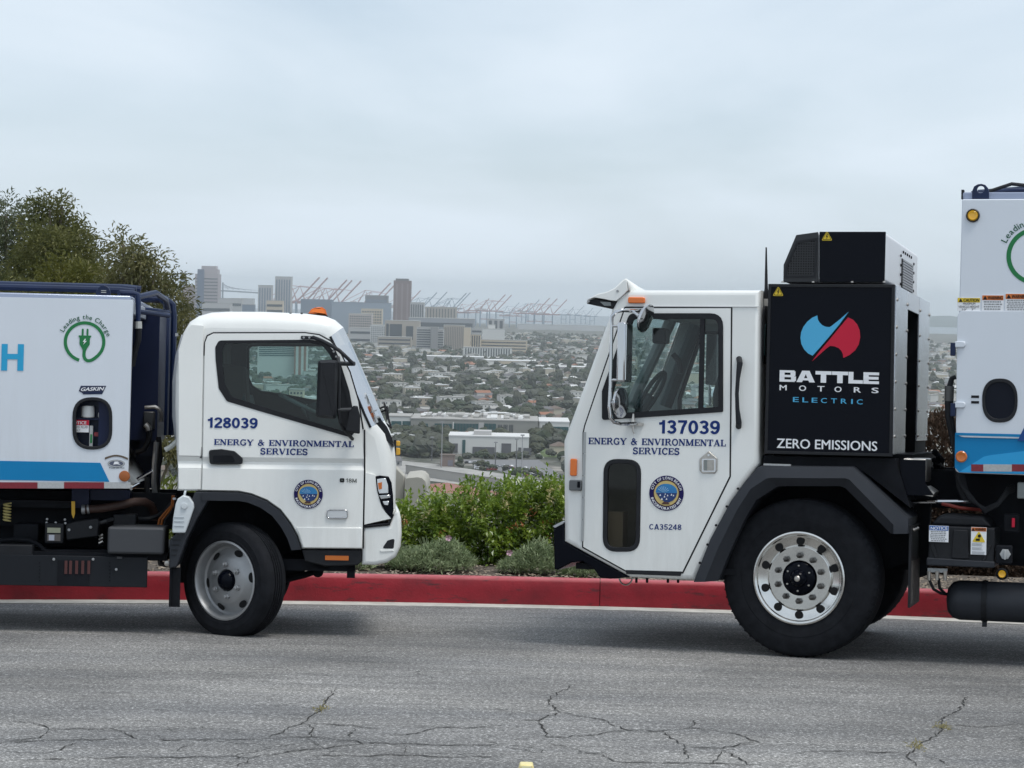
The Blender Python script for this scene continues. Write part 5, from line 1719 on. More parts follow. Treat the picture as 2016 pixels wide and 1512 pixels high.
MB().box(*R.box(1992, 1020, 1998, 1038, 0.09)[:2], 0.08, 0.1, *R.box(1992, 1020, 1998, 1038, 0.09)[2:]).build('red_lever', red_vinyl, s2, bevel=0.003)
a, b_, z0, z1 = R.box(2003, 950, 2040, 982, 0.1)
MB().box(a, b_, 0.08, 0.2, z0, z1).build('junction_box', interior_grey, rt, bevel=0.008)
# cross tube, cable loops, air fittings
q0, q1 = P(1790, 988, 0.25), P(1912, 988, 0.25)
MB().tube([(q0[0], 0.25, q0[1]), (q1[0], 0.25, q1[1])], 0.012, 8).build('air_pipe', chrome, rt)
q = [(P(1855, 992, .2), .2), (P(1870, 995, .18), .18), (P(1890, 1000, .2), .2), (P(1910, 1002, .25), .25), (P(1930, 1004, .4), .4)]
MB().tube([(a, v, b_) for (a, b_), v in q], 0.012, 8).build('red_hose', mat('dark_red_hose', (0.22, 0.03, 0.02), 0.5), rt)
for k in range(4):
    d_ = 3.5 * k
    q = [(P(1885 + d_, 932, .25), .25), (P(1893 + d_, 955 + d_, .2), .2), (P(1912 + d_, 985 + d_ / 2, .2), .2), (P(1940, 1001 + d_ * .7, .2), .2), (P(1965, 990 + d_ * .5, .2), .2), (P(1985, 960 + d_, .22), .22), (P(1996, 955 + d_, .25), .25)]
    MB().tube([(a, v, b_) for (a, b_), v in q], 0.011, 8).build('cable_loop', black_plastic, rt)
a, b_, z0, z1 = R.box(1826, 1119, 1865, 1127, 0.1)
rail = MB().box(a, b_, 0.1, 0.12, z0, z1).build('fitting_rail', silver_tape, rt)
for px in (1829, 1845, 1861):
    c = R.p(px, 1132, 0.1)
    MB().tube([(c[0], 0.1, c[1] + 0.025), (c[0], 0.1, c[1] - 0.035)], [0.014, 0.011], 8).build('air_fitting', steel, rail)
q = [(P(1829, 1140, .1), .1), (P(1838, 1160, .12), .12), (P(1852, 1168, .2), .2), (P(1866, 1170, .3), .3)]
MB().tube([(a, v, b_) for (a, b_), v in q], 0.01, 8).build('air_hose', black_plastic, rt)
q = [(P(1848, 1140, .1), .1), (P(1850, 1158, .14), .14), (P(1860, 1168, .3), .3)]
MB().tube([(a, v, b_) for (a, b_), v in q], 0.01, 8).build('air_hose', black_plastic, rt)
# plant of pumps behind: dark mass under the body
MB().prism(R.ps([(1880, 934), (2100, 934), (2100, 1110), (1985, 1110), (1955, 1040), (1930, 1000), (1896, 1000)], 0.7), 0.62, 0.7).build('underbody_panel', chassis, rt)
MB().prism(R.ps([(1790, 985), (1835, 985), (1830, 1130), (1800, 1140), (1790, 1110)], 0.65), 0.55, 0.65).build('bracket_plate', chassis, rt)
# clutter behind the power box
for i, (px, py, r_) in enumerate(((1838, 898, .035), (1846, 905, .03), (1836, 912, .028), (1850, 920, .022))):
    q = P(px, py, 0.9)
    MB().tube([(q[0], 0.9, q[1] + r_), (q[0] + r_, 0.92, q[1]), (q[0] + 0.01, 0.95, q[1] - r_ * 2)], r_ * 0.6, 8).build('coolant_hose', chassis if i < 3 else steel, rt)
# rear axle out of frame to the right
for off in (3.05,):
    c2 = copy_tree(wheel_r, rt)
    c2.location = (xl_b + off, 0.05, wc[1])
    c2.rotation_euler = (0, 0, 0)
    c3 = copy_tree(wheel_r, rt)
    c3.location = (xl_b + off, WR - 0.03, wc[1])
    c3.rotation_euler = (0, 0, pi)

MB().box(bx0 + 0.9, bx0 + 6.0, 0.62, WR - 0.05, P(1900, 1110, 0.6)[1], P(1900, 1110, 0.6)[1] + 0.05).build('belly_pan', chassis, rt)  # added plate that blocks light, to deepen the shadow under the truck
MB().box(P(1130, 1080)[0], bx0 - 0.2, 0.06, WR - 0.06, P(1300, 1128)[1], P(1300, 1128)[1] + 0.04).build('cab_floor', chassis, rt)
MB().box(bx0 - 0.2, bx0 + 1.0, 0.6, 1.75, wc[1] + 0.05, wc[1] + 0.1).build('belly_pan', chassis, rt)  # second added light-blocking plate, behind the cab

# ================================================================== LEFT TRUCK: small white cab-over with a low body
lo = at_g(455, 1253)
LF = Frame(lo, radians(4))
lt_ = empty('garbage_truck')
lt_.matrix_world = LF.matrix()
tag(lt_, 'small white garbage truck facing right with rounded cab and low white and blue body', 'truck')
Q = LF
WL = 1.85
def G(px, py, v=0.0): return Q.p(px, py, v)
def S2(pts, v=0.0): return Q.ps(pts, v)
def ltube(pts, r, name, m, n=8, parent=None):
    """pts: measured x, y and depth v."""
    return MB().tube([(G(a, b_, v)[0], v, G(a, b_, v)[1]) for a, b_, v in pts], r, n).build(name, m, parent or lt_)
def lbox(px0, py0, px1, py1, v0, v1, name, m, r_=0.0, parent=None, bevel=0.0, vref=None):
    a, b_, z0, z1 = Q.box(px0, py0, px1, py1, v0 if vref is None else vref)
    pl = [(a, z0), (b_, z0), (b_, z1), (a, z1)]
    if r_: pl = rounded(pl, r_, 4)
    return MB().prism(pl, v0, v1).build(name, m, parent or lt_, bevel=bevel)

cab_px = [((349, 966), .02), ((349, 930), .05), ((346, 880), .06), ((343, 800), .06), ((344, 740), .06), ((350, 690), .07), ((359, 655), .08), ((372, 633), .09), ((390, 621), .10), ((415, 614), .11), ((450, 612), .12), ((520, 612.5), .12), ((600, 616), .12), ((640, 621), .12), ((660, 629), .12), ((676, 643), .15),
          ((690, 672), .15), ((712, 722), .15), ((732, 768), .15), ((748, 806), .15), ((758, 828), .15), ((769, 850), .12), ((777, 880), .12), ((781, 915), .11), ((780, 950), .10), ((779, 1000), .08), ((776, 1022), .06), ((714, 1034), .02), ((713, 1081), .015), ((594, 1080), .015), ((586, 1055), .015), ((572, 1030), .015), ((552, 1004), .015), ((525, 985), .015), ((495, 973), .015), ((470, 968), .015)]
cp = [c for c, _ in cab_px]; cr_ = [r_ for _, r_ in cab_px]
cprof = S2(cp)
if ccw(cprof) != cprof:
    cprof = cprof[::-1]; cr_ = cr_[::-1]; cp = cp[::-1]
gask_px = [(424, 684), (431, 670.5), (610, 669), (640, 673), (656, 690), (672, 720), (688, 770), (697, 820), (699, 850), (690, 861), (600, 835), (500, 806), (447, 790), (431, 765), (425, 710)]
gask = rounded(S2(gask_px), 0.03, 3)
glas_px = [(438, 690), (444, 676), (610, 675), (634, 680), (648, 697), (664, 727), (680, 775), (688, 822), (689, 846), (684, 851), (600, 826), (503, 796), (456, 781), (443, 757), (438, 712)]
glas = rounded(S2(glas_px), 0.025, 3)
far_px = [(486, 684), (495, 677), (640, 677), (662, 706), (678, 745), (686, 790), (684, 806), (640, 796), (560, 781), (512, 774), (494, 762), (486, 745)]
farw = rounded(S2(far_px, WL), 0.03, 3)
ws_keys = [(676, 643), (690, 672), (712, 722), (732, 768), (748, 806), (758, 828)]
ws_open = [i for i in range(len(cp)) if cp[i] in ws_keys and cp[(i + 1) % len(cp)] in ws_keys]
sh = cab_shell(cprof, WL, cr_, [gask], [farw], ws_open, steps=6, open_from=1)
cab_l = sh.build('cab', white, lt_, smooth=50)
sh.glass.build('windscreen', screen_mat('pale_windscreen'), lt_, smooth=60)
# windscreen surround: dark rubber line along the pillar
ws_v = sorted(set(ws_open) | {(i + 1) % len(cp) for i in ws_open})
MB().tube([sh.rings[1][i] for i in ws_v], 0.009, 8).build('windscreen_rubber', black_plastic, lt_)
MB().prism(S2([(349, 880), (340, 876), (333, 820), (333, 752), (339, 700), (352, 655), (356, 660), (350, 700)]), 0.25, WL - 0.25).build('cab_back', mat('primer_grey', (0.42, 0.44, 0.47), 0.5), lt_, bevel=0.02)
ltube([(349, 868, 0.15), (336, 880, 0.15), (325, 886, 0.15)], 0.018, 'cab_lift_bar', mat('putty', (0.55, 0.56, 0.52), 0.5))
lbox(345, 656, 350, 662, 0.1, 0.14, 'vent_nub', silver)
# interior
MB().prism(S2([(352, 800), (470, 800), (480, 775), (500, 850), (680, 870), (712, 870), (712, 960), (352, 960)], 0.2), 0.2, WL - 0.2).build('cab_floor_box', interior, lt_)
MB().plate(inset(cprof, 0.03), [farw], WL - 0.05, WL - 0.034).build('inner_lining', interior, lt_, smooth=0)
MB().prism(S2([(384, 650), (428, 645), (430, 800), (372, 800)]), 0.1, WL - 0.1).build('rear_trim', interior, lt_)
MB().prism(S2([(420, 632), (630, 634), (640, 664), (420, 664)]), 0.1, WL - 0.1).build('headliner', interior, lt_)
MB().prism(rounded(S2([(436, 715), (484, 722), (488, 800), (470, 860), (430, 860)], 0.4), 0.03), 0.35, 0.8).build('seat', mat('seat_brown', (0.05, 0.04, 0.036), 0.8), lt_, bevel=0.02)
MB().prism(S2([(600, 800), (640, 782), (668, 796), (745, 832), (745, 870), (620, 870)], 0.5), 0.3, WL - 0.1).build('dashboard', interior, lt_, bevel=0.02)
c = G(598, 800, 0.42)
pts = [(c[0] + 0.19 * cos(t_) * 0.9, 0.42 + 0.19 * sin(t_), c[1] - 0.19 * cos(t_) * 0.42) for t_ in [2 * pi * k / 24 for k in range(24)]]
MB().tube(pts, 0.014, 8, closed=True).tube([pts[0], pts[12]], 0.012, 6).tube([(c[0], 0.42, c[1]), (c[0] + 0.2, 0.42, c[1] - 0.25)], 0.03, 8).build('steering_wheel', interior_grey, lt_)
# window set
gk = MB().plate(gask, [glas], -0.024, 0.02).build('window_frame', black_plastic, lt_, smooth=0)
flat_face(glas, -0.004).build('window_pane', glass_mat('green_tint_glass', (0.52, 0.68, 0.655)), gk, smooth=0, fix=False)
lq = S2([(656, 697), (662, 712), (676, 750), (685, 790), (692, 825), (694, 846), (688, 852), (672, 846), (664, 780)], -0.008)
MB().prism(lq, -0.018, -0.006).build('quarter_panel', black_plastic, gk, smooth=0)
fk = MB().plate(farw, [inset(farw, 0.02)], WL - 0.03, WL + 0.01).build('window_frame', black_plastic, lt_, smooth=0)
flat_face(inset(farw, 0.018), WL - 0.006).build('window_pane', glass_mat('clear_glass', (0.8, 0.88, 0.87)), fk, smooth=0, fix=False)
# door skin: upper and lower fields with a chamfered groove between
PV = -0.02
door_up_px = [(403, 700), (404, 674), (409, 662), (420, 656.5), (600, 656), (628, 660), (650, 672), (668, 692), (688, 733), (705, 790), (713, 845), (716, 903), (399.5, 899)]
door_lo_px = [(399, 922), (716, 926), (714, 1034), (713, 1079), (596, 1078), (588, 1054), (574, 1029), (553, 1002), (526, 983), (495, 970.5), (470, 965.5), (398, 964)]
dsk = MB().plate(S2(door_up_px, PV), [inset(gask, -0.0005)], PV, 0.0)
dsk.prism(S2(door_lo_px, PV), PV, 0.0)
def belt(x0, x1, mb):
    rows = []
    for (ya, yb), v in (((899, 903), PV), ((908, 912), -0.003), ((913, 917), -0.003), ((922, 926), PV)):
        y_at = lambda x: ya + (yb - ya) * (x - 399) / 317
        a, b_ = G(x0, y_at(x0), v), G(x1, y_at(x1), v)
        rows.append([(a[0], v, a[1]), (b_[0], v, b_[1])])
    for r0, r1 in zip(rows[:-1], rows[1:]):
        mb.add([r0[0], r0[1], r1[1], r1[0]], [(0, 1, 2, 3)])
belt(399.3, 716, dsk)
door_l = dsk.build('door', white, lt_, smooth=0)
rp = MB().prism(S2([(351, 690), (362, 655), (376, 638), (401, 640), (400, 672), (400, 700), (396.5, 899), (351, 898)], PV), PV, 0.0).prism(S2([(351, 921), (396, 922), (395, 964), (351, 964)], PV), PV, 0.0)
belt(351, 396.3, rp)
rp.build('rear_quarter', white, lt_, smooth=0, bevel=0.006)
ltube([(395.2, 880, -0.012), (395.2, 902, -0.012)], 0.008, 'door_hinge', black_plastic, 6)
sl_ = MB().prism(S2([(583, 1038), (712.5, 1039), (712.5, 1079), (597, 1078), (590, 1054)], PV), PV - 0.008, PV).build('sill_panel', white, lt_, bevel=0.005)
# front corner panel ahead of the door
fc = MB().prism(S2([(719.5, 900), (720, 930), (739, 935), (742, 965), (752, 1000), (770, 1021), (717, 1033)], -0.012), -0.014, 0.0).build('corner_panel', white, lt_, bevel=0.006)
ltube([(717.8, 846, -0.003), (718, 930, -0.012), (715.5, 1036, -0.012), (715, 1080, -0.012)], 0.006, 'door_seal', black_vinyl, 6)
ltube([(402.5, 700, -0.006), (403.5, 674, -0.006), (408, 661, -0.006), (420, 655.3, -0.006), (600, 655, -0.006), (629, 659, -0.006), (651, 671, -0.006), (669, 691, -0.006), (689, 732, -0.006), (706, 789, -0.006), (715, 845, -0.006)], 0.006, 'door_seal', black_vinyl, 6)
# handle
hp = rounded(S2([(411, 886), (436, 884), (462, 888), (478, 902), (478, 914), (413, 914)], PV), [.02, .02, .03, .02, .02, .02])
hdl = MB().prism(hp, PV - 0.012, PV + 0.001).build('door_handle', black_plastic, lt_, bevel=0.004)
MB().prism(rounded(S2([(420, 896), (456, 896), (466, 909), (420, 910)], PV), 0.015), PV - 0.016, PV - 0.012).build('handle_grip', chassis, hdl, bevel=0.002)
# chrome side repeater
c0 = rounded(S2([(643, 1003), (685, 1003), (685, 1021), (643, 1021)], PV), 0.022, 5)
rpt = MB().plate(c0, [inset(c0, 0.008)], PV - 0.016, PV).build('repeater_rim', chrome, lt_, bevel=0.003)
MB().prism(inset(c0, 0.008), PV - 0.012, PV).build('repeater_lens', lens_clear, rpt)
# roof details
for px in (431, 453, 572, 594):
    c = G(px, 616.5, 0.1)
    MB().lathe([(0.009, c[1] - 0.015), (0.008, c[1] + 0.003), (0.0005, c[1] + 0.004)], (c[0], 0.09, 0), axis='z', n=8).build('roof_plug', dark_grey, lt_)
for v in (0.30, 0.62):
    c = G(627, 618, v)
    bs = MB().prism([(c[0] - 0.075, c[1] - 0.02), (c[0] + 0.065, c[1] - 0.03), (c[0] + 0.065, c[1] - 0.012), (c[0] - 0.075, c[1] + 0.0)], v - 0.05, v + 0.05).build('marker_base', black_plastic, lt_)
    pr = [(c[0] - 0.072, c[1]), (c[0] - 0.05, c[1] + 0.032), (c[0] - 0.02, c[1] + 0.045), (c[0] + 0.025, c[1] + 0.048), (c[0] + 0.05, c[1] + 0.03), (c[0] + 0.062, c[1] - 0.012)]
    MB().taper(inset(pr, 0.012), v - 0.05, pr, v - 0.025).taper(pr, v - 0.025, pr, v + 0.025, caps=False).taper(pr, v + 0.025, inset(pr, 0.012), v + 0.05).build('roof_marker', amber, lt_, smooth=50)
# front cowl, wiper, amber lamps
MB().prism(S2([(741, 833), (752, 828), (762, 840), (772, 862), (776, 880), (768, 874), (752, 858)], 0.02), 0.03, WL - 0.03).build('cowl_panel', black_plastic, lt_)
ltube([(738, 812, 0.2), (752, 828, 0.25), (770, 842, 0.4)], 0.009, 'wiper_arm', black_plastic)
for (x0, y0, x1, y1) in ((756, 792, 762, 826), (762, 800, 766, 832), (757, 794, 770, 842), (738, 808, 758, 800), (741, 815, 762, 806)):
    ltube([(x0, y0, 0.5), (x1, y1, 0.45)], 0.007, 'wiper_arm', black_plastic, 6)
for y0, y1 in ((868, 878), (882, 896)):
    lbox(778, y0, 788, y1, 0.25, 0.4, 'front_marker', yellow_lens, 0.01, bevel=0.004)
lbox(775, 866, 780, 899, 0.22, 0.43, 'marker_bracket', black_plastic)
# headlamp
hl = S2([(739, 938), (748, 936), (765, 938), (771, 950), (774, 975), (775, 1005), (771, 1019), (760, 1010), (750, 992), (743, 968)], -0.016)
hb_ = MB().prism(hl, -0.018, 0.25).build('headlamp', black_gloss, lt_, bevel=0.006)
MB().prism(inset(S2([(741, 942), (760, 940), (765, 955), (766, 972), (746, 973), (743, 965)], -0.02), 0.004), -0.024, -0.017).build('lamp_lens', lens_clear, hb_, bevel=0.006)
MB().prism(S2([(744, 951), (752, 949), (752, 962), (746, 964)], -0.026), -0.028, -0.024).build('turn_bulb', orange_lens, hb_)
MB().prism(S2([(746, 975), (767, 974), (769, 980), (750, 983)], -0.02), -0.026, -0.017).build('lamp_chrome', chrome, hb_, bevel=0.004)
MB().prism(S2([(753, 987), (766, 986), (764, 995), (757, 994)], -0.02), -0.024, -0.017).build('lamp_lens', lens_clear, hb_, bevel=0.004)
# bumper with rounded nose
bpx = [(714, 1038), (766, 1034), (773, 1012), (780, 1003), (786, 1006), (790, 1022), (791, 1050), (789, 1076), (780, 1096), (762, 1108), (738, 1113), (712, 1112)]
bprof = S2(bpx, 0.0)
if ccw(bprof) != bprof: bprof = bprof[::-1]; brr = None
bsh = cab_shell(bprof, WL, [0.028] * len(bprof), [], [], [], steps=4)
bmp = bsh.build('bumper', white, lt_, smooth=50)
MB().prism(rounded(S2([(752, 1080), (763, 1064), (777, 1060), (775, 1080)], -0.004), 0.012), -0.004, 0.02).build('fog_lamp_recess', black_plastic, bmp, bevel=0.003)
MB().prism(S2([(748, 1083), (772, 1082), (776, 1085), (750, 1087)], -0.005), -0.006, 0.005).build('bumper_lip', white, bmp, bevel=0.002)
ltube([(716, 1036, 0.0), (766, 1031.5, 0.0), (773, 1012, 0.0)], 0.011, 'bumper_gap', black_vinyl)
# sill step, reflector, brackets under the front
MB().prism(S2([(594, 1082), (712, 1083), (712, 1106), (704, 1113), (640, 1115), (600, 1105)], 0.0), 0.0, 0.35).build('step_sill', black_plastic, lt_, bevel=0.008)
lbox(640, 1094, 686.5, 1103, -0.008, 0.0, 'side_reflector', orange_lens, 0.004)
lbox(683, 1112, 699, 1138, 0.1, 0.2, 'tow_bracket', chassis)
MB().prism(S2([(620, 1112), (648, 1114), (648, 1122), (625, 1118)], 0.1), 0.1, 0.2).build('bracket', chassis, lt_)
ltube([(560, 1142, 0.5), (600, 1132, 0.5), (624, 1124, 0.5)], 0.022, 'link_arm', chassis)
c = G(626, 1125, 0.5)
MB().lathe([(0.04, 0.46), (0.04, 0.54)], (c[0], 0, c[1]), n=16).build('link_bush', chassis, lt_)
# wheel arch trim and liner
fo = [(398, 967), (470, 968), (495, 973), (525, 985), (552, 1004), (572, 1030), (586, 1055), (594, 1081)]
fi = [(398, 985), (470, 986), (488, 989), (513, 999), (536, 1015), (554, 1038), (566, 1060), (574, 1083)]
O_, I_ = S2(fo), S2(fi)
n_ = len(fo)
mb = MB()
rows = [[(x, 0.4, z) for x, z in O_], [(x, 0.0, z) for x, z in O_], [(x * 0.85 + I_[i][0] * 0.15, -0.03, z * 0.85 + I_[i][1] * 0.15) for i, (x, z) in enumerate(O_)], [(x, -0.028, z) for x, z in I_], [(x, 0.4, z) for x, z in I_]]
mb.add([p for r_ in rows for p in r_], [(k * n_ + i, k * n_ + i + 1, (k + 1) * n_ + i + 1, (k + 1) * n_ + i) for k in range(len(rows) - 1) for i in range(n_ - 1)])
mb.add([r_[-1] for r_ in rows], [(0, 1, 2, 3, 4)])
mb.build('wheel_arch', fender_plastic, lt_, smooth=30)
MB().prism(S2([(352, 970), (500, 976), (560, 1012), (590, 1085), (600, 1130), (560, 1150), (352, 1150)], 0.5), 0.62, 0.66).build('arch_liner', chassis, lt_)
MB().prism(S2([(384, 968), (412, 968), (410, 985), (388, 1022), (368, 1062), (349, 1116), (333, 1119), (335, 1062), (345, 1052), (370, 1005)], 0.0), -0.02, 0.35).build('rear_fender', fender_plastic, lt_, bevel=0.008)
for k, yy in enumerate((1062, 1072, 1082, 1092)):
    lbox(338 - k * 0.3, yy, 356 - k * 3, yy + 1.6, -0.026, -0.019, 'fender_rib', black_plastic)
lbox(333, 1117, 355, 1195, 0.02, 0.026, 'mud_flap', chassis, vref=0.02)
a, b_, z0, z1 = Q.box(333, 1117, 345, 1195, 0.0)
MB().box(a, a + 0.012, 0.0, 0.3, z0, z1).build('mud_flap', chassis, lt_)
# washer bottle
bt = MB().prism(rounded(S2([(346, 992), (350, 982), (360, 975), (372, 978), (381, 990), (382, 1000), (372, 1030), (365, 1049), (339, 1049), (341, 1020)], -0.05), 0.012), -0.07, 0.06).build('washer_bottle', bottle_plastic, lt_, bevel=0.015, seg=3)
for yy in (1018, 1026, 1035):
    lbox(342, yy, 362, yy + 1.5, -0.074, -0.066, 'bottle_rib', mat('rib_grey', (0.4, 0.44, 0.47), 0.5), parent=bt)
c = G(363, 996, -0.07)
MB().lathe([(0.022, -0.07), (0.02, -0.082), (0.0005, -0.083)], (c[0], 0, c[1]), n=18).build('bottle_boss', bottle_plastic, bt)
ltube([(363, 977, -0.02), (364, 970, -0.02), (366, 964, 0.0)], 0.008, 'bottle_neck', bottle_plastic, parent=bt)
# door mirror on its black tube frame
MV = -0.2
mp_ = [(a, b_, MV) for a, b_ in ()]
br_ = MB().prism(rounded(S2([(592, 661), (618, 662), (618, 668), (593, 668)], -0.028), 0.008), -0.03, -0.02).build('mirror_bracket', black_plastic, lt_)
for px in (598, 609):
    c = G(px, 664.5, -0.03)
    MB().lathe([(0.008, -0.034), (0.008, -0.028)], (c[0], 0, c[1]), n=8).build('bolt', silver, br_)
b2 = MB().prism(rounded(S2([(653, 690), (659, 686), (666, 702), (664, 708), (658, 706)], -0.026), 0.01), -0.04, -0.02).build('mirror_bracket', black_plastic, lt_)
for pxy in ((657, 692), (662, 702)):
    c = G(pxy[0], pxy[1], -0.04)
    MB().lathe([(0.008, -0.044), (0.008, -0.038)], (c[0], 0, c[1]), n=8).build('bolt', silver, b2)
fr1 = ltube([(616, 664, -0.03), (632, 670, -0.08), (650, 679, -0.15), (668, 690, MV), (682, 703, MV), (691, 712, MV), (696, 717, MV)], 0.013, 'mirror_arm', black_plastic, 10)
ltube([(664, 715.5, -0.05), (680, 716, -0.14), (697, 716, MV)], 0.016, 'mirror_arm', dark_grey, 10)
ltube([(666, 704, -0.1), (667, 715, MV), (667, 760, MV), (667, 812, MV), (670, 832, MV), (677, 845, -0.16), (690, 860, -0.08), (694, 864, -0.02)], 0.012, 'mirror_arm', black_plastic, 10)
ltube([(665, 807, MV), (697, 806, MV)], 0.013, 'mirror_arm', dark_grey, 10)
a, b_, z0, z1 = Q.box(622, 708, 664, 822, MV - 0.05)
mo = rounded([(a + 0.004, z0), (b_ - 0.01, z0 - 0.01), (b_, z0 + 0.02), (b_, z1 - 0.004), (b_ - 0.05, z1), (a + 0.01, z1 - 0.006)], 0.022, 4)
mir = MB().taper(inset(mo, 0.02), MV - 0.10, mo, MV - 0.06).taper(mo, MV - 0.06, mo, MV + 0.03, caps=False).prism(mo, MV + 0.02, MV + 0.03).build('side_mirror', black_plastic, lt_, smooth=40)
a, b_, z0, z1 = Q.box(680, 813, 709, 854, -0.15)
lm = MB().prism(rounded([(a, z0 + 0.015), (b_, z0), (b_, z1 - 0.02), (b_ - 0.02, z1 + 0.05), (a + 0.05, z1 + 0.05), (a + 0.02, z1)], 0.012, 4), -0.22, -0.1).build('under_mirror', black_plastic, lt_, bevel=0.01)
# --- lettering
lettering(Q, lt_, '128039', (408.5, 842), (507, 843.5), 20.5, PV - 0.003, navy_text, grot=1.15)
lettering(Q, lt_, 'ENERGY & ENVIRONMENTAL', (421.5, 876), (696.5, 880.5), 11.8, PV - 0.0035, navy_text, slab=True)
lettering(Q, lt_, 'SERVICES', (512.5, 894.5), (605.5, 896), 12.2, PV - 0.0035, navy_text, slab=True)
chrome_dark = mat('badge_grey', (0.10, 0.11, 0.10), 0.35, 0.6)
lettering(Q, lt_, '18M', (680.5, 949.5), (702, 950.5), 8, PV - 0.004, chrome_dark, grot=0.8)
e0 = rounded(S2([(669, 941.5), (678, 941.5), (678, 949.5), (669, 949.5)], PV), 0.008)
bdg = MB().prism(e0, PV - 0.005, PV - 0.0005).build('model_badge', black_vinyl, lt_, smooth=0)
MB().prism(inset(e0, 0.008), PV - 0.006, PV - 0.004).build('badge_inlay', chrome_dark, bdg, smooth=0)
city_seal(Q, lt_, 607, 973, 28.5, PV - 0.006)

# --- steered front wheel
def steel_wheel(parent):
    rr = 0.268
    pf = [(rr + 0.008, 0.012), (rr + 0.008, 0.0), (rr - 0.004, -0.003), (rr - 0.012, 0.006), (rr - 0.02, 0.03), (rr - 0.03, 0.066), (rr - 0.045, 0.074), (rr - 0.075, 0.062), (rr - 0.10, 0.040), (rr - 0.118, 0.030), (0.078, 0.028), (0.074, 0.034), (0.074, 0.08)]
    wh = MB().lathe(pf, n=56, cap=False).lathe([(rr + 0.006, 0.02), (rr - 0.02, 0.15), (0.07, 0.16)], n=40, cap=False).build('wheel', silver, parent, smooth=30)
    make_tyre(wh, 0.401, 0.215, rr, 4, 0)
    for k in range(6):
        a = 2 * pi * k / 6 + 0.15
        r_ = rr - 0.066
        h_ = MB()
        ring_ = [(0.0, 0.0)]
        for j in range(16):
            t_ = 2 * pi * j / 16
            u, w_ = 0.036 * cos(t_), 0.021 * sin(t_)
            ring_.append((u, w_))
        P_ = []
        for u, w_ in ring_[1:]:
            rad = r_ + w_
            yy = 0.074 - (rr - 0.045 - rad) * 0.45 - 0.006
            aa_ = a + u / r_
            P_.append((rad * cos(aa_), yy, rad * sin(aa_)))
        h_.add(P_, [tuple(range(16))])
        h_.build('hand_hole', mat('hole_dark', (0.006, 0.006, 0.007), 0.9), wh, smooth=0)
    for k in range(6):
        a = 2 * pi * k / 6 + 0.62
        MB().lathe([(0.022, 0.030), (0.02, 0.014), (0.014, 0.012), (0.014, -0.004), (0.0005, -0.006)], (0.112 * cos(a), 0, 0.112 * sin(a)), n=6).build('lug_nut', silver, wh, smooth=0)
    MB().lathe([(0.074, 0.06), (0.07, 0.02), (0.06, 0.0), (0.045, -0.012), (0.02, -0.018), (0.0005, -0.018)], n=28).build('hub', black_gloss, wh)
    return wh
wh = steel_wheel(lt_)
c = G(441, 1143, 0.06)
STEER = radians(38)
wh.location = (c[0], 0.06, c[1])
wh.rotation_euler = (0, 0, -STEER)
wcen = Vector((c[0] + 0.11 * sin(STEER), 0.06 + 0.11 * cos(STEER), c[1]))
w2 = copy_tree(wh, lt_)
w2.location = (wcen.x + 0.11 * sin(STEER), WL - 0.17 + 0.1, c[1])
w2.rotation_euler = (0, 0, pi - STEER)
MB().tube([(wcen.x + 0.03, 0.35, c[1]), (wcen.x + 0.03, WL - 0.35, c[1])], 0.05, 10).build('axle', chassis, lt_)
MB().prism(S2([(340, 985), (700, 985), (700, 1095), (600, 1110), (340, 1110)], 0.7), 0.75, 1.2).build('underfloor', chassis, lt_)

# --- refuse body
xb = G(258, 770)[0]
bt_ = G(262, 590)[1]; bb_ = G(257, 962)[1]
XL = xb - 4.3
sid = [(XL, bb_ - 0.01), (xb - 0.006, bb_), (G(262, 590)[0], bt_), (XL, bt_ - 0.02)]
ho = rounded(S2([(144, 783), (220, 783), (220, 884), (144, 884)]), 0.138, 8)
BV = 0.0
side = MB().plate(sid, [ho], BV, BV + 0.04).build('body_side', body_white, lt_, smooth=0)
hr = MB().plate(inset(ho, -0.004), [inset(ho, 0.018)], BV - 0.008, BV + 0.05).build('hatch_rim', black_plastic, lt_, bevel=0.003)
a, b_, z0, z1 = Q.box(130, 775, 235, 892, 0.0)
core_t = bt_ - 0.012
cab_in = MB().box(a, b_, 0.14, 0.15, z0, z1).build('hatch_back', navy, lt_)
MB().box(a, b_, 0.045, 0.14, z1 - 0.0, z1 + 0.01).box(a - 0.01, a, 0.045, 0.14, z0, z1).box(b_, b_ + 0.01, 0.045, 0.14, z0, z1).build('hatch_well', navy, lt_)
# inside the hatch: two filter canisters, notice, sight glass
for (x0, x1, y0, y1) in ((160, 186, 799, 822), (193, 216, 811, 823)):
    c0, c1 = G((x0 + x1) / 2, y1, 0.09), G((x0 + x1) / 2, y0, 0.09)
    r_ = abs(G(x1, y0, 0.09)[0] - G(x0, y0, 0.09)[0]) / 2
    MB().lathe([(r_ * 0.9, c0[1]), (r_, c0[1] + 0.006), (r_, c1[1] - 0.012), (r_ * 0.88, c1[1])], (c0[0], 0.09, 0), axis='z', n=24).build('filter_canister', mat('canister_white', (0.72, 0.72, 0.70), 0.5), lt_)
lbox(146, 824, 218, 826, 0.05, 0.14, 'hatch_shelf', navy)
nl = lbox(145, 827, 175, 851, 0.05, 0.053, 'notice_label', white_vinyl)
lbox(145, 827, 175, 837, 0.048, 0.05, 'label_header', red_vinyl, parent=nl)
lettering(Q, nl, 'NOTICE', (138, 835.5), (170, 835.5), 6.2, 0.0465, white_vinyl, 0.02)
lettering(Q, nl, 'HYD. FLUID', (146.5, 843), (173, 843), 4, 0.0485, black_vinyl)
lettering(Q, nl, 'ONLY', (146.5, 849), (158, 849), 4, 0.0485, black_vinyl)
sg = lbox(176, 838, 182.5, 880, 0.05, 0.07, 'sight_gauge', silver_tape, 0.004)
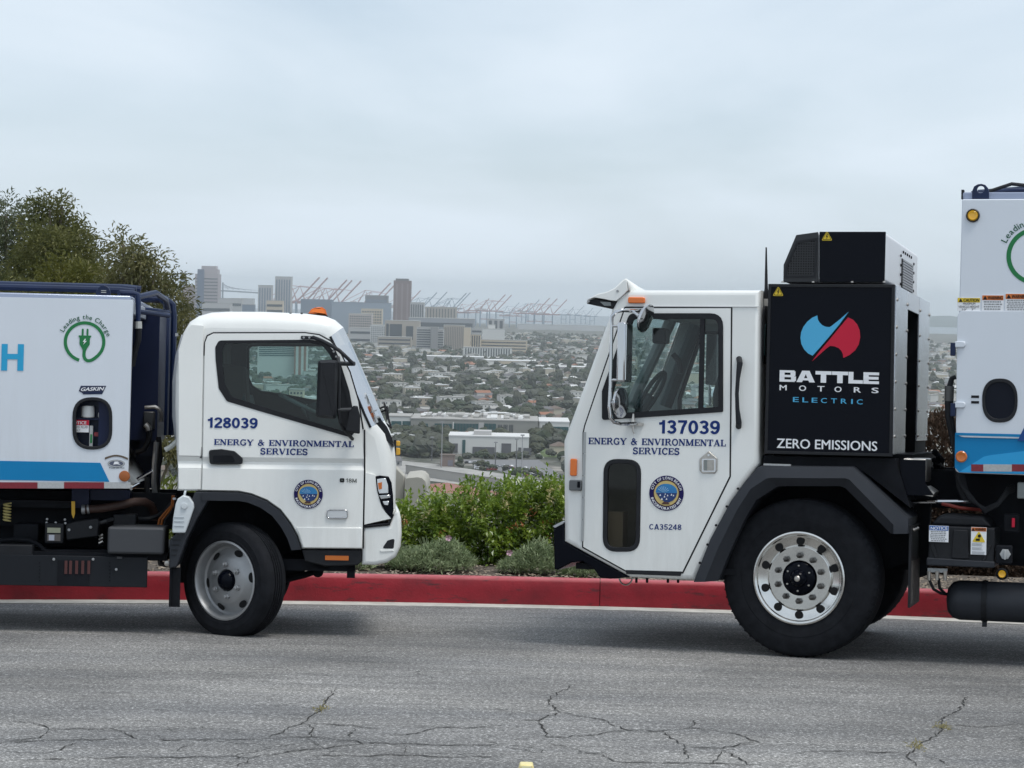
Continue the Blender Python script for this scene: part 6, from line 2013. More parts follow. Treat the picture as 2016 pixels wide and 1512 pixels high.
lbox(177.5, 855, 181.5, 872, 0.047, 0.05, 'gauge_fluid', green_vinyl, parent=sg)
lbox(185, 851, 198, 859, 0.06, 0.065, 'red_label', red_tape, 0.01)
# core, roof and front frame
navy2 = mat('navy_deep', (0.006, 0.012, 0.045), 0.45, spec=0.3)
MB().box(XL + 0.01, xb - 0.22, 0.16, WL - 0.05, bb_ + 0.02, bt_ - 0.01).build('body_core', navy2, lt_)
MB().box(XL, xb - 0.0, 0.041, WL - 0.04, bt_ - 0.10, bt_ - 0.012).build('front_header', mat('header_grey', (0.35, 0.38, 0.43), 0.4), lt_, bevel=0.008)
MB().box(xb - 0.2, xb, WL - 0.14, WL - 0.04, bb_ + 0.1, bt_ - 0.1).build('front_post', navy, lt_)
MB().box(xb - 0.22, xb - 0.04, 0.041, 0.10, bb_ + 0.1, bt_ - 0.1).build('front_post', navy2, lt_)
MB().add([(xb - 0.0, 0.045, bb_ + 0.02), (xb - 0.0, WL - 0.04, bb_ + 0.02), (xb - 0.18, WL - 0.04, bb_ + 0.30), (xb - 0.18, 0.045, bb_ + 0.30), (xb - 0.22, 0.045, bb_ + 0.01), (xb - 0.22, WL - 0.04, bb_ + 0.01)], [(0, 1, 2, 3), (0, 3, 4), (1, 5, 2), (0, 4, 5, 1)]).build('floor_ramp', steel, lt_, smooth=0)
MB().box(XL, xb - 0.02, 0.03, WL - 0.03, bt_ - 0.008, bt_ + 0.028).build('body_roof', mat('roof_lilac', (0.33, 0.37, 0.47), 0.25, 0.3), lt_, bevel=0.01)
e_ = S2([(189, 590), (189, 575), (193, 567), (199, 562.5), (204, 561.5), (210, 563), (215, 568), (218, 576), (218, 590)], 0.06)
ey = MB().prism(e_, 0.045, 0.075).build('lifting_eye', navy, lt_, bevel=0.004)
for yy in (571.5, 575):
    lbox(199, yy, 209, yy + 1.4, 0.040, 0.045, 'eye_slot', silver_tape, parent=ey)
for v, dz in ((0.25, 0.075), (0.42, 0.10), (0.75, 0.12)):
    MB().tube([(XL, v, bt_ + dz), (xb - 0.12, v, bt_ + dz), (xb - 0.02, v, bt_ + dz - 0.01)], 0.024, 8).build('roof_pipe', navy, lt_)
ltube([(235, 576, 0.1), (262, 577, 0.1), (271, 580, 0.1), (272, 596, 0.1), (272, 620, 0.1), (272, 632, 0.1)], [0.018, 0.018, 0.02, 0.02, 0.018, 0.016], 'front_pipe', navy, 8)
ltube([(272, 633, 0.1), (272.5, 647, 0.1)], 0.026, 'hose_fitting', mat('fitting_grey', (0.45, 0.45, 0.42), 0.4, 0.4), 10)
ltube([(273, 647, 0.1), (272, 670, 0.12), (266, 690, 0.14), (260, 720, 0.16)], 0.022, 'hydraulic_hose', black_plastic, 10)
lbox(231, 572, 237, 584, 0.08, 0.14, 'pipe_clamp', navy)
for v, dx in ((WL - 0.2, 0.10), (WL - 0.08, 0.14), (WL - 0.0, 0.10)):
    MB().tube([(xb - 0.2, v, bt_ + 0.09), (xb + dx - 0.06, v, bt_ + 0.09), (xb + dx - 0.01, v, bt_ + 0.05), (xb + dx, v, bt_ - 0.05), (xb + dx, v, bb_ + 0.35)], 0.026, 8).build('front_pipe', navy, lt_)
MB().tube([(xb - 0.02, 0.35, bt_ + 0.03), (xb + 0.10, 0.6, bt_ + 0.08), (xb + 0.14, 1.0, bt_ + 0.05), (xb + 0.12, 1.5, bt_ - 0.02)], 0.022, 8).build('top_hose', navy, lt_)
for yy, v in ((612, 0.5), (606, 0.8)):
    q = G(262, yy, v)
    MB().tube([(q[0], v, q[1]), (q[0] + 0.22, v + 0.4, q[1] - 0.01)], 0.018, 8).build('cross_pipe', navy, lt_)
# valve block and hoses at the front of the body
lbox(282, 810, 303, 845, 0.9, 1.1, 'valve_block', dark_grey, bevel=0.01)
ltube([(285, 802, 0.85), (305, 801, 0.85), (313, 805, 0.85), (318, 815, 0.85), (318, 830, 0.85)], 0.014, 'steel_pipe', steel, 8)
ltube([(283, 838, 0.8), (290, 842, 0.8), (294, 852, 0.8), (292, 868, 0.8), (284, 885, 0.82), (270, 890, 0.85)], 0.02, 'hydraulic_hose', black_plastic, 10)
ltube([(286, 836, 0.78), (291, 840, 0.78), (293, 848, 0.78)], 0.022, 'hose_fitting', steel, 10)
ltube([(308, 870, 0.9), (304, 910, 0.9), (303, 950, 0.9), (306, 985, 0.9)], 0.02, 'steel_pipe', silver, 8)
ltube([(312, 860, 0.95), (316, 900, 0.95), (308, 940, 0.95), (312, 990, 0.95)], 0.018, 'hydraulic_hose', black_plastic, 8)
ltube([(270, 944, 0.4), (286, 934, 0.4), (300, 926, 0.4)], 0.012, 'frame_rod', chrome, 8)
ltube([(258, 962, 0.05), (274, 953, 0.15)], 0.012, 'frame_rod', chrome, 8)
ltube([(290, 940, 0.6), (289, 965, 0.6), (298, 980, 0.6), (308, 992, 0.6)], 0.02, 'hydraulic_hose', black_plastic, 8)
MB().box(xb - 0.22, xb + 0.10, 1.0, WL - 0.15, bb_ + 0.32, bt_ - 0.06).build('front_bulkhead', navy2, lt_)
MB().box(xb - 0.04, xb + 0.07, 1.2, 1.3, bb_ + 0.2, bt_ - 0.02).build('front_post', navy, lt_)
MB().box(xb - 0.1, xb + 0.09, 1.5, 1.56, bb_ - 0.05, bb_ + 0.8).build('front_bracket', navy2, lt_)
# decals
lettering(Q, lt_, 'H', (2, 729.5), (46, 730), 52.5, BV - 0.003, cyan, grot=1.22)
charge_emblem(Q, lt_, 166.5, 673, 41, BV - 0.003)
gs = S2([(159, 759.5), (209, 759.5), (205, 768), (201, 776), (164, 776.5), (161, 773), (155, 770)], BV - 0.003)
gb = MB().prism(gs, BV - 0.003, BV).build('maker_plate', mat('plate_navy', (0.015, 0.02, 0.06), 0.4), lt_, smooth=0)
MB().prism(S2([(164, 771.5), (203, 771), (201, 775), (166, 775.5)], BV - 0.004), BV - 0.004, BV - 0.003).build('plate_band', navy, gb, smooth=0)
lettering(Q, gb, 'GASKIN', (158, 770), (203, 768.5), 7, BV - 0.005, white_vinyl, 0.03, skew=0.35)
ob = MB().prism(disc_poly(G(229, 912.5), 0.058, 0.026, 28), BV - 0.003, BV).build('oval_badge', mat('badge_steel', (0.10, 0.11, 0.16), 0.4, 0.3), lt_, smooth=0)
c = G(229, 912.5)
MB().plate(disc_poly(c, 0.056, 0.024, 28), [disc_poly(c, 0.048, 0.018, 28)], BV - 0.004, BV - 0.003).build('badge_ring', silver_tape, ob, smooth=0)
MB().prism([(c[0] - 0.02, c[1] - 0.008), (c[0] - 0.012, c[1] + 0.013), (c[0] + 0.01, c[1] + 0.014), (c[0] + 0.024, c[1] + 0.004), (c[0] + 0.008, c[1] + 0.006), (c[0] + 0.03, c[1] - 0.008), (c[0] + 0.004, c[1] - 0.004)], BV - 0.005, BV - 0.004).build('badge_mark', white_vinyl, ob, smooth=0)
MB().prism([(c[0] - 0.078 + 0.156 * k / 10, c[1] + 0.026 + 0.022 * sin(pi * k / 10)) for k in range(11)] + [(c[0] + 0.078 - 0.156 * k / 10, c[1] + 0.040 + 0.020 * sin(pi * k / 10)) for k in range(11)], BV - 0.003, BV).build('badge_ribbon', mat('ribbon_brown', (0.10, 0.07, 0.045), 0.5), ob, smooth=0)
lettering(Q, ob, 'Proudly USA Made', (215, 922.5), (245, 922.5), 3, BV - 0.003, black_vinyl)
st_ = MB().prism([(XL, G(0, 948, 0)[1] + 0.0), (G(215.5, 948.5)[0], G(215.5, 948.5)[1]), (G(197.5, 911)[0], G(197.5, 911)[1]), (XL, G(0, 911)[1] + 0.01)], BV - 0.003, BV).build('blue_band', blue_stripe, lt_, smooth=0)
tz1, tz0 = 949.5, 962
segs = [(-60, -20, 1), (-20, 74, 0), (74, 126, 1), (126, 205, 0), (205, 257, 1)]
for x0, x1, k in segs:
    MB().prism(S2([(x0, tz1 - 0.3), (x1, tz1), (x1, tz0 - 0.3), (x0, tz0 - 0.5)], BV - 0.002), BV - 0.003, BV - 0.0005).build('reflective_tape', silver_tape if k else red_tape, lt_, smooth=0)
c = G(245, 937.5)
MB().lathe([(0.038, BV), (0.036, BV - 0.008), (0.02, BV - 0.012), (0.0005, BV - 0.012)], (c[0], 0, c[1]), n=28).build('marker_lamp', mat('rust_lens', (0.33, 0.095, 0.02), 0.4), lt_)

# --- chassis and equipment under the body
zc0, zc1 = G(150, 1005, 0.5)[1], G(150, 968, 0.5)[1]
MB().box(XL, G(345, 1000, 0.5)[0], 0.52, 0.6, zc0 - 0.12, zc1).build('chassis_rail', chassis, lt_)
MB().box(XL, G(345, 1000, 0.5)[0], 1.25, 1.33, zc0 - 0.12, zc1).build('chassis_rail', chassis, lt_)
lbox(-300, 964, 290, 1100, 0.62, 0.66, 'underbody_panel', chassis)
lbox(-300, 982, 145, 996, 0.3, 0.5, 'subframe_rail', chassis, vref=0.3)
lbox(141, 962, 175, 1000, 0.35, 0.5, 'body_bracket', navy2, vref=0.35)
lbox(175, 964, 256, 985, 0.4, 0.5, 'body_bracket', navy2, vref=0.4)
MB().prism(S2([(140.5, 987), (147.5, 987), (147.5, 1012), (144.5, 1021), (141, 1012)], 0.2), 0.2, 0.21).build('yellow_strap', mat('strap_yellow', (0.62, 0.36, 0.03), 0.6), lt_)
c = G(14, 1008, 0.25)
coil = MB()
pts = []
for k in range(91):
    t_ = 2 * pi * k / 15
    pts.append((c[0] + 0.024 * cos(t_), 0.25 + 0.024 * sin(t_), c[1] + 0.062 - 0.124 * k / 90))
coil.tube(pts, 0.006, 6).build('coil_spring', mat('coil_yellow', (0.5, 0.42, 0.16), 0.5), lt_)
ltube([(165, 1003, 0.3), (200, 1001, 0.3), (235, 995, 0.3), (265, 988, 0.3), (285, 988, 0.35), (297, 995, 0.45), (304, 1010, 0.5), (303, 1025, 0.5)], 0.03, 'coolant_hose', hose_brown, 12)
ltube([(161, 1003, 0.3), (168, 1003, 0.3)], 0.034, 'hose_clamp', silver, 12)
ltube([(172, 1002.5, 0.3), (176, 1002, 0.3)], 0.034, 'hose_clamp', silver, 12)
ltube([(272, 1021, 0.4), (295, 1021, 0.4), (312, 1015, 0.45), (325, 1005, 0.5), (338, 990, 0.5)], 0.016, 'cable_loop', black_plastic, 8)
for k, dx in enumerate((0, 6, 12)):
    ltube([(310 + dx, 1040, 0.4), (314 + dx, 1022, 0.4), (324 + dx, 1010, 0.4), (338 + dx / 2, 995, 0.4), (340 + dx / 2, 975, 0.4)], 0.008, 'orange_cable', orange_cable if k < 2 else black_plastic, 6)
lbox(340, 980, 346, 984, 0.3, 0.34, 'cable_tag', white_vinyl)
lbox(26, 1031, 76, 1066, 0.3, 0.5, 'module_box', chassis, vref=0.3, bevel=0.01)
cb = lbox(88, 1030, 125, 1070, 0.22, 0.4, 'controller', black_plastic, vref=0.22, bevel=0.008)
lbox(93, 1039, 119, 1049, 0.215, 0.22, 'printed_label', mat('label_olive', (0.42, 0.42, 0.30), 0.6), parent=cb)
lbox(93, 1052, 119, 1065, 0.215, 0.22, 'connector_plate', mat('plate_brown', (0.14, 0.12, 0.11), 0.5), parent=cb)
lbox(96, 1053, 107, 1064, 0.21, 0.215, 'white_square', mat('tag_white', (0.6, 0.6, 0.66), 0.6), parent=cb)
for px, py in ((93, 1022), (128, 1023), (110, 1029), (92, 1029), (129, 1030)):
    c = G(px, py, 0.25)
    MB().lathe([(0.009, 0.245), (0.008, 0.236), (0.0005, 0.234)], (c[0], 0, c[1]), n=8).build('bolt', silver, lt_)
mx_ = MB().prism(S2([(128, 1032), (145, 1027), (190, 1020), (195, 1024), (193, 1056), (130, 1064)], 0.25), 0.25, 0.4).build('motor_cover', black_plastic, lt_, bevel=0.008)
for px, py in ((136, 1043), (178.5, 1038)):
    c = G(px, py, 0.25)
    MB().lathe([(0.011, 0.25), (0.01, 0.24), (0.0005, 0.238)], (c[0], 0, c[1]), n=10).build('bolt', silver, mx_)
lbox(222, 1012, 268, 1037, 0.35, 0.5, 'junction_box', black_plastic, vref=0.35, bevel=0.01)
ltube([(195, 1030, 0.3), (208, 1026, 0.3), (222, 1022, 0.35)], 0.014, 'conduit', dark_grey, 8)
for py in (1057, 1063, 1070):
    ltube([(195, py, 0.3), (203, py - 4, 0.3)], 0.012, 'plug_fitting', steel, 8)
big = lbox(211.5, 1038, 323, 1091, 0.02, 0.45, 'battery_case', mat('case_grey', (0.055, 0.058, 0.064), 0.55, spec=0.3), 0.02, vref=0.02, bevel=0.018)
lbox(-10, 1072, 64, 1098, 0.1, 0.4, 'air_tank_box', black_plastic, 0.012, vref=0.1, bevel=0.012)
ltube([(0, 1064, 0.2), (30, 1062, 0.2), (58, 1064, 0.2), (75, 1072, 0.2), (88, 1084, 0.2), (100, 1086, 0.2), (210, 1086, 0.25)], 0.016, 'cable_loop', chassis, 8)
for px, py in ((24, 1110), (50, 1109), (57, 1109), (63, 1104)):
    c = G(px, py, 0.12)
    MB().lathe([(0.008, 0.12), (0.007, 0.11), (0.0005, 0.109)], (c[0], 0, c[1]), n=8).build('bolt', silver, lt_)
gd = lbox(-40, 1094, 290, 1154, 0.08, 0.10, 'side_guard', mat('guard_black', (0.010, 0.012, 0.016), 0.5, spec=0.25), vref=0.08, bevel=0.004)
lbox(113, 1103, 176, 1154, 0.074, 0.08, 'guard_recess', chassis, parent=gd)
for k, px in enumerate((127, 136, 148, 160, 172)):
    lbox(px, 1104, px + 5.5, 1130, 0.068, 0.074, 'red_rib', mat('dull_red', (0.075, 0.02, 0.018), 0.5), parent=gd)
for px in (106, 183.5):
    c = G(px, 1101, 0.08)
    MB().lathe([(0.01, 0.08), (0.009, 0.07), (0.0005, 0.069)], (c[0], 0, c[1]), n=10).build('bolt', silver, gd)
for px in (78, 216):
    for k in range(6):
        c = G(px, 1108 + 7 * k, 0.08)
        MB().lathe([(0.006, 0.08), (0.006, 0.077)], (c[0], 0, c[1]), n=6).build('rivet', chassis, gd)
c = G(229, 1121, 0.08)
MB().lathe([(0.01, 0.08), (0.009, 0.07), (0.0005, 0.069)], (c[0], 0, c[1]), n=10).build('bolt', silver, gd)
lbox(230, 1096, 240, 1100, 0.06, 0.08, 'latch', dark_grey, parent=gd)
ltube([(313, 1092, 0.4), (316, 1110, 0.4), (330, 1112, 0.4)], 0.02, 'stay', dark_grey, 8)
c = G(329, 1109, 0.1)
MB().lathe([(0.02, 0.1), (0.018, 0.088), (0.0005, 0.086)], (c[0], 0, c[1]), n=16).build('cap_bolt', steel, lt_)
# rear wheels out of frame to the left
for v, rz in ((0.05, 0), (WL - 0.05, pi)):
    w3 = copy_tree(wh, lt_)
    w3.location = (wcen.x - 2.85, v, c[1] * 0 + wh.location.z)
    w3.rotation_euler = (0, 0, rz)

MB().box(XL, G(345, 1000, 0.5)[0] - 0.02, 0.12, WL - 0.05, G(150, 1080, 0.5)[1] - 0.05, G(150, 1080, 0.5)[1]).build('belly_pan', chassis, lt_)  # plate added below the body to keep light out and darken the ground
MB().box(G(560, 1000, 0.5)[0], G(700, 1000, 0.5)[0], 0.1, WL - 0.1, G(600, 1110, 0.5)[1] - 0.02, G(600, 1110, 0.5)[1] + 0.06).build('belly_pan', chassis, lt_)  # same, added under the cab front

# ================================================================== HILLSIDE AND PLANTS
soil = mat('hillside_soil', (0.05, 0.045, 0.03), 0.95, col2=(0.11, 0.10, 0.06), scale=0.6, detail=6)
mb = MB()
xs_ = [-900, -300, -120, -50, -20, 0, 20, 50, 120, 300, 900]
ys_ = [(14.0, -0.6), (24.0, -0.75), (30, -1.9), (45, -5.0), (90, -16), (200, -48), (330, -88), (430, -107.2)]
mb.add([(x, y, z - (0.25 if y < 24.5 and abs(x) > 25 else 0)) for y, z in ys_ for x in xs_], [(j * 11 + i, j * 11 + i + 1, (j + 1) * 11 + i + 1, (j + 1) * 11 + i) for j in range(len(ys_) - 1) for i in range(10)])
tag(mb.build('hillside', soil, smooth=60), kind='structure')

rnd = random.Random(11)
def rvec(r_=rnd):
    while True:
        v = Vector((r_.uniform(-1, 1), r_.uniform(-1, 1), r_.uniform(-1, 1)))
        if 0.05 < v.length < 1: return v
def leaf_mesh(name, pts, length, width, m, droop=0.2, up=0.5, r_=rnd, jitter=0.35):
    """pts: (position, outward direction); one folded leaf of four corners at each."""
    vs_, fs = [], []
    for p, d in pts:
        d = (d * 0.8 + rvec(r_) * 0.9 + Vector((0, 0, up))).normalized()
        s_ = d.cross(Vector((0, 0, 1)) + rvec(r_) * 0.6)
        if s_.length < 1e-4: s_ = Vector((1, 0, 0))
        s_.normalize()
        n_ = s_.cross(d)
        l_ = length * r_.uniform(1 - jitter, 1 + jitter); w_ = width * r_.uniform(1 - jitter, 1 + jitter)
        k = len(vs_)
        mid = p + d * l_ * 0.5
        vs_ += [p, mid + s_ * w_ / 2 + n_ * w_ * 0.18, p + d * l_ - n_ * l_ * droop, mid - s_ * w_ / 2 + n_ * w_ * 0.18]
        fs += [(k, k + 1, k + 2), (k, k + 2, k + 3)]
    me = bpy.data.meshes.new(name)
    me.from_pydata([tuple(v) for v in vs_], [], fs)
    me.materials.append(m)
    return me
def mesh_obj(name, me, parent=None):
    o = bpy.data.objects.new(name, me)
    C.objects.link(o)
    if parent is not None: o.parent = parent
    return o
def clump_points(blobs, per_m3, clump_r, per_clump, r_=rnd, shell=0.5):
    """blobs: (centre, (rx, ry, rz)). Clumps of leaves spread through each blob, thicker towards its skin."""
    pts = []
    for c, rad in blobs:
        vol = 4.19 * rad[0] * rad[1] * rad[2]
        for _ in range(max(3, int(vol * per_m3))):
            v = rvec(r_)
            q = v.length
            v = v.normalized() * (q ** shell)
            cc = c + Vector((v.x * rad[0], v.y * rad[1], v.z * rad[2]))
            for _ in range(per_clump):
                g_ = Vector((r_.gauss(0, 1), r_.gauss(0, 1), r_.gauss(0, 0.8))) * clump_r
                pts.append((cc + g_, (v + g_ * 2).normalized()))
    return pts

# --- trees down the slope at the left
gum1 = leaf_mat('gum_leaves_grey_green', (0.085, 0.105, 0.055), (0.20, 0.22, 0.13), 2.2, trans=0.35)
gum2 = leaf_mat('gum_leaves_olive', (0.08, 0.095, 0.033), (0.235, 0.23, 0.08), 1.6, trans=0.35)
gum3 = leaf_mat('gum_leaves_tawny', (0.08, 0.095, 0.038), (0.25, 0.23, 0.10), 1.8, trans=0.35)
lime_bush = leaf_mat('bush_leaves_yellow_green', (0.085, 0.095, 0.024), (0.20, 0.195, 0.045), 1.4, trans=0.35)
bark = mat('pale_bark', (0.20, 0.17, 0.13), 0.9, var=0.3, scale=6)
def slope_z(y):
    for (ya, za), (yb, zb) in zip(ys_[:-1], ys_[1:]):
        if ya <= y <= yb: return za + (zb - za) * (y - ya) / (yb - ya)
    return ys_[-1][1]
def tree(name, blobs_px, Y, trunk_px, leafm, label, cat, leaf=(0.095, 0.029), dens=26, per=16, group=None, dep=0.9, seed=1, cr=0.13, up=0.35):
    r_ = random.Random(seed)
    base = at_y(trunk_px, 600, Y)
    base.z = slope_z(Y) - 0.1
    root = empty(name, base)
    tag(root, label, cat, group)
    blobs = []
    for px, py, rp in blobs_px:
        yy = Y + r_.uniform(-dep, dep)
        c = at_y(px, py, yy)
        k = rp * 1.14 * yy / F
        blobs.append((c - base, (k, k * 1.1, k * 0.95)))
    pts = clump_points(blobs, dens, cr, per, r_)
    mesh_obj('crown', leaf_mesh('crown', pts, leaf[0], leaf[1], leafm, 0.25, 0.05, r_), root)
    cs = sorted(blobs, key=lambda q: q[0].z)
    top = cs[-1][0]
    tk = MB()
    trunk_line = [Vector((0, 0, 0)), Vector((top.x * 0.1, 0, top.z * 0.35)), Vector((top.x * 0.4, top.y * 0.4, top.z * 0.65)), top]
    tk.tube(trunk_line, [0.13, 0.10, 0.07, 0.02], 8)
    tk.build('trunk', bark, root, smooth=50)
    for c, rad in cs[:-1]:
        u = max(0.15, min(0.85, c.z / max(0.1, top.z) - 0.22))
        i = u * 3
        a = trunk_line[int(i)].lerp(trunk_line[min(3, int(i) + 1)], i - int(i))
        MB().tube([a, a.lerp(c, 0.5) + Vector((0, 0, -0.08)), c], [0.045, 0.03, 0.012], 6).build('limb', bark, root, smooth=50)
    return root
tree('gum_tree', [(12, 425, 36), (44, 432, 30), (-25, 450, 46), (25, 475, 40), (55, 490, 34), (0, 520, 46), (48, 545, 40), (-30, 560, 50), (10, 590, 50)], 42, 17, gum1, 'grey green gum tree with pale forked trunk, leftmost on the slope', 'tree', seed=3, dens=105, per=26, cr=0.11)
tree('gum_tree', [(98, 412, 26), (122, 405, 16), (82, 440, 30), (112, 448, 34), (138, 455, 24), (152, 478, 28), (90, 490, 40), (128, 505, 44), (172, 510, 28), (186, 535, 24), (70, 540, 44), (118, 555, 46), (165, 560, 36), (205, 555, 18)], 39, 84, gum2, 'tallest olive green tree with ragged top behind the small truck', 'tree', seed=5, dens=225, per=26, cr=0.11)
tree('bushy_tree', [(242, 482, 20), (228, 510, 24), (262, 500, 24), (286, 492, 13), (278, 518, 26), (240, 540, 30), (312, 515, 16), (305, 540, 26), (275, 560, 36), (330, 560, 24), (240, 585, 36), (300, 595, 40), (345, 590, 20), (345, 625, 26), (318, 640, 40), (360, 620, 14), (345, 670, 28), (325, 700, 40), (335, 745, 40), (310, 790, 40), (340, 800, 34), (320, 850, 40), (345, 880, 30), (290, 700, 50)], 33, 285, gum3, 'rounded tree with tawny new leaves beside the small cab', 'tree', leaf=(0.085, 0.028), dens=330, per=24, seed=8, cr=0.095)
tree('yellow_green_bush', [(118, 545, 34), (150, 555, 30), (185, 560, 34), (212, 572, 26), (105, 590, 40), (150, 600, 46), (200, 605, 40)], 35.5, 160, lime_bush, 'yellow green bush below the tall trees, just over the truck body', 'bush', leaf=(0.09, 0.03), dens=240, per=22, seed=9, cr=0.09)
tree('yellow_green_bush', [(0, 560, 24), (35, 572, 24), (62, 565, 20), (10, 600, 40), (50, 605, 40)], 36, 30, gum2, 'dark olive bush at the foot of the leftmost gum tree', 'bush', leaf=(0.09, 0.03), dens=170, per=20, seed=19, cr=0.09)

# --- hedge behind the kerb
glossy = leaf_mat('glossy_hedge_leaves', (0.065, 0.14, 0.018), (0.34, 0.44, 0.06), 7.5, rough=0.3, trans=0.4, spec=0.6)
petal = mat('cream_petals', (0.62, 0.55, 0.28), 0.6)
pink = mat('pink_petals', (0.66, 0.42, 0.52), 0.6)
twig = mat('hedge_twigs', (0.06, 0.045, 0.03), 0.9)
dead_leaf = mat('rust_leaves', (0.28, 0.11, 0.03), 0.7)
def shrub(px, ptop, wpx, Y, label, flowers=8, rust=0, seed=1, n_=52, group=None):
    r_ = random.Random(seed)
    top = at_y(px, ptop, Y).z
    c = at_y(px, 1000, Y)
    bz = -0.30
    root = empty('hedge_shrub', (c.x, Y, bz))
    tag(root, label, 'shrub', group)
    H = top - bz
    w_ = wpx / 2 * Y / F
    blobs = []
    for k in range(11):
        a = r_.uniform(0, 2 * pi); q = r_.uniform(0.2, 0.75)
        zz = r_.uniform(0.2, 0.82)
        blobs.append((Vector((cos(a) * w_ * q, sin(a) * 0.5 * q, H * zz)), (w_ * 0.52, 0.34, H * 0.2)))
    blobs.append((Vector((0, -0.1, H * 0.45)), (w_ * 0.9, 0.42, H * 0.42)))
    pts = clump_points(blobs, 640, 0.03, 11, r_, 0.42)
    for _ in range(60):                     # shoots reaching out of the top
        p = Vector((r_.uniform(-w_, w_) * 0.95, r_.uniform(-0.4, 0.3), H * r_.uniform(0.75, 0.9)))
        d = Vector((r_.gauss(0, 0.25), r_.gauss(0, 0.2), 1)).normalized()
        ln = r_.uniform(0.06, 0.2)
        for j in range(7):
            pts.append((p + d * ln * j / 6, rvec(r_) * 0.8 + d))
    mesh_obj('foliage', leaf_mesh('foliage', pts, 0.050, 0.025, glossy, 0.12, -0.02, r_, 0.4), root)
    st_ = MB()
    for k in range(9):
        e = blobs[k][0]
        st_.tube([Vector((r_.uniform(-.1, .1), r_.uniform(-.1, .1), 0)), e * 0.5, e], [0.012, 0.009, 0.005], 5)
    st_.build('stems', twig, root, smooth=0)
    if flowers:
        fp = []
        for _ in range(flowers):
            a = r_.uniform(-0.9, 0.9); 
            p = Vector((a * w_, -0.42 * r_.uniform(0.4, 1.0), H * r_.uniform(0.55, 0.98)))
            for j in range(12): fp.append((p + rvec(r_) * 0.03, rvec(r_)))
        mesh_obj('flowers', leaf_mesh('flowers', fp, 0.036, 0.012, petal, 0.3, 0.5, r_), root)
    if rust:
        fp = []
        for _ in range(rust):
            p = Vector((r_.uniform(-.8, .8) * w_, -0.45, H * r_.uniform(0.3, 0.9)))
            for j in range(5): fp.append((p + rvec(r_) * 0.05, rvec(r_)))
        mesh_obj('rusty_leaves', leaf_mesh('rusty_leaves', fp, 0.05, 0.02, dead_leaf, 0.2, 0.3, r_), root)
    return root
HY = 21.2
shrub(730, 985, 150, HY, 'glossy green hedge shrub mostly behind the small truck nose', 3, 0, 21)
shrub(815, 985, 130, HY + 0.1, 'lowest glossy hedge shrub, just in front of the round-topped concrete wall', 4, 1, 22)
shrub(895, 968, 130, HY, 'glossy green hedge shrub second from the small truck bumper', 6, 1, 23)
shrub(975, 948, 130, HY - 0.05, 'bright green hedge shrub in the middle of the gap between trucks', 7, 1, 24)
shrub(1050, 945, 130, HY, 'hedge shrub with most pale yellow blossoms and a rusty sprig', 14, 4, 25)
shrub(1125, 938, 140, HY + 0.1, 'tallest hedge shrub, partly behind the big truck front step', 10, 2, 26)
# --- feathery ground plants by the kerb
feath = leaf_mat('feathery_grey_green', (0.19, 0.25, 0.125), (0.40, 0.46, 0.28), 8, rough=0.7, trans=0.2, spec=0.2)
def low_plant(px, py, wpx, hpx, Y, label, seed, n_=2600, blooms=()):
    r_ = random.Random(seed)
    c = at_y(px, py, Y)
    bz = gz(0, 19) + 0.17
    root = empty('feathery_plant', (c.x, Y, bz))
    tag(root, label, 'plant')
    w_ = wpx / 2 * Y / F; h_ = hpx * Y / F
    pts = []
    for _ in range(n_):
        a = r_.uniform(0, 2 * pi); q = sqrt(r_.random())
        x, y = cos(a) * q * w_, sin(a) * q * min(0.5, w_ * 0.9)
        zt = h_ * (1 - q * q * 0.75) * (0.8 + 0.25 * sin(9 * x + seed) * cos(7 * y))
        z = zt * r_.uniform(0.25, 1.0)
        pts.append((Vector((x, y, z)), Vector((x * 0.8, y * 0.8, 0.5))))
    mesh_obj('foliage', leaf_mesh('foliage', pts, 0.055, 0.012, feath, 0.1, 0.12, r_, 0.5), root)
    sp = MB()
    for _ in range(26):
        a = r_.uniform(0, 2 * pi); q = r_.uniform(0.1, 0.9)
        sp.tube([(0, 0, 0.0), (cos(a) * q * w_ * .6, sin(a) * q * .25, h_ * .6), (cos(a) * q * w_, sin(a) * q * .4, h_ * (1.05 - .5 * q))], 0.003, 4)
    sp.build('stems', mat('plant_stem', (0.10, 0.13, 0.06), 0.8), root, smooth=0)
    for bx_, by_ in blooms:
        p = at_y(bx_, by_, Y - 0.25) - Vector((c.x, Y, bz))
        fl = MB()
        for k in range(5):
            a = 2 * pi * k / 5
            e1 = Vector((cos(a - .5) * .026, -0.012, sin(a - .5) * .026)); e2 = Vector((cos(a + .5) * .026, -0.012, sin(a + .5) * .026))
            fl.add([p, p + e1, p + (e1 + e2) * 0.62, p + e2], [(0, 1, 2, 3)])
        fl.build('pink_flower', pink, root, smooth=0)
    return root
low_plant(848, 1100, 175, 68, 19.75, 'wide feathery grey green plant by the kerb near the small truck', 31, 5200, ((883, 1059),))
low_plant(770, 1100, 110, 60, 20.0, 'feathery grey green plant partly behind the white bumper', 35, 2600)
low_plant(1048, 1105, 130, 62, 19.7, 'rounded feathery plant by the kerb near the big truck step', 32, 3800, ((1003, 1088),))
low_plant(1150, 1118, 90, 34, 19.5, 'small feathery clump under the big truck bumper', 33, 1600)
low_plant(690, 1122, 90, 30, 19.7, 'small sparse feathery clump under the small truck nose', 34, 1200)
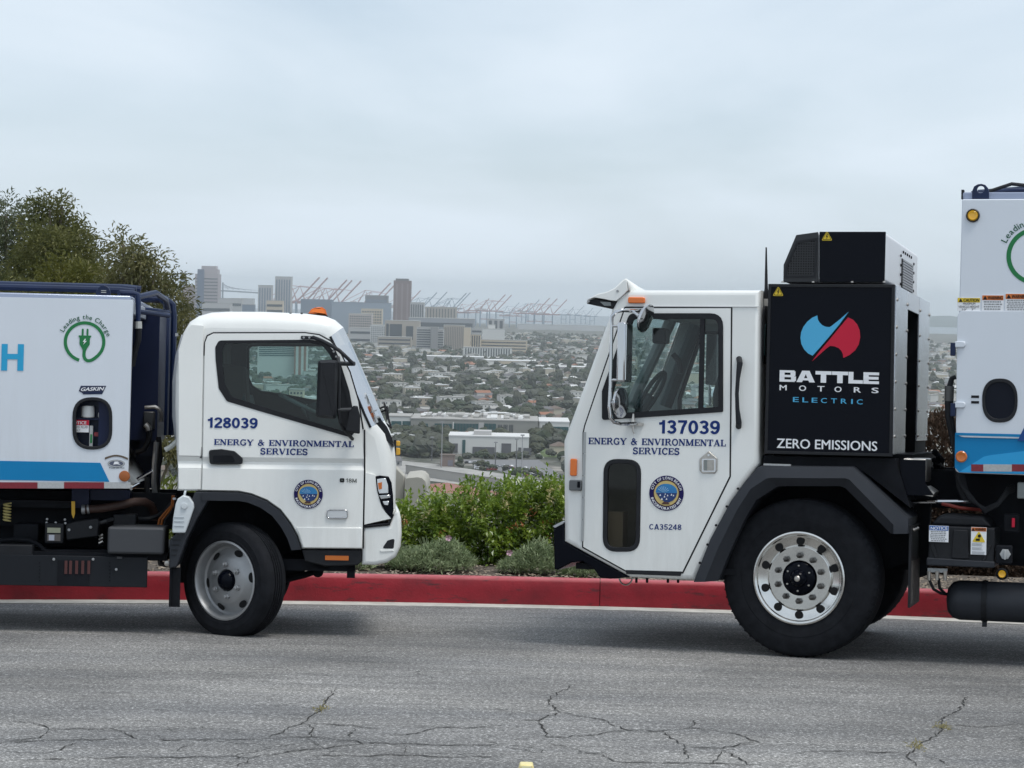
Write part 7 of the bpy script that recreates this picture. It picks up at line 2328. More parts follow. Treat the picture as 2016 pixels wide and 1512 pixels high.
# wood chips on the bed
chip = mat('wood_chips', (0.16, 0.12, 0.085), 0.9, col2=(0.36, 0.30, 0.23), scale=3)
r_ = random.Random(5)
cp_ = MB()
for _ in range(9000):
    a = r_.uniform(-0.5, 0.62); r = KR + 0.17 + r_.random() ** 1.3 * 2.2
    x, y = bend(r, a)
    z = gz(x, y) + 0.19 + r_.uniform(0, 0.02)
    l_ = r_.uniform(0.006, 0.024); w_ = r_.uniform(0.004, 0.011); t_ = r_.uniform(0, pi); tl = r_.uniform(-0.4, 0.4)
    dx, dy = cos(t_), sin(t_)
    cp_.add([(x - dx * l_ - dy * w_, y - dy * l_ + dx * w_, z - tl * l_), (x + dx * l_ - dy * w_, y + dy * l_ + dx * w_, z + tl * l_), (x + dx * l_ + dy * w_, y + dy * l_ - dx * w_, z + tl * l_ + 0.004), (x - dx * l_ + dy * w_, y - dy * l_ - dx * w_, z - tl * l_ + 0.004)], [(0, 1, 2, 3)])
tag(cp_.build('mulch_chips', chip, smooth=0, fix=False), kind='stuff')
# lime coloured shrub between the small truck's body and cab
lime = leaf_mat('lime_leaves', (0.06, 0.085, 0.015), (0.26, 0.30, 0.06), 5, rough=0.45)
r_ = random.Random(77)
c = at_y(330, 990, 21.5)
root = empty('lime_shrub', (c.x, 21.5, -0.4))
tag(root, 'lime green long-leaved shrub seen between the small truck body and cab', 'shrub')
pts = clump_points([(Vector((0, 0, 0.5)), (0.7, 0.4, 0.42)), (Vector((-0.5, 0, 0.35)), (0.5, 0.4, 0.3)), (Vector((0.5, 0.1, 0.35)), (0.5, 0.4, 0.3))], 180, 0.04, 10, r_, 0.4)
mesh_obj('foliage', leaf_mesh('foliage', pts, 0.13, 0.022, lime, 0.3, 0.6, r_), root)
MB().tube([(0, 0, 0), (0, 0, 0.5)], [0.02, 0.01], 6).build('stems', twig, root)
# brown dry bush behind the big truck
dry = leaf_mat('dry_brown_leaves', (0.055, 0.036, 0.026), (0.125, 0.085, 0.06), 3.5, rough=0.8, trans=0.1, spec=0.1)
r_ = random.Random(78)
for px, Y, hh, lab in ((1865, 22.2, 810, 'tall brown dry bush seen between power box and tall truck body'), (1985, 22.8, 830, 'brown dry bush half hidden below the tall truck body')):
    c = at_y(px, 900, Y)
    root = empty('dry_bush', (c.x, Y, -0.5))
    tag(root, lab, 'bush')
    H = at_y(px, hh, Y).z + 0.5
    pts = clump_points([(Vector((0, 0, H * 0.5)), (0.55, 0.5, H * 0.5)), (Vector((-0.35, 0, H * 0.35)), (0.4, 0.45, H * 0.36)), (Vector((0.4, 0, H * 0.4)), (0.4, 0.45, H * 0.4))], 1250, 0.03, 10, r_, 0.36)
    mesh_obj('foliage', leaf_mesh('foliage', pts, 0.055, 0.026, dry, 0.1, 0.4, r_), root)
    st_ = MB()
    for k in range(10):
        st_.tube([(0, 0, 0), (r_.uniform(-.2, .2), r_.uniform(-.2, .2), H * .4), (r_.uniform(-.5, .5), r_.uniform(-.3, .3), H * .85)], [0.02, 0.012, 0.004], 5)
    st_.build('stems', twig, root, smooth=0)
# --- concrete wall with a rounded end, lower down the slope
wallm = mat('wall_concrete', (0.40, 0.385, 0.34), 0.85, var=0.1, scale=0.8, bump=0.1, bscale=30)
Yw = 44.0
c = at_y(813, 960, Yw)
wr = empty('retaining_wall', (c.x, Yw, slope_z(Yw) - 0.2))
tag(wr, 'pale concrete wall with a rounded top end beyond the hedge', 'wall')
tp = at_y(826, 938, Yw).z - wr.location.z
x1 = at_y(841, 960, Yw).x - c.x; x0 = at_y(797, 960, Yw).x - c.x
pl = [(x0, 0), (x1, 0), (x1, tp - 0.2), (x1 - 0.03, tp - 0.08), (x1 - 0.1, tp - 0.015), (x1 - 0.19, tp), (x0 + 0.02, tp - 0.03), (x0, tp - 0.06)]
MB().prism(pl, -0.12, 1.6).build('wall_end', wallm, wr, bevel=0.01)
x2 = at_y(776, 915, Yw).x - c.x
t2 = at_y(778, 912, Yw + 1).z - wr.location.z
MB().prism([(x2 - 4, 0), (x0 - 0.02, 0), (x0 - 0.02, tp - 0.02), (x2, t2), (x2 - 4, t2 + 1.6)], 0.2, 0.6).build('wall_run', wallm, wr, bevel=0.02)
# yellow road marker at the foot of the picture
p = at_g(1036, 1516)
rm = empty('road_marker', p)
tag(rm, 'small pale yellow raised marker on the asphalt at the picture foot', 'road marker')
s_ = 0.036
MB().taper([(-s_, 0), (s_, 0), (s_ * 0.8, 0.03), (-s_ * 0.8, 0.03)], -0.03, [(-s_, 0), (s_, 0), (s_ * 0.8, 0.03), (-s_ * 0.8, 0.03)], 0.04).build('marker_body', mat('marker_yellow', (0.8, 0.68, 0.32), 0.4), rm, bevel=0.006)
MB().box(-s_ * 0.6, s_ * 0.6, -0.034, -0.0295, 0.006, 0.024).build('reflector', mat('reflector_cream', (0.85, 0.8, 0.5), 0.2), rm)

# dry weeds in the cracks
straw = leaf_mat('straw_weed', (0.30, 0.26, 0.12), (0.46, 0.41, 0.20), 20, rough=0.8)
for (px, py), lab in (((633, 1398), 'dry yellow weed in the crack left of picture centre'), ((1806, 1472), 'dry straw weed in the crack near the lower right corner'), ((1857, 1434), 'smaller straw weed farther up the right-hand crack')):
    p = at_g(px, py)
    root = empty('weed', p)
    tag(root, lab, 'weed')
    pts = [(Vector((r_.gauss(0, .022), r_.gauss(0, .05), 0.004)), rvec(r_) * 0.5) for _ in range(46)]
    mesh_obj('blades', leaf_mesh('blades', pts, 0.028, 0.005, straw, 0.2, 0.5, r_), root)

# ================================================================== CITY PLAIN
ZP = -107.0
def dist_of(px, py):                       # how far away a measured point of the plain is
    return at_z(px, py, ZP).y
plain_m = bpy.data.materials.new('city_ground')
plain_m.use_nodes = True
t = plain_m.node_tree
b = t.nodes['Principled BSDF']
b.inputs['Roughness'].default_value = 0.95
b.inputs['Specular IOR Level'].default_value = 0.1
g = NN('ShaderNodeNewGeometry')
gcol = ramp(noise(0.02, 5, 0.7), [(0.36, (0.055, 0.065, 0.045)), (0.5, (0.12, 0.12, 0.105)), (0.64, (0.25, 0.235, 0.21))])
gcol = mul(gcol, ramp(noise(0.09, 4, 0.7), [(0.35, 0.6), (0.65, 1.35)]))
t.links.new(gcol, b.inputs['Base Color'])
mb = MB()
mb.add([(-6000, 420, ZP), (6000, 420, ZP), (6000, 9800, ZP), (-6000, 9800, ZP)], [(0, 1, 2, 3)])
tag(mb.build('city_plain', plain_m, smooth=0), kind='structure')
sea_m = mat('harbour_water', (0.05, 0.075, 0.09), 0.25)
mb = MB()
mb.add([(-9500, 7000, ZP - 0.6), (9500, 7000, ZP - 0.6), (9500, 16300, ZP - 0.6), (-9500, 16300, ZP - 0.6)], [(0, 1, 2, 3)])
tag(mb.build('harbour', sea_m, smooth=0), kind='structure')

def cmat(name, c, rough=0.85):
    return mat(name, c, rough, spec=0.2)
wall_cols = [cmat('stucco_white', (0.62, 0.61, 0.58)), cmat('stucco_cream', (0.52, 0.47, 0.38)), cmat('stucco_tan', (0.38, 0.32, 0.25)), cmat('stucco_grey', (0.36, 0.36, 0.36)), cmat('stucco_pink', (0.42, 0.30, 0.26))]
roof_cols = [cmat('shingle_grey', (0.15, 0.145, 0.15)), cmat('shingle_brown', (0.16, 0.125, 0.105)), cmat('roof_gravel', (0.36, 0.35, 0.33)), cmat('roof_white', (0.62, 0.62, 0.61)), cmat('roof_terracotta', (0.30, 0.15, 0.10))]
win_dark = mat('far_window', (0.035, 0.045, 0.055), 0.3)
win_teal = mat('teal_curtain_wall', (0.035, 0.10, 0.105), 0.2)
tree_cols = [leaf_mat('city_tree_green', (0.022, 0.034, 0.017), (0.05, 0.066, 0.032), 0.5, rough=0.8, trans=0), leaf_mat('city_tree_olive', (0.032, 0.038, 0.02), (0.07, 0.075, 0.042), 0.5, rough=0.8, trans=0), leaf_mat('city_tree_grey', (0.04, 0.045, 0.035), (0.085, 0.09, 0.065), 0.5, rough=0.8, trans=0)]
r_ = random.Random(2024)
# kinds of house: walls mesh + roof mesh
def house_parts(w_, d_, h_, style, k):
    W_ = MB().box(-w_ / 2, w_ / 2, -d_ / 2, d_ / 2, 0, h_)
    R_ = MB()
    e = 0.5
    if style == 'gable':
        rh = d_ * 0.22
        R_.add([(-w_ / 2 - e, -d_ / 2 - e, h_), (w_ / 2 + e, -d_ / 2 - e, h_), (w_ / 2 + e, d_ / 2 + e, h_), (-w_ / 2 - e, d_ / 2 + e, h_), (-w_ / 2 - e, 0, h_ + rh), (w_ / 2 + e, 0, h_ + rh)],
               [(0, 1, 5, 4), (2, 3, 4, 5), (1, 2, 5), (3, 0, 4), (0, 3, 2, 1)])
    elif style == 'hip':
        rh = d_ * 0.24
        R_.add([(-w_ / 2 - e, -d_ / 2 - e, h_), (w_ / 2 + e, -d_ / 2 - e, h_), (w_ / 2 + e, d_ / 2 + e, h_), (-w_ / 2 - e, d_ / 2 + e, h_), (-w_ / 4, 0, h_ + rh), (w_ / 4, 0, h_ + rh)],
               [(0, 1, 5, 4), (2, 3, 4, 5), (1, 2, 5), (3, 0, 4), (0, 3, 2, 1)])
    else:
        R_.box(-w_ / 2 - 0.2, w_ / 2 + 0.2, -d_ / 2 - 0.2, d_ / 2 + 0.2, h_, h_ + 0.6)
        R_.box(-w_ * 0.2, w_ * 0.05, -d_ * 0.2, d_ * 0.1, h_ + 0.61, h_ + 1.6)
    wn = MB()
    nwin = max(2, int(w_ / 3.5)); fl = max(1, int(h_ / 3.1))
    for f in range(fl):
        for i in range(nwin):
            x = -w_ / 2 + w_ * (i + 0.5) / nwin
            wn.box(x - 0.6, x + 0.6, -d_ / 2 - 0.04, -d_ / 2 + 0.02, 1.0 + 3.1 * f, 2.3 + 3.1 * f)
    return W_, R_, wn
HOUSES = []
for k in range(14):
    style = ['gable', 'hip', 'gable', 'flat', 'hip', 'flat', 'gable'][k % 7]
    if style == 'flat':
        w_, d_, h_ = r_.uniform(12, 22), r_.uniform(10, 14), r_.choice([3.6, 6.4, 6.4, 9.4])
    else:
        w_, d_, h_ = r_.uniform(9, 15), r_.uniform(8, 11), r_.choice([3.2, 3.4, 5.6])
    wm = wall_cols[[0, 1, 0, 0, 2, 1, 3, 0, 4, 0, 1, 0, 2, 3][k]]
    rm_ = roof_cols[[0, 1, 0, 3, 1, 2, 0, 4, 0, 3, 1, 3, 1, 2][k]] if style != 'flat' else roof_cols[[3, 2][k % 2]]
    W_, R_, wn = house_parts(w_, d_, h_, style, k)
    HOUSES.append((W_, R_, wn, wm, rm_, style, W_.mesh('house', wm, 0), R_.mesh('roof', rm_, 0), wn.mesh('windows', win_dark, 0)))
def lump(r_, n_=3, seg=6):
    mb = MB()
    for k in range(n_):
        cx, cy, cz = r_.uniform(-.45, .45), r_.uniform(-.3, .3), r_.uniform(.45, .8)
        rad = r_.uniform(.38, .6) if k else .62
        vs_, fs = [], []
        rings = 5
        for i in range(rings + 1):
            ph = pi * i / rings
            for j in range(seg):
                th = 2 * pi * (j + .5 * (i % 2)) / seg
                q = rad * r_.uniform(.78, 1.15)
                vs_.append((cx * (k > 0) + q * sin(ph) * cos(th), cy * (k > 0) + q * sin(ph) * sin(th), cz * .9 + q * .72 * cos(ph)))
        for i in range(rings):
            for j in range(seg):
                fs.append((i * seg + j, i * seg + (j + 1) % seg, (i + 1) * seg + (j + 1) % seg, (i + 1) * seg + j))
        mb.add(vs_, fs)
    return mb
TREES = []
for k in range(9):
    cl = lump(r_, 3 + k % 3)
    tk = MB().tube([(0, 0, 0), (0, 0, .5)], .04, 5)
    m_ = tree_cols[k % 3]
    TREES.append((cl, tk, m_, cl.mesh('crown', m_, 0), tk.mesh('trunk', bark, 0)))
PALM = MB()
for k in range(11):
    a = 2 * pi * k / 11
    up_ = .12 if k % 2 else .05
    PALM.add([(0, 0, 1), (cos(a - .22) * .1, sin(a - .22) * .1, 1 + up_ * .8), (cos(a) * .2, sin(a) * .2, .93 + up_ * .2), (cos(a + .22) * .1, sin(a + .22) * .1, 1 + up_ * .8)], [(0, 1, 2, 3)])
palm_c = PALM.mesh('fronds', tree_cols[0], 0)
palm_t = MB().tube([(0, 0, 0), (0.01, 0, .5), (0, 0, 1)], [.022, .016, .014], 5).mesh('trunk', bark, 0)
def add_mb(dst, src, x, y, z, rz, sx, sz):
    ca, sa = cos(rz), sin(rz)
    dst.add([(x + (a * ca - b_ * sa) * sx, y + (a * sa + b_ * ca) * sx, z + c_ * sz) for a, b_, c_ in src.v], src.f)
# landmarks keep their own ground free
BLOCKED = []
def clear(px, py, Y):
    for (x0, x1, ya, yb) in BLOCKED:
        if ya - 14 < Y < yb + 14 and x0 - 8 < px < x1 + 8: return False
    return True

# ------------------------------------------------------------------ landmark buildings
def far_root(name, pxc, Y, yaw, label, cat='building', group=None):
    c = at_y(pxc, 600, Y)
    o = empty(name, (c.x, Y, ZP), yaw)
    tag(o, label, cat, group)
    return o
_WIN = {}
def unit_box(name, m):
    if (name, m.name) not in _WIN:
        _WIN[(name, m.name)] = MB().box(0, 1, 0, 1, 0, 1).mesh(name, m, 0)
    return _WIN[(name, m.name)]
def ubox(root, name, m, x0, x1, y0, y1, z0, z1):
    o = bpy.data.objects.new(name, unit_box(name, m))
    C.objects.link(o)
    o.parent = root
    o.location = (x0, y0, z0)
    o.scale = (x1 - x0, y1 - y0, z1 - z0)
    return o
def block(label, px0, px1, ytop, Y, depth, col, style='plain', n=5, m2=None, yaw=0.0, margin=0.06, ybot=None, name='office_building', roofc=None, frac=0.5, side=True):
    """A block facing the viewer between measured edges; style = how its windows run."""
    pxc = (px0 + px1) / 2
    w_ = (px1 - px0) * Y / F
    h_ = at_y(pxc, ytop, Y).z - ZP
    zb = at_y(pxc, ybot, Y).z - ZP if ybot else 0.0
    root = far_root(name, pxc, Y + depth / 2, yaw, label)
    BLOCKED.append((px0, px1, Y, Y + depth))
    y0 = -depth / 2
    ubox(root, 'wall', col, -w_ / 2, w_ / 2, y0, depth / 2, 0, h_)
    rc = roofc or roof_cols[2]
    ubox(root, 'roof', rc, -w_ / 2 - 0.3, w_ / 2 + 0.3, y0 - 0.3, depth / 2 + 0.3, h_, h_ + 0.9)
    m2 = m2 or win_dark
    a, b_ = -w_ / 2 * (1 - margin), w_ / 2 * (1 - margin)
    lo = max(zb, h_ * 0.08)
    hi = h_ * 0.95
    pr = max(0.15, Y * 0.0001)
    if style == 'h':
        st_ = (hi - lo) / n
        for k in range(n):
            ubox(root, 'window_band', m2, a, b_, y0 - pr, y0 + 0.2, lo + st_ * k + st_ * (1 - frac) / 2, lo + st_ * k + st_ * (1 + frac) / 2)
    elif style == 'v':
        st_ = (b_ - a) / n
        for k in range(n):
            ubox(root, 'window_strip', m2, a + st_ * k + st_ * (1 - frac) / 2, a + st_ * k + st_ * (1 + frac) / 2, y0 - pr, y0 + 0.2, lo, hi)
    elif style == 'grid':
        nx = n; nz = max(2, int((hi - lo) / max(3.5, (b_ - a) / n)))
        st_ = (b_ - a) / nx; sz = (hi - lo) / nz
        for i in range(nx):
            for k in range(nz):
                ubox(root, 'window', m2, a + st_ * (i + .22), a + st_ * (i + .78), y0 - pr, y0 + 0.2, lo + sz * (k + .25), lo + sz * (k + .78))
    return root, w_, h_, y0
def panel(root, pxc, Yf, x0, x1, ya, yb, m, name='window_panel', proud=0.25, y0=0):
    """A panel on a facade between measured edges (ya top, yb bottom)."""
    c = at_y(pxc, 600, Yf).x
    a, b_ = at_y(x0, ya, Yf).x - c, at_y(x1, ya, Yf).x - c
    z1, z0 = at_y((x0 + x1) / 2, ya, Yf).z - ZP, at_y((x0 + x1) / 2, yb, Yf).z - ZP
    return ubox(root, name, m, a, b_, y0 - proud, y0 + 0.3, max(0.05, z0), z1)
grey_wall = cmat('campus_wall', (0.30, 0.295, 0.27)); white_wall = cmat('bright_wall', (0.66, 0.655, 0.63)); dk = cmat('dark_cladding', (0.13, 0.13, 0.14)); beige = cmat('beige_concrete', (0.42, 0.37, 0.31)); lgrey = cmat('light_concrete', (0.46, 0.45, 0.44))
brown = cmat('brown_tower', (0.19, 0.115, 0.105)); lav = cmat('lavender_stone', (0.40, 0.35, 0.36)); bluegrey = cmat('bluegrey_cladding', (0.17, 0.21, 0.27)); cream = cmat('cream_stone', (0.58, 0.49, 0.37)); redcl = cmat('terracotta_wall', (0.36, 0.17, 0.13))
# campus hall with teal glass
Y1 = 1760
rt1, w1, h1, y01 = block('long campus hall with tall teal glass bays and grey walls', 815, 1066, 828, Y1, 70, grey_wall, roofc=roof_cols[2])
pc = (815 + 1066) / 2
for x0, x1 in ((836, 844), (857, 891), (895, 943), (955, 978)):
    panel(rt1, pc, Y1, x0, x1, 834, 860, win_teal, 'glass_bay', 0.3, y01)
    n_ = max(1, int((x1 - x0) / 6))
    for k in range(1, n_):
        xx = x0 + (x1 - x0) * k / n_
        panel(rt1, pc, Y1, xx - .35, xx + .35, 834, 860, dk, 'mullion', 0.7, y01)
for k in range(12):
    xx = 982 + k * 2.8
    if k % 4 != 3: panel(rt1, pc, Y1, xx, xx + 1.5, 836, 862, win_dark, 'window_slot', 0.3, y01)
panel(rt1, pc, Y1, 893, 895, 831, 864, white_wall, 'white_fin', 1.2, y01)
panel(rt1, pc, Y1, 944, 954, 832, 862, lgrey, 'pale_pier', 0.8, y01)
for k in range(60):
    xx = r_.uniform(830, 1062); ww = r_.uniform(2, 14)
    c = at_y(xx, 600, Y1 + 30).x - rt1.location.x
    ubox(rt1, 'roof_unit', r_.choice([roof_cols[3], roof_cols[2], lgrey]), c, c + ww * .38, r_.uniform(-25, 20), r_.uniform(22, 30), h1 + .9, h1 + r_.uniform(1.6, 3.2))
rr_, w_, h_, y0_ = block('white campus wing with dark glass band right of the teal hall', 1066, 1125, 832, Y1 + 8, 60, white_wall, roofc=roof_cols[3])
panel(rr_, 1095.5, Y1 + 8, 1067, 1118, 840, 856, win_teal, 'glass_band', 0.3, y0_)
for k in range(3): panel(rr_, 1095.5, Y1 + 8, 1067, 1072 - k, 841 + k * 4, 842 + k * 4, white_wall, 'white_rail', 0.8, y0_)
rr_, w_, h_, y0_ = block('white low wing with teal glazing left of the campus hall', 770, 815, 821, Y1 + 5, 40, white_wall, roofc=roof_cols[2])
for a_, b_ in ((773, 793), (795, 813)): panel(rr_, 792.5, Y1 + 5, a_, b_, 829, 838, win_teal, 'glass_band', 0.3, y0_)
# white block in front
Y2 = 1590
rr_, w_, h_, y0_ = block('white flat-roofed hall with dark grey panels beyond the hedge', 890, 1048, 861, Y2, 42, white_wall, roofc=roof_cols[3])
pc = 969
for x0, x1, a_, b_ in ((890, 902, 873, 891), (931, 975, 880, 897), (988, 1007, 873, 898), (1031, 1047, 882, 902), (1021, 1027, 881, 900)):
    panel(rr_, pc, Y2, x0, x1, a_, b_, dk, 'dark_panel', 0.35, y0_)
panel(rr_, pc, Y2, 911, 917, 866, 899, win_teal, 'glass_strip', 0.4, y0_)
c0 = at_y(938, 600, Y2).x - rr_.location.x; c1 = at_y(973, 600, Y2).x - rr_.location.x
ubox(rr_, 'roof_plant', lgrey, c0, c1, -14, 4, h_ + .9, h_ + 3.8)
rr_, w_, h_, y0_ = block('small brown block hut beside the sloping road', 874, 902, 898, 1468, 9, cmat('brown_block', (0.24, 0.185, 0.165)), name='service_hut', roofc=roof_cols[1])
panel(rr_, 888, 1468, 882, 892, 906, 917, cmat('hut_door', (0.22, 0.21, 0.24)), 'door', 0.2, y0_)
# hospital / civic cluster
def Yb(px, py): return dist_of(px, py)
rr_, w_, h_, y0_ = block('beige civic block with three large dark glass bays', 760, 828, 632, 4700, 60, beige)
for x0, x1, a_, b_ in ((762, 767, 637, 664), (769, 793, 638, 667), (801, 815, 642, 669)): panel(rr_, 794, 4700, x0, x1, a_, b_, win_dark, 'glass_bay', 1, y0_)
block('low beige podium with dark bands below the civic block', 746, 812, 664, 4600, 40, beige, 'h', 3, frac=.4, name='podium_building')
block('office slab with white horizontal bands', 822, 850, 645, 4500, 40, lgrey, 'h', 9, name='office_building', frac=.45)
block('plain grey concrete lift tower between two striped wings', 850, 864, 645, 4480, 30, cmat('mid_grey', (0.27, 0.265, 0.265)), name='tower')
block('short striped grey wing right of the lift tower', 864, 875, 650, 4490, 30, lgrey, 'h', 8, frac=.45)
block('tan slab with many vertical fins', 875, 916, 641, 4600, 40, beige, 'v', 11, cmat('fin_shadow', (0.17, 0.15, 0.14)), frac=.4)  # dark brown stripes between the tan fins
block('tall cream slab beside the finned tan block', 915, 928, 645, 4400, 30, cream, name='apartment_block')
block('cream block with dark vertical windows below the tall cream slab', 929, 948, 659, 4420, 25, cream, 'v', 4)
block('pale grey striped offices behind the cream slab', 930, 950, 647, 4900, 30, lgrey, 'h', 5)
block('long cream low-rise with dark ribbon windows', 947, 1040, 670, 4450, 40, cream, 'h', 4, frac=.35)
block('white low building with a row of tall dark openings', 914, 1010, 685, 4100, 30, white_wall, 'v', 18, frac=.45)
block('white stepped hall with a small top block', 951, 995, 648, 5200, 40, white_wall, name='stepped_hall')
block('white upper block stepping up above the white hall', 962, 976, 640, 5230, 30, white_wall, name='stepped_hall')
block('grey paired tower block with dark window columns', 960, 994, 629, 5600, 40, lgrey, 'v', 3, frac=.55)
block('white four-storey block with small square windows', 788, 848, 703, 3900, 30, white_wall, 'grid', 12)
block('taller white end of the four-storey block', 820, 838, 697, 3935, 25, white_wall)
block('white arcaded building near the windscreen', 731, 762, 640, 4900, 40, white_wall, 'grid', 8, name='arcaded_building')
block('terracotta red block among the trees', 1021, 1054, 757, 2900, 20, redcl, roofc=roof_cols[4], name='apartment_block')
block('white gabled workshop in the middle of the plain', 842, 878, 742, 3150, 18, white_wall, 'grid', 8, name='workshop')
block('white courtyard flats left of centre of the plain', 912, 980, 722, 3450, 24, white_wall, 'grid', 14, name='apartment_block')
block('long pale warehouse roof, nearer of two', 838, 955, 703, 3800, 60, lgrey, roofc=roof_cols[3], name='warehouse')
block('long pale warehouse roof to the right', 955, 1058, 711, 3650, 70, cream, roofc=roof_cols[3], name='warehouse')
block('cream long shed at the right edge of the plain', 1040, 1190, 723, 3500, 60, cream, roofc=roof_cols[3], name='warehouse')
block('pale grey shed roof left of the wide tree clump', 740, 792, 795, 2350, 30, cream, roofc=roof_cols[3], name='warehouse')
block('tan long shed roof right of the windscreen', 760, 850, 806, 2150, 30, wall_cols[2], roofc=roof_cols[2], name='warehouse')
# skyline
rr_, w_, h_, y0_ = block('tallest dark brown tower with narrow cap on the skyline', 775, 809, 553, 6300, 46, brown, 'v', 3, cmat('tower_rib', (0.26, 0.19, 0.185)), frac=.3, name='tower', roofc=brown)
c0 = at_y(779, 549, 6300).x - rr_.location.x; c1 = at_y(804, 549, 6300).x - rr_.location.x
ubox(rr_, 'cap_storey', cmat('tower_cap', (0.12, 0.11, 0.115)), c0, c1, -20, 20, h_ + .9, at_y(791, 548.5, 6300).z - ZP)
block('pale block with dark vertical stripes right of brown tower', 808, 836, 596, 6000, 40, lgrey, 'v', 6, frac=.5)
block('wide tan stepped hotel right of the striped block', 838, 900, 605, 6400, 50, beige, 'v', 10, frac=.3, name='hotel')
rr_, w_, h_, y0_ = block('lavender stepped office tower standing alone at left', 386, 432, 540, 6300, 60, lav, 'h', 15, frac=.3, name='tower')
for x0, x1, yt in ((390, 428, 530), (396, 424, 523.5)):
    c0 = at_y(x0, yt, 6300).x - rr_.location.x; c1 = at_y(x1, yt, 6300).x - rr_.location.x
    ubox(rr_, 'upper_storeys', lav, c0, c1, -22, 22, h_ + .9, at_y((x0 + x1) / 2, yt, 6300).z - ZP)
c0 = at_y(388, 600, 6300).x - rr_.location.x; c1 = at_y(401, 600, 6300).x - rr_.location.x
ubox(rr_, 'glass_corner', cmat('tower_glass', (0.10, 0.13, 0.2)), c0, c1, y0_ - 3, y0_ + 1, 4, at_y(394, 530, 6300).z - ZP)
block('brown low block at the foot of the lavender tower', 362, 386, 562, 6350, 40, cmat('dusty_brown', (0.24, 0.16, 0.14)), name='office_building')
block('slim blue tower left of the lavender tower', 355, 365, 538, 6900, 20, bluegrey, name='tower')
block('shorter of the twin pale apartment towers', 509, 536, 562, 6200, 34, lgrey, 'v', 5, bluegrey, frac=.5, name='apartment_tower')
block('taller of the twin pale apartment towers', 542, 574, 545, 6250, 36, lgrey, 'v', 6, bluegrey, frac=.5, name='apartment_tower')
block('cream six-storey block near the orange roof lights', 526, 558, 592, 5400, 30, cream, 'h', 6, frac=.4, name='apartment_block')
block('pale long hospital block behind the cab roof', 432, 478, 588, 5800, 40, lgrey, 'h', 4, frac=.3)
block('pale blue-grey long block behind the cab roof', 400, 456, 597, 5600, 40, lgrey, 'h', 3, frac=.3)
block('small dark glass block behind the cab roof', 478, 502, 600, 5300, 25, bluegrey, name='office_building')
block('pale wide block behind the cab roof', 456, 500, 588, 6000, 40, cmat('dusty_white', (0.5, 0.5, 0.5)), name='office_building')
block('long blue grey exhibition hall, left half', 594, 655, 590, 6100, 60, bluegrey, name='exhibition_hall', roofc=bluegrey)
block('long blue grey exhibition hall, lower right half', 655, 770, 596, 6000, 60, cmat('pale_bluegrey', (0.26, 0.31, 0.37)), name='exhibition_hall', roofc=bluegrey)
block('dark arena block below the red crane booms', 720, 764, 582, 6400, 60, cmat('dusk_grey', (0.20, 0.2, 0.215)), 'h', 5, bluegrey, frac=.4, name='arena')
block('cream wide apartment block with regular windows', 688, 734, 618, 5400, 40, cmat('pinkish_cream', (0.5, 0.44, 0.40)), 'grid', 10, name='apartment_block')
block('taller cream apartment block behind it', 712, 754, 608, 5600, 30, cream, 'grid', 8, name='apartment_block')
block('pale grey terminal strip across the port', 1020, 1190, 640, 8200, 60, cmat('dusty_white', (0.5, 0.5, 0.5)), name='port_shed')
block('long grey parking deck behind civic block', 806, 936, 627, 5500, 80, cmat('deck_grey', (0.30, 0.31, 0.33)), 'h', 2, frac=.4, name='parking_deck')
block('white factory row left of centre skyline', 690, 760, 646, 5000, 40, lgrey, 'h', 2, frac=.3, name='warehouse')
# hospital with stripes seen through the small truck's window
block('white banded hospital seen through the small cab window', 512, 606, 676, 2900, 40, white_wall, 'h', 6, win_teal, frac=.45, ybot=702, name='hospital')
block('white and red block seen through the small cab window', 582, 604, 676, 2890, 12, redcl, 'v', 2, white_wall, frac=.5, name='office_building')
block('pale low house seen at the bottom of the small cab window', 574, 602, 768, 2150, 14, cream, 'grid', 4, name='office_building')
block('pale yellow long building seen through the big cab window', 1330, 1382, 735, 2900, 30, cream, name='warehouse')
block('pale pink block seen between power box and tall body', 1832, 1850, 772, 2600, 20, wall_cols[1], 'grid', 4, name='apartment_block')
block('second pale pink block seen beside the tall body', 1856, 1872, 777, 2500, 20, wall_cols[1], 'grid', 3, name='apartment_block')

# ------------------------------------------------------------------ port cranes and bridge
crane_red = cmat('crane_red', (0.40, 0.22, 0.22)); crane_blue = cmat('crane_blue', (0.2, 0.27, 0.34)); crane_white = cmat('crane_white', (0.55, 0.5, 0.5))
def crane_meshes(mboom, mleg):
    lg = []
    for sx in (-1, 1):
        for sy in (-1, 1):
            lg.append(MB().tube([(sx * 16, sy * 10, 0), (sx * 15, sy * 9, 52)], 2.2, 5).mesh('leg', mleg, 0))
    bm_ = MB().box(-62, 40, -3, 3, 50, 54).box(-16, 16, -11, -8, 24, 26.5).box(-16, 16, 8, 11, 24, 26.5).mesh('girder', mboom, 0)
    af = MB().tube([(-16, 0, 54), (4, 0, 88), (16, 0, 54)], 1.6, 5).tube([(4, 0, 88), (-58, 0, 55)], 0.7, 4).mesh('apex_frame', mboom, 0)
    d = Vector((cos(radians(48)), 0, sin(radians(48))))
    e = Vector((18, 0, 54)) + d * 72
    bo = MB().tube([(18, -2.6, 54), (e.x, -2.6, e.z)], 1.7, 5).tube([(18, 2.6, 54), (e.x, 2.6, e.z)], 1.7, 5).tube([(4, 0, 88), (18 + d.x * 40, 0, 54 + d.z * 40)], 0.6, 4).mesh('raised_boom', mboom, 0)
    ho = MB().box(-34, -18, -5, 5, 54.2, 60).mesh('machine_house', crane_white, 0)
    return lg, bm_, af, bo, ho
CR = {'red': crane_meshes(crane_red, crane_blue), 'blue': crane_meshes(crane_blue, crane_blue)}
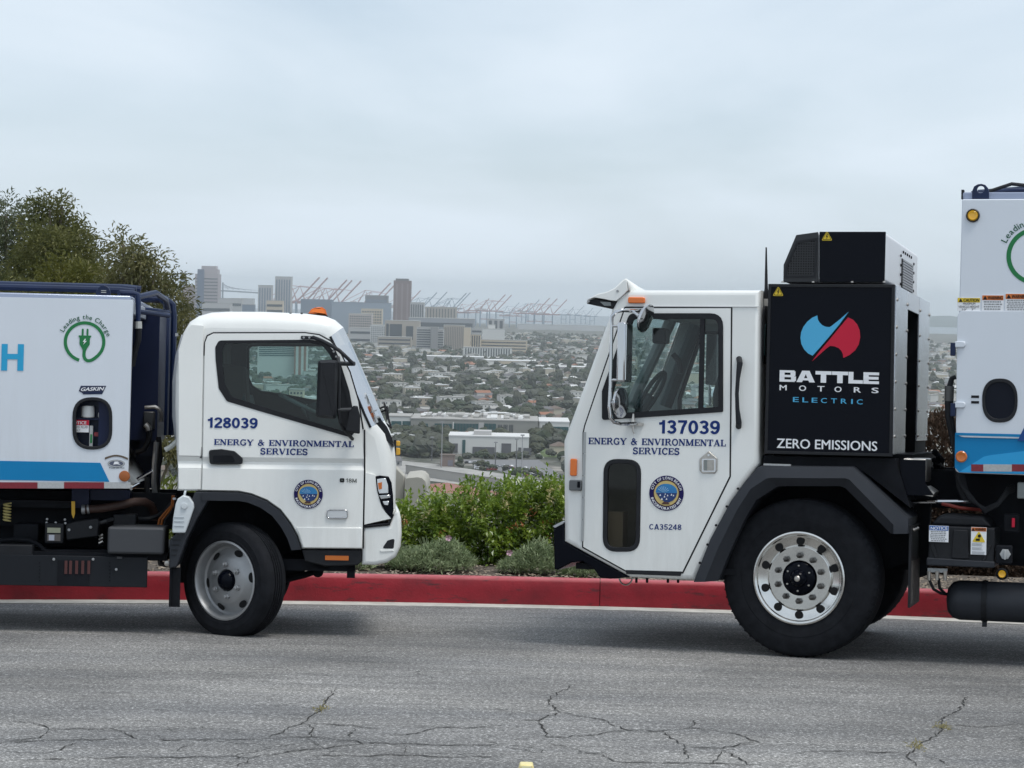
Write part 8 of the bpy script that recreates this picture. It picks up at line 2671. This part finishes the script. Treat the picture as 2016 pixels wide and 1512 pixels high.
def crane(px_tip, py_tip, Y, kind, label, group, s_=1.0):
    lg, bm_, af, bo, ho = CR[kind]
    tip = at_y(px_tip, py_tip, Y)
    hgt = tip.z - ZP
    k = hgt / 107.5
    root = empty('gantry_crane', (tip.x - 66 * k, Y, ZP))
    root.scale = (k, k, k)
    tag(root, label, 'crane', group)
    for nm, me in [('leg', q) for q in lg] + [('girder', bm_), ('apex_frame', af), ('raised_boom', bo), ('machine_house', ho)]:
        mesh_obj(nm, me, root)
ORD = ['leftmost', 'second from left', 'third from left', 'fourth from left', 'fifth from left', 'sixth from left', 'rightmost']
GC = 'port cranes with raised booms along the harbour'
for q_, (px, py, Y) in enumerate(sorted(((629, 546, 8000), (645, 547, 8100), (683, 551, 8000), (693, 552, 8150), (711, 553, 8050)))):
    crane(px, py, Y, 'red', 'pink red harbour crane left of the brown tower, ' + ORD[q_], GC)
for q_, (px, py, Y) in enumerate(sorted(((769, 557, 8300), (777, 561, 8450), (828, 572, 9000)))):
    crane(px, py, Y, 'red', 'pink red harbour crane half hidden by the brown tower, ' + ORD[q_], GC)
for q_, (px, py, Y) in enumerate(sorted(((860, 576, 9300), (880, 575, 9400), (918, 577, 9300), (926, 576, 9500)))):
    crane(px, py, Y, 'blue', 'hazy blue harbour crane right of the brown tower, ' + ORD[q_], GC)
for q_, (px, py, Y) in enumerate(sorted(((995, 580, 8700), (1007, 581, 8800), (940, 590, 8900), (963, 588, 8900)))):
    crane(px, py, Y, 'red', 'pink red harbour crane in the middle of the harbour, ' + ORD[q_], GC)
for q_, (px, py, Y) in enumerate(sorted(((1082, 587, 8500), (1097, 588, 8600), (1116, 590, 8500), (1040, 598, 8600)))):
    crane(px, py, Y, 'red', 'pink red harbour crane left of the big truck visor, ' + ORD[q_], GC)
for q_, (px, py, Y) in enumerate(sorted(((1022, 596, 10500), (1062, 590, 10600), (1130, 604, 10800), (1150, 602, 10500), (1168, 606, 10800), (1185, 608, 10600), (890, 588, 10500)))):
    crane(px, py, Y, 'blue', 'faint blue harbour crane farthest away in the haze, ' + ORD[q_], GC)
# cable bridge at the left
Yb_ = 8600
bl_ = at_y(432, 570, Yb_); br2 = at_y(520, 576, Yb_)
broot = empty('cable_bridge', (bl_.x, Yb_, ZP))
tag(broot, 'hazy cable bridge left of the twin apartment towers', 'bridge')
hh = bl_.z - ZP; hh2 = br2.z - ZP; ln = br2.x - bl_.x
br_m = cmat('bridge_grey', (0.22, 0.25, 0.29))
MB().prism([(-30, hh - 5), (ln, hh2 - 5), (ln, hh2), (-30, hh)], -6, 6).build('deck', br_m, broot, smooth=0)
tt = at_y(439, 556, Yb_).z - ZP
MB().box(10, 15, -4, 4, 0, tt).build('tower', br_m, broot, smooth=0)
cb_ = MB()
for k in range(6):
    cb_.tube([(12, 0, tt - k * 4), (12 + 22 * (k + 1), 0, hh)], 0.6, 4)
cb_.build('cables', br_m, broot, smooth=0)
# low hills across the water at the right
hm_ = mat('far_hills', (0.09, 0.11, 0.10), 0.9, var=0.3, scale=0.004)
pts = []
mb = MB()
n_ = 60
rows = []
for i in range(n_ + 1):
    x = 900 + 3600 * i / n_
    hgt = max(4, 74 * sin(pi * min(1, i / n_ * 0.62 + 0.02)) * (0.93 + 0.07 * sin(i * .9) + 0.05 * sin(i * 2.3)))
    rows.append([(x, 13300, ZP - 2), (x, 13900, ZP + hgt * .7), (x, 14400, ZP + hgt), (x, 15400, ZP - 2)])
mb.add([p for q in rows for p in q], [(i * 4 + j, i * 4 + j + 1, (i + 1) * 4 + j + 1, (i + 1) * 4 + j) for i in range(n_) for j in range(3)])
tag(mb.build('far_hills', hm_, smooth=60), kind='structure')

# ------------------------------------------------------------------ roads, lots and small things near the campus
def ground_poly(pxs, z, name, m):
    mb = MB()
    P_ = [at_z(a, b_, ZP + z) for a, b_ in pxs]
    mb.add([tuple(p) for p in P_], [tuple(range(len(P_)))])
    return tag(mb.build(name, m, smooth=0), kind='structure')
ramp_m = mat('concrete_road', (0.33, 0.32, 0.30), 0.9, var=0.2, scale=0.06)
ground_poly([(770, 938), (770, 905), (860, 914), (1000, 934), (1080, 950), (1080, 975), (980, 962)], 0.15, 'ramp_road', ramp_m)
ground_poly([(820, 955), (880, 950), (990, 970), (960, 985), (820, 975)], 0.2, 'running_track', mat('track_red', (0.28, 0.12, 0.09), 0.9))
ground_poly([(820, 966), (900, 972), (900, 985), (820, 985)], 0.25, 'track_infield', mat('dry_lawn', (0.14, 0.15, 0.06), 0.95))
ground_poly([(905, 905), (1060, 905), (1110, 940), (1000, 932)], 0.15, 'parking_lot', mat('lot_asphalt', (0.17, 0.17, 0.175), 0.9))
ground_poly([(1046, 884), (1112, 884), (1112, 900), (1058, 900)], 0.15, 'lawn', mat('lawn_green', (0.09, 0.13, 0.04), 0.95))
ground_poly([(1050, 884), (1056, 884), (1072, 902), (1062, 902)], 0.25, 'footpath', ramp_m)
BLOCKED += [(770, 1115, 1250, 1560)]
p0 = at_z(800, 933, ZP); p1 = at_z(985, 962, ZP)
wr2 = empty('retaining_wall', p0)
tag(wr2, 'long dark grey retaining wall below the sloping concrete road', 'wall')
dx, dy = p1.x - p0.x, p1.y - p0.y
ll = hypot(dx, dy); wr2.rotation_euler = (0, 0, math.atan2(dy, dx))
MB().box(0, ll, -.6, .6, 0, 5.2).build('wall_face', cmat('wall_face_grey', (0.42, 0.40, 0.37)), wr2, smooth=0)  # one even grey for the wall
MB().box(0, ll, -.8, .8, 5.2, 5.8).build('coping', ramp_m, wr2, smooth=0)
lampm = cmat('pole_grey', (0.33, 0.33, 0.34))
for px, yt, yb, lab in ((869, 832, 921, 'tallest pale floodlight pole left of the white hall'), (850, 862, 907, 'dark thin pole left of the tall floodlight pole'), (1016, 866, 932, 'dark pole in front of the white hall'), (1027, 858, 938, 'pale floodlight pole right of the dark pole'), (975, 872, 920, 'short dark pole before the grey panels')):
    Y = dist_of(px, yb)
    c = at_z(px, yb, ZP)
    root = empty('light_pole', c)
    tag(root, lab, 'pole')
    h_ = at_y(px, yt, Y).z - ZP
    MB().tube([(0, 0, 0), (0, 0, h_)], [.42, .28], 6).build('pole', lampm if 'pale' in lab else dk, root)
    MB().box(-1.2, 1.2, -.4, .4, h_, h_ + .8).build('lamp_head', lampm, root, smooth=0)
car_cols = [cmat('car_white', (0.65, 0.65, 0.65), .4), cmat('car_silver', (0.4, 0.41, 0.43), .4), cmat('car_black', (0.03, 0.03, 0.035), .4), cmat('car_blue', (0.06, 0.1, 0.2), .4), cmat('car_red', (0.25, 0.04, 0.035), .4)]
cbod = [MB().prism([(-2.2, .35), (2.2, .35), (2.25, .85), (1.3, .95), (.7, 1.5), (-1.2, 1.5), (-1.9, .98), (-2.25, .9)], -.88, .88).mesh('car_body', m, 30) for m in car_cols]
cwin = MB().prism([(1.15, .98), (.66, 1.42), (-1.15, 1.42), (-1.7, 1.0)], -.9, .9).mesh('car_windows', win_dark, 0)
cwh = MB().lathe([(.33, -.1), (.33, .1)], n=10).mesh('wheel', rubber, 0)
CN = ['white', 'silver', 'black', 'blue', 'red']
for k in range(44):
    px = 915 + r_.random() * 150; py = 908 + (px - 915) * 0.12 + r_.random() * 16
    c = at_z(px, py, ZP + .16)
    root = empty('parked_car', c, r_.choice([0.2, -0.1, 1.5, 1.6]) + r_.uniform(-.1, .1))
    kk = r_.choice([0, 0, 0, 1, 1, 2, 2, 3, 4])
    tag(root, 'tiny %s car parked in the lot below the white hall' % CN[kk], 'car', '%s cars parked in the campus lot' % CN[kk])
    mesh_obj('car_body', cbod[kk], root); mesh_obj('car_windows', cwin, root)
    for x in (-1.35, 1.35):
        for y in (-.85, .85):
            q = mesh_obj('wheel', cwh, root); q.location = (x, y, .33)

# ------------------------------------------------------------------ houses and trees of the plain
cand_h, cand_t, cand_p = [], [], []
Y = 1330.0
row = 0
while Y < 6800:
    stepx = 15 + Y * 0.0015
    px_lo, px_hi = 330, 1245
    x = at_y(px_lo, 600, Y).x
    xe = at_y(px_hi, 600, Y).x
    x += r_.uniform(0, stepx)
    road_row = row % 3 == 2
    while x < xe:
        px = 1008 + x / Y * F
        jx, jy = x + r_.uniform(-3, 3), Y + r_.uniform(-7, 7)
        if clear(px, 0, jy):
            if not road_row and r_.random() < 0.66:
                cand_h.append((jx, jy, px))
                if r_.random() < 0.45: cand_t.append((jx + r_.uniform(6, 9), jy - r_.uniform(7, 10), px))
                if r_.random() < 0.35: cand_t.append((jx - r_.uniform(6, 9), jy + r_.uniform(6, 10), px))
            elif r_.random() < (0.6 if road_row else 0.9):
                cand_t.append((jx, jy, px))
                if r_.random() < 0.03: cand_p.append((jx, jy, px))
        x += stepx * r_.uniform(0.8, 1.5)
    # the slot beyond the power box and the big cab's windows
    for (a_, b_) in ((1245, 1440), (1815, 1905)):
        x = at_y(a_, 600, Y).x
        while x < at_y(b_, 600, Y).x:
            px = 1008 + x / Y * F
            if clear(px, 0, Y):
                (cand_h if r_.random() < .55 else cand_t).append((x, Y + r_.uniform(-7, 7), px))
            x += stepx * r_.uniform(0.9, 1.7)
    Y += (17 + Y * 0.0042)
    row += 1
Y = 1340.0
while Y < 5600:                             # the town goes on to both sides of the view
    st_ = (15 + Y * 0.0015) * 1.5
    for (a_, b_) in ((-500, 330), (1245, 2500)):
        x = at_y(a_, 600, Y).x + r_.uniform(0, st_)
        xe = at_y(b_, 600, Y).x
        while x < xe:
            px = 1008 + x / Y * F
            if clear(px, 0, Y) and not (1245 < px < 1440 or 1815 < px < 1905):
                (cand_h if r_.random() < .45 else cand_t).append((x, Y + r_.uniform(-9, 9), px))
            x += st_ * r_.uniform(0.8, 1.5)
    Y += (17 + Y * 0.0042) * 1.5
for k in range(70):                         # belts of denser trees on the campus side and by the towers
    px = r_.uniform(772, 890); py = r_.uniform(862, 902)
    c = at_z(px, py, ZP)
    if c.y > 1480: cand_t.append((c.x, c.y, px))
for k in range(24):
    px = r_.uniform(1055, 1118); py = r_.uniform(868, 884)
    c = at_z(px, py, ZP); cand_t.append((c.x, c.y, px))
for k in range(34):                         # street trees in front of the white hall and along the ramp
    px = r_.uniform(905, 1060); py = 899 + r_.random() * 5
    c = at_z(px, py, ZP); cand_t.append((c.x, c.y, px))
for k in range(16):
    px = r_.uniform(880, 1090); py = 912 + (px - 880) * .12 + r_.random() * 8
    c = at_z(px, py, ZP); cand_t.append((c.x, c.y, px))
for k in range(60):
    px = r_.uniform(700, 790); py = r_.uniform(650, 690); c = at_z(px, py, ZP); cand_t.append((c.x, c.y, px))
def where(px, Y):
    a_ = 'near the small truck windscreen' if px < 860 else 'midway between the two trucks' if px < 1020 else 'towards the big truck pillar'
    b_ = 'in the nearest rows' if Y < 2200 else 'in the middle rows' if Y < 3000 else 'in the far rows'
    return b_, a_
inview = lambda q: 700 < q[2] < 1185
cand_h.sort(key=lambda q: (not inview(q), q[1])); cand_t.sort(key=lambda q: (not inview(q), q[1]))
st_h = {}
labels_h = {0: 'white', 1: 'cream', 2: 'tan', 3: 'grey', 4: 'pinkish'}
for i, (x, y, px) in enumerate(cand_h):
    k = r_.randrange(len(HOUSES))
    W_, R_, wn, wm, rm_, style, mw, mr_, mwn = HOUSES[k]
    rz = 0.33 + r_.choice([0, 0, pi / 2]) + r_.uniform(-.06, .06)
    sx, sz = r_.uniform(.85, 1.25), r_.uniform(.9, 1.2)
    if i < 300:
        root = empty('house', (x, y, ZP), rz)
        root.scale = (sx, sx, sz)
        cw = wm.name.split('_')[1]; 
        rf = {'gable': 'gabled', 'hip': 'hipped', 'flat': 'flat'}[style]
        rcn = rm_.name.split('_')[1]
        b_, a_ = where(px, y)
        tag(root, '%s house with %s %s roof %s, %s' % (cw, rf, rcn, b_, a_), 'house', '%s houses with %s %s roofs %s, %s' % (cw, rf, rcn, b_, a_))
        mesh_obj('wall', mw, root); mesh_obj('roof', mr_, root); mesh_obj('windows', mwn, root)['kind'] = 'stuff'
    else:
        for src, m in ((W_, wm), (R_, rm_)):
            st_h.setdefault(m.name, (MB(), m))
            add_mb(st_h[m.name][0], src, x, y, ZP, rz, sx, sz)
hroot = empty('far_houses', (0, 0, 0))
tag(hroot, kind='stuff')
for nm, (mb, m) in st_h.items():
    o = mb.build('house_masses', m, hroot, smooth=0, fix=False)
    tag(o, kind='stuff')
st_t = {}
tn = {0: 'dark green', 1: 'olive', 2: 'grey green'}
for i, (x, y, px) in enumerate(cand_t):
    k = r_.randrange(len(TREES))
    cl, tk, m_, mc, mt = TREES[k]
    rz = r_.uniform(0, 6.28)
    s_ = r_.uniform(6.0, 11.5) * (0.42 if (880 < px < 1095 and 1380 < y < 1600) else 1.0); sz = s_ * r_.uniform(.8, 1.15)
    if r_.random() < .08: sz *= 1.5; s_ *= .62
    if i < 300:
        root = empty('broadleaf_tree', (x, y, ZP), rz)
        root.scale = (s_, s_, sz)
        kk = tree_cols.index(m_)
        b_, a_ = where(px, y)
        tag(root, '%s tree among houses %s, %s' % (tn[kk], b_, a_), 'tree', '%s trees %s, %s' % (tn[kk], b_, a_))
        mesh_obj('crown', mc, root); mesh_obj('trunk', mt, root)
    else:
        st_t.setdefault(m_.name, (MB(), m_))
        add_mb(st_t[m_.name][0], cl, x, y, ZP, rz, s_, sz)
troot = empty('far_trees', (0, 0, 0))
tag(troot, kind='stuff')
for nm, (mb, m) in st_t.items():
    o = mb.build('tree_masses', m, troot, smooth=0, fix=False)
    tag(o, kind='stuff')
for i, (x, y, px) in enumerate([q for q in cand_p if inview(q)][:46]):
    h_ = r_.uniform(14, 24)
    root = empty('palm_tree', (x, y, ZP), r_.uniform(0, 6))
    root.scale = (h_ * .9, h_ * .9, h_)
    tag(root, 'thin palm tree standing above the roofs of the plain', 'palm tree', 'palm trees standing above the roofs')
    mesh_obj('fronds', palm_c, root); mesh_obj('trunk', palm_t, root)
print('houses', len(cand_h), 'trees', len(cand_t), 'palms', len(cand_p))

# ================================================================== HAZE
hz = MB()
hz.box(-10000, 10000, -60, 16500, -109.5, 105)
haze = hz.build('haze', None, smooth=0)
hm = bpy.data.materials.new('haze_air')
hm.use_nodes = True
t = hm.node_tree
t.nodes.clear()
o = t.nodes.new('ShaderNodeOutputMaterial')
pv = t.nodes.new('ShaderNodeVolumePrincipled')
pv.inputs['Color'].default_value = (0.95, 0.985, 1.0, 1)
pv.inputs['Density'].default_value = 0.00007
pv.inputs['Anisotropy'].default_value = 0.78
t.links.new(pv.outputs[0], o.inputs['Volume'])
haze.data.materials.append(hm)
tag(haze, kind='stuff')
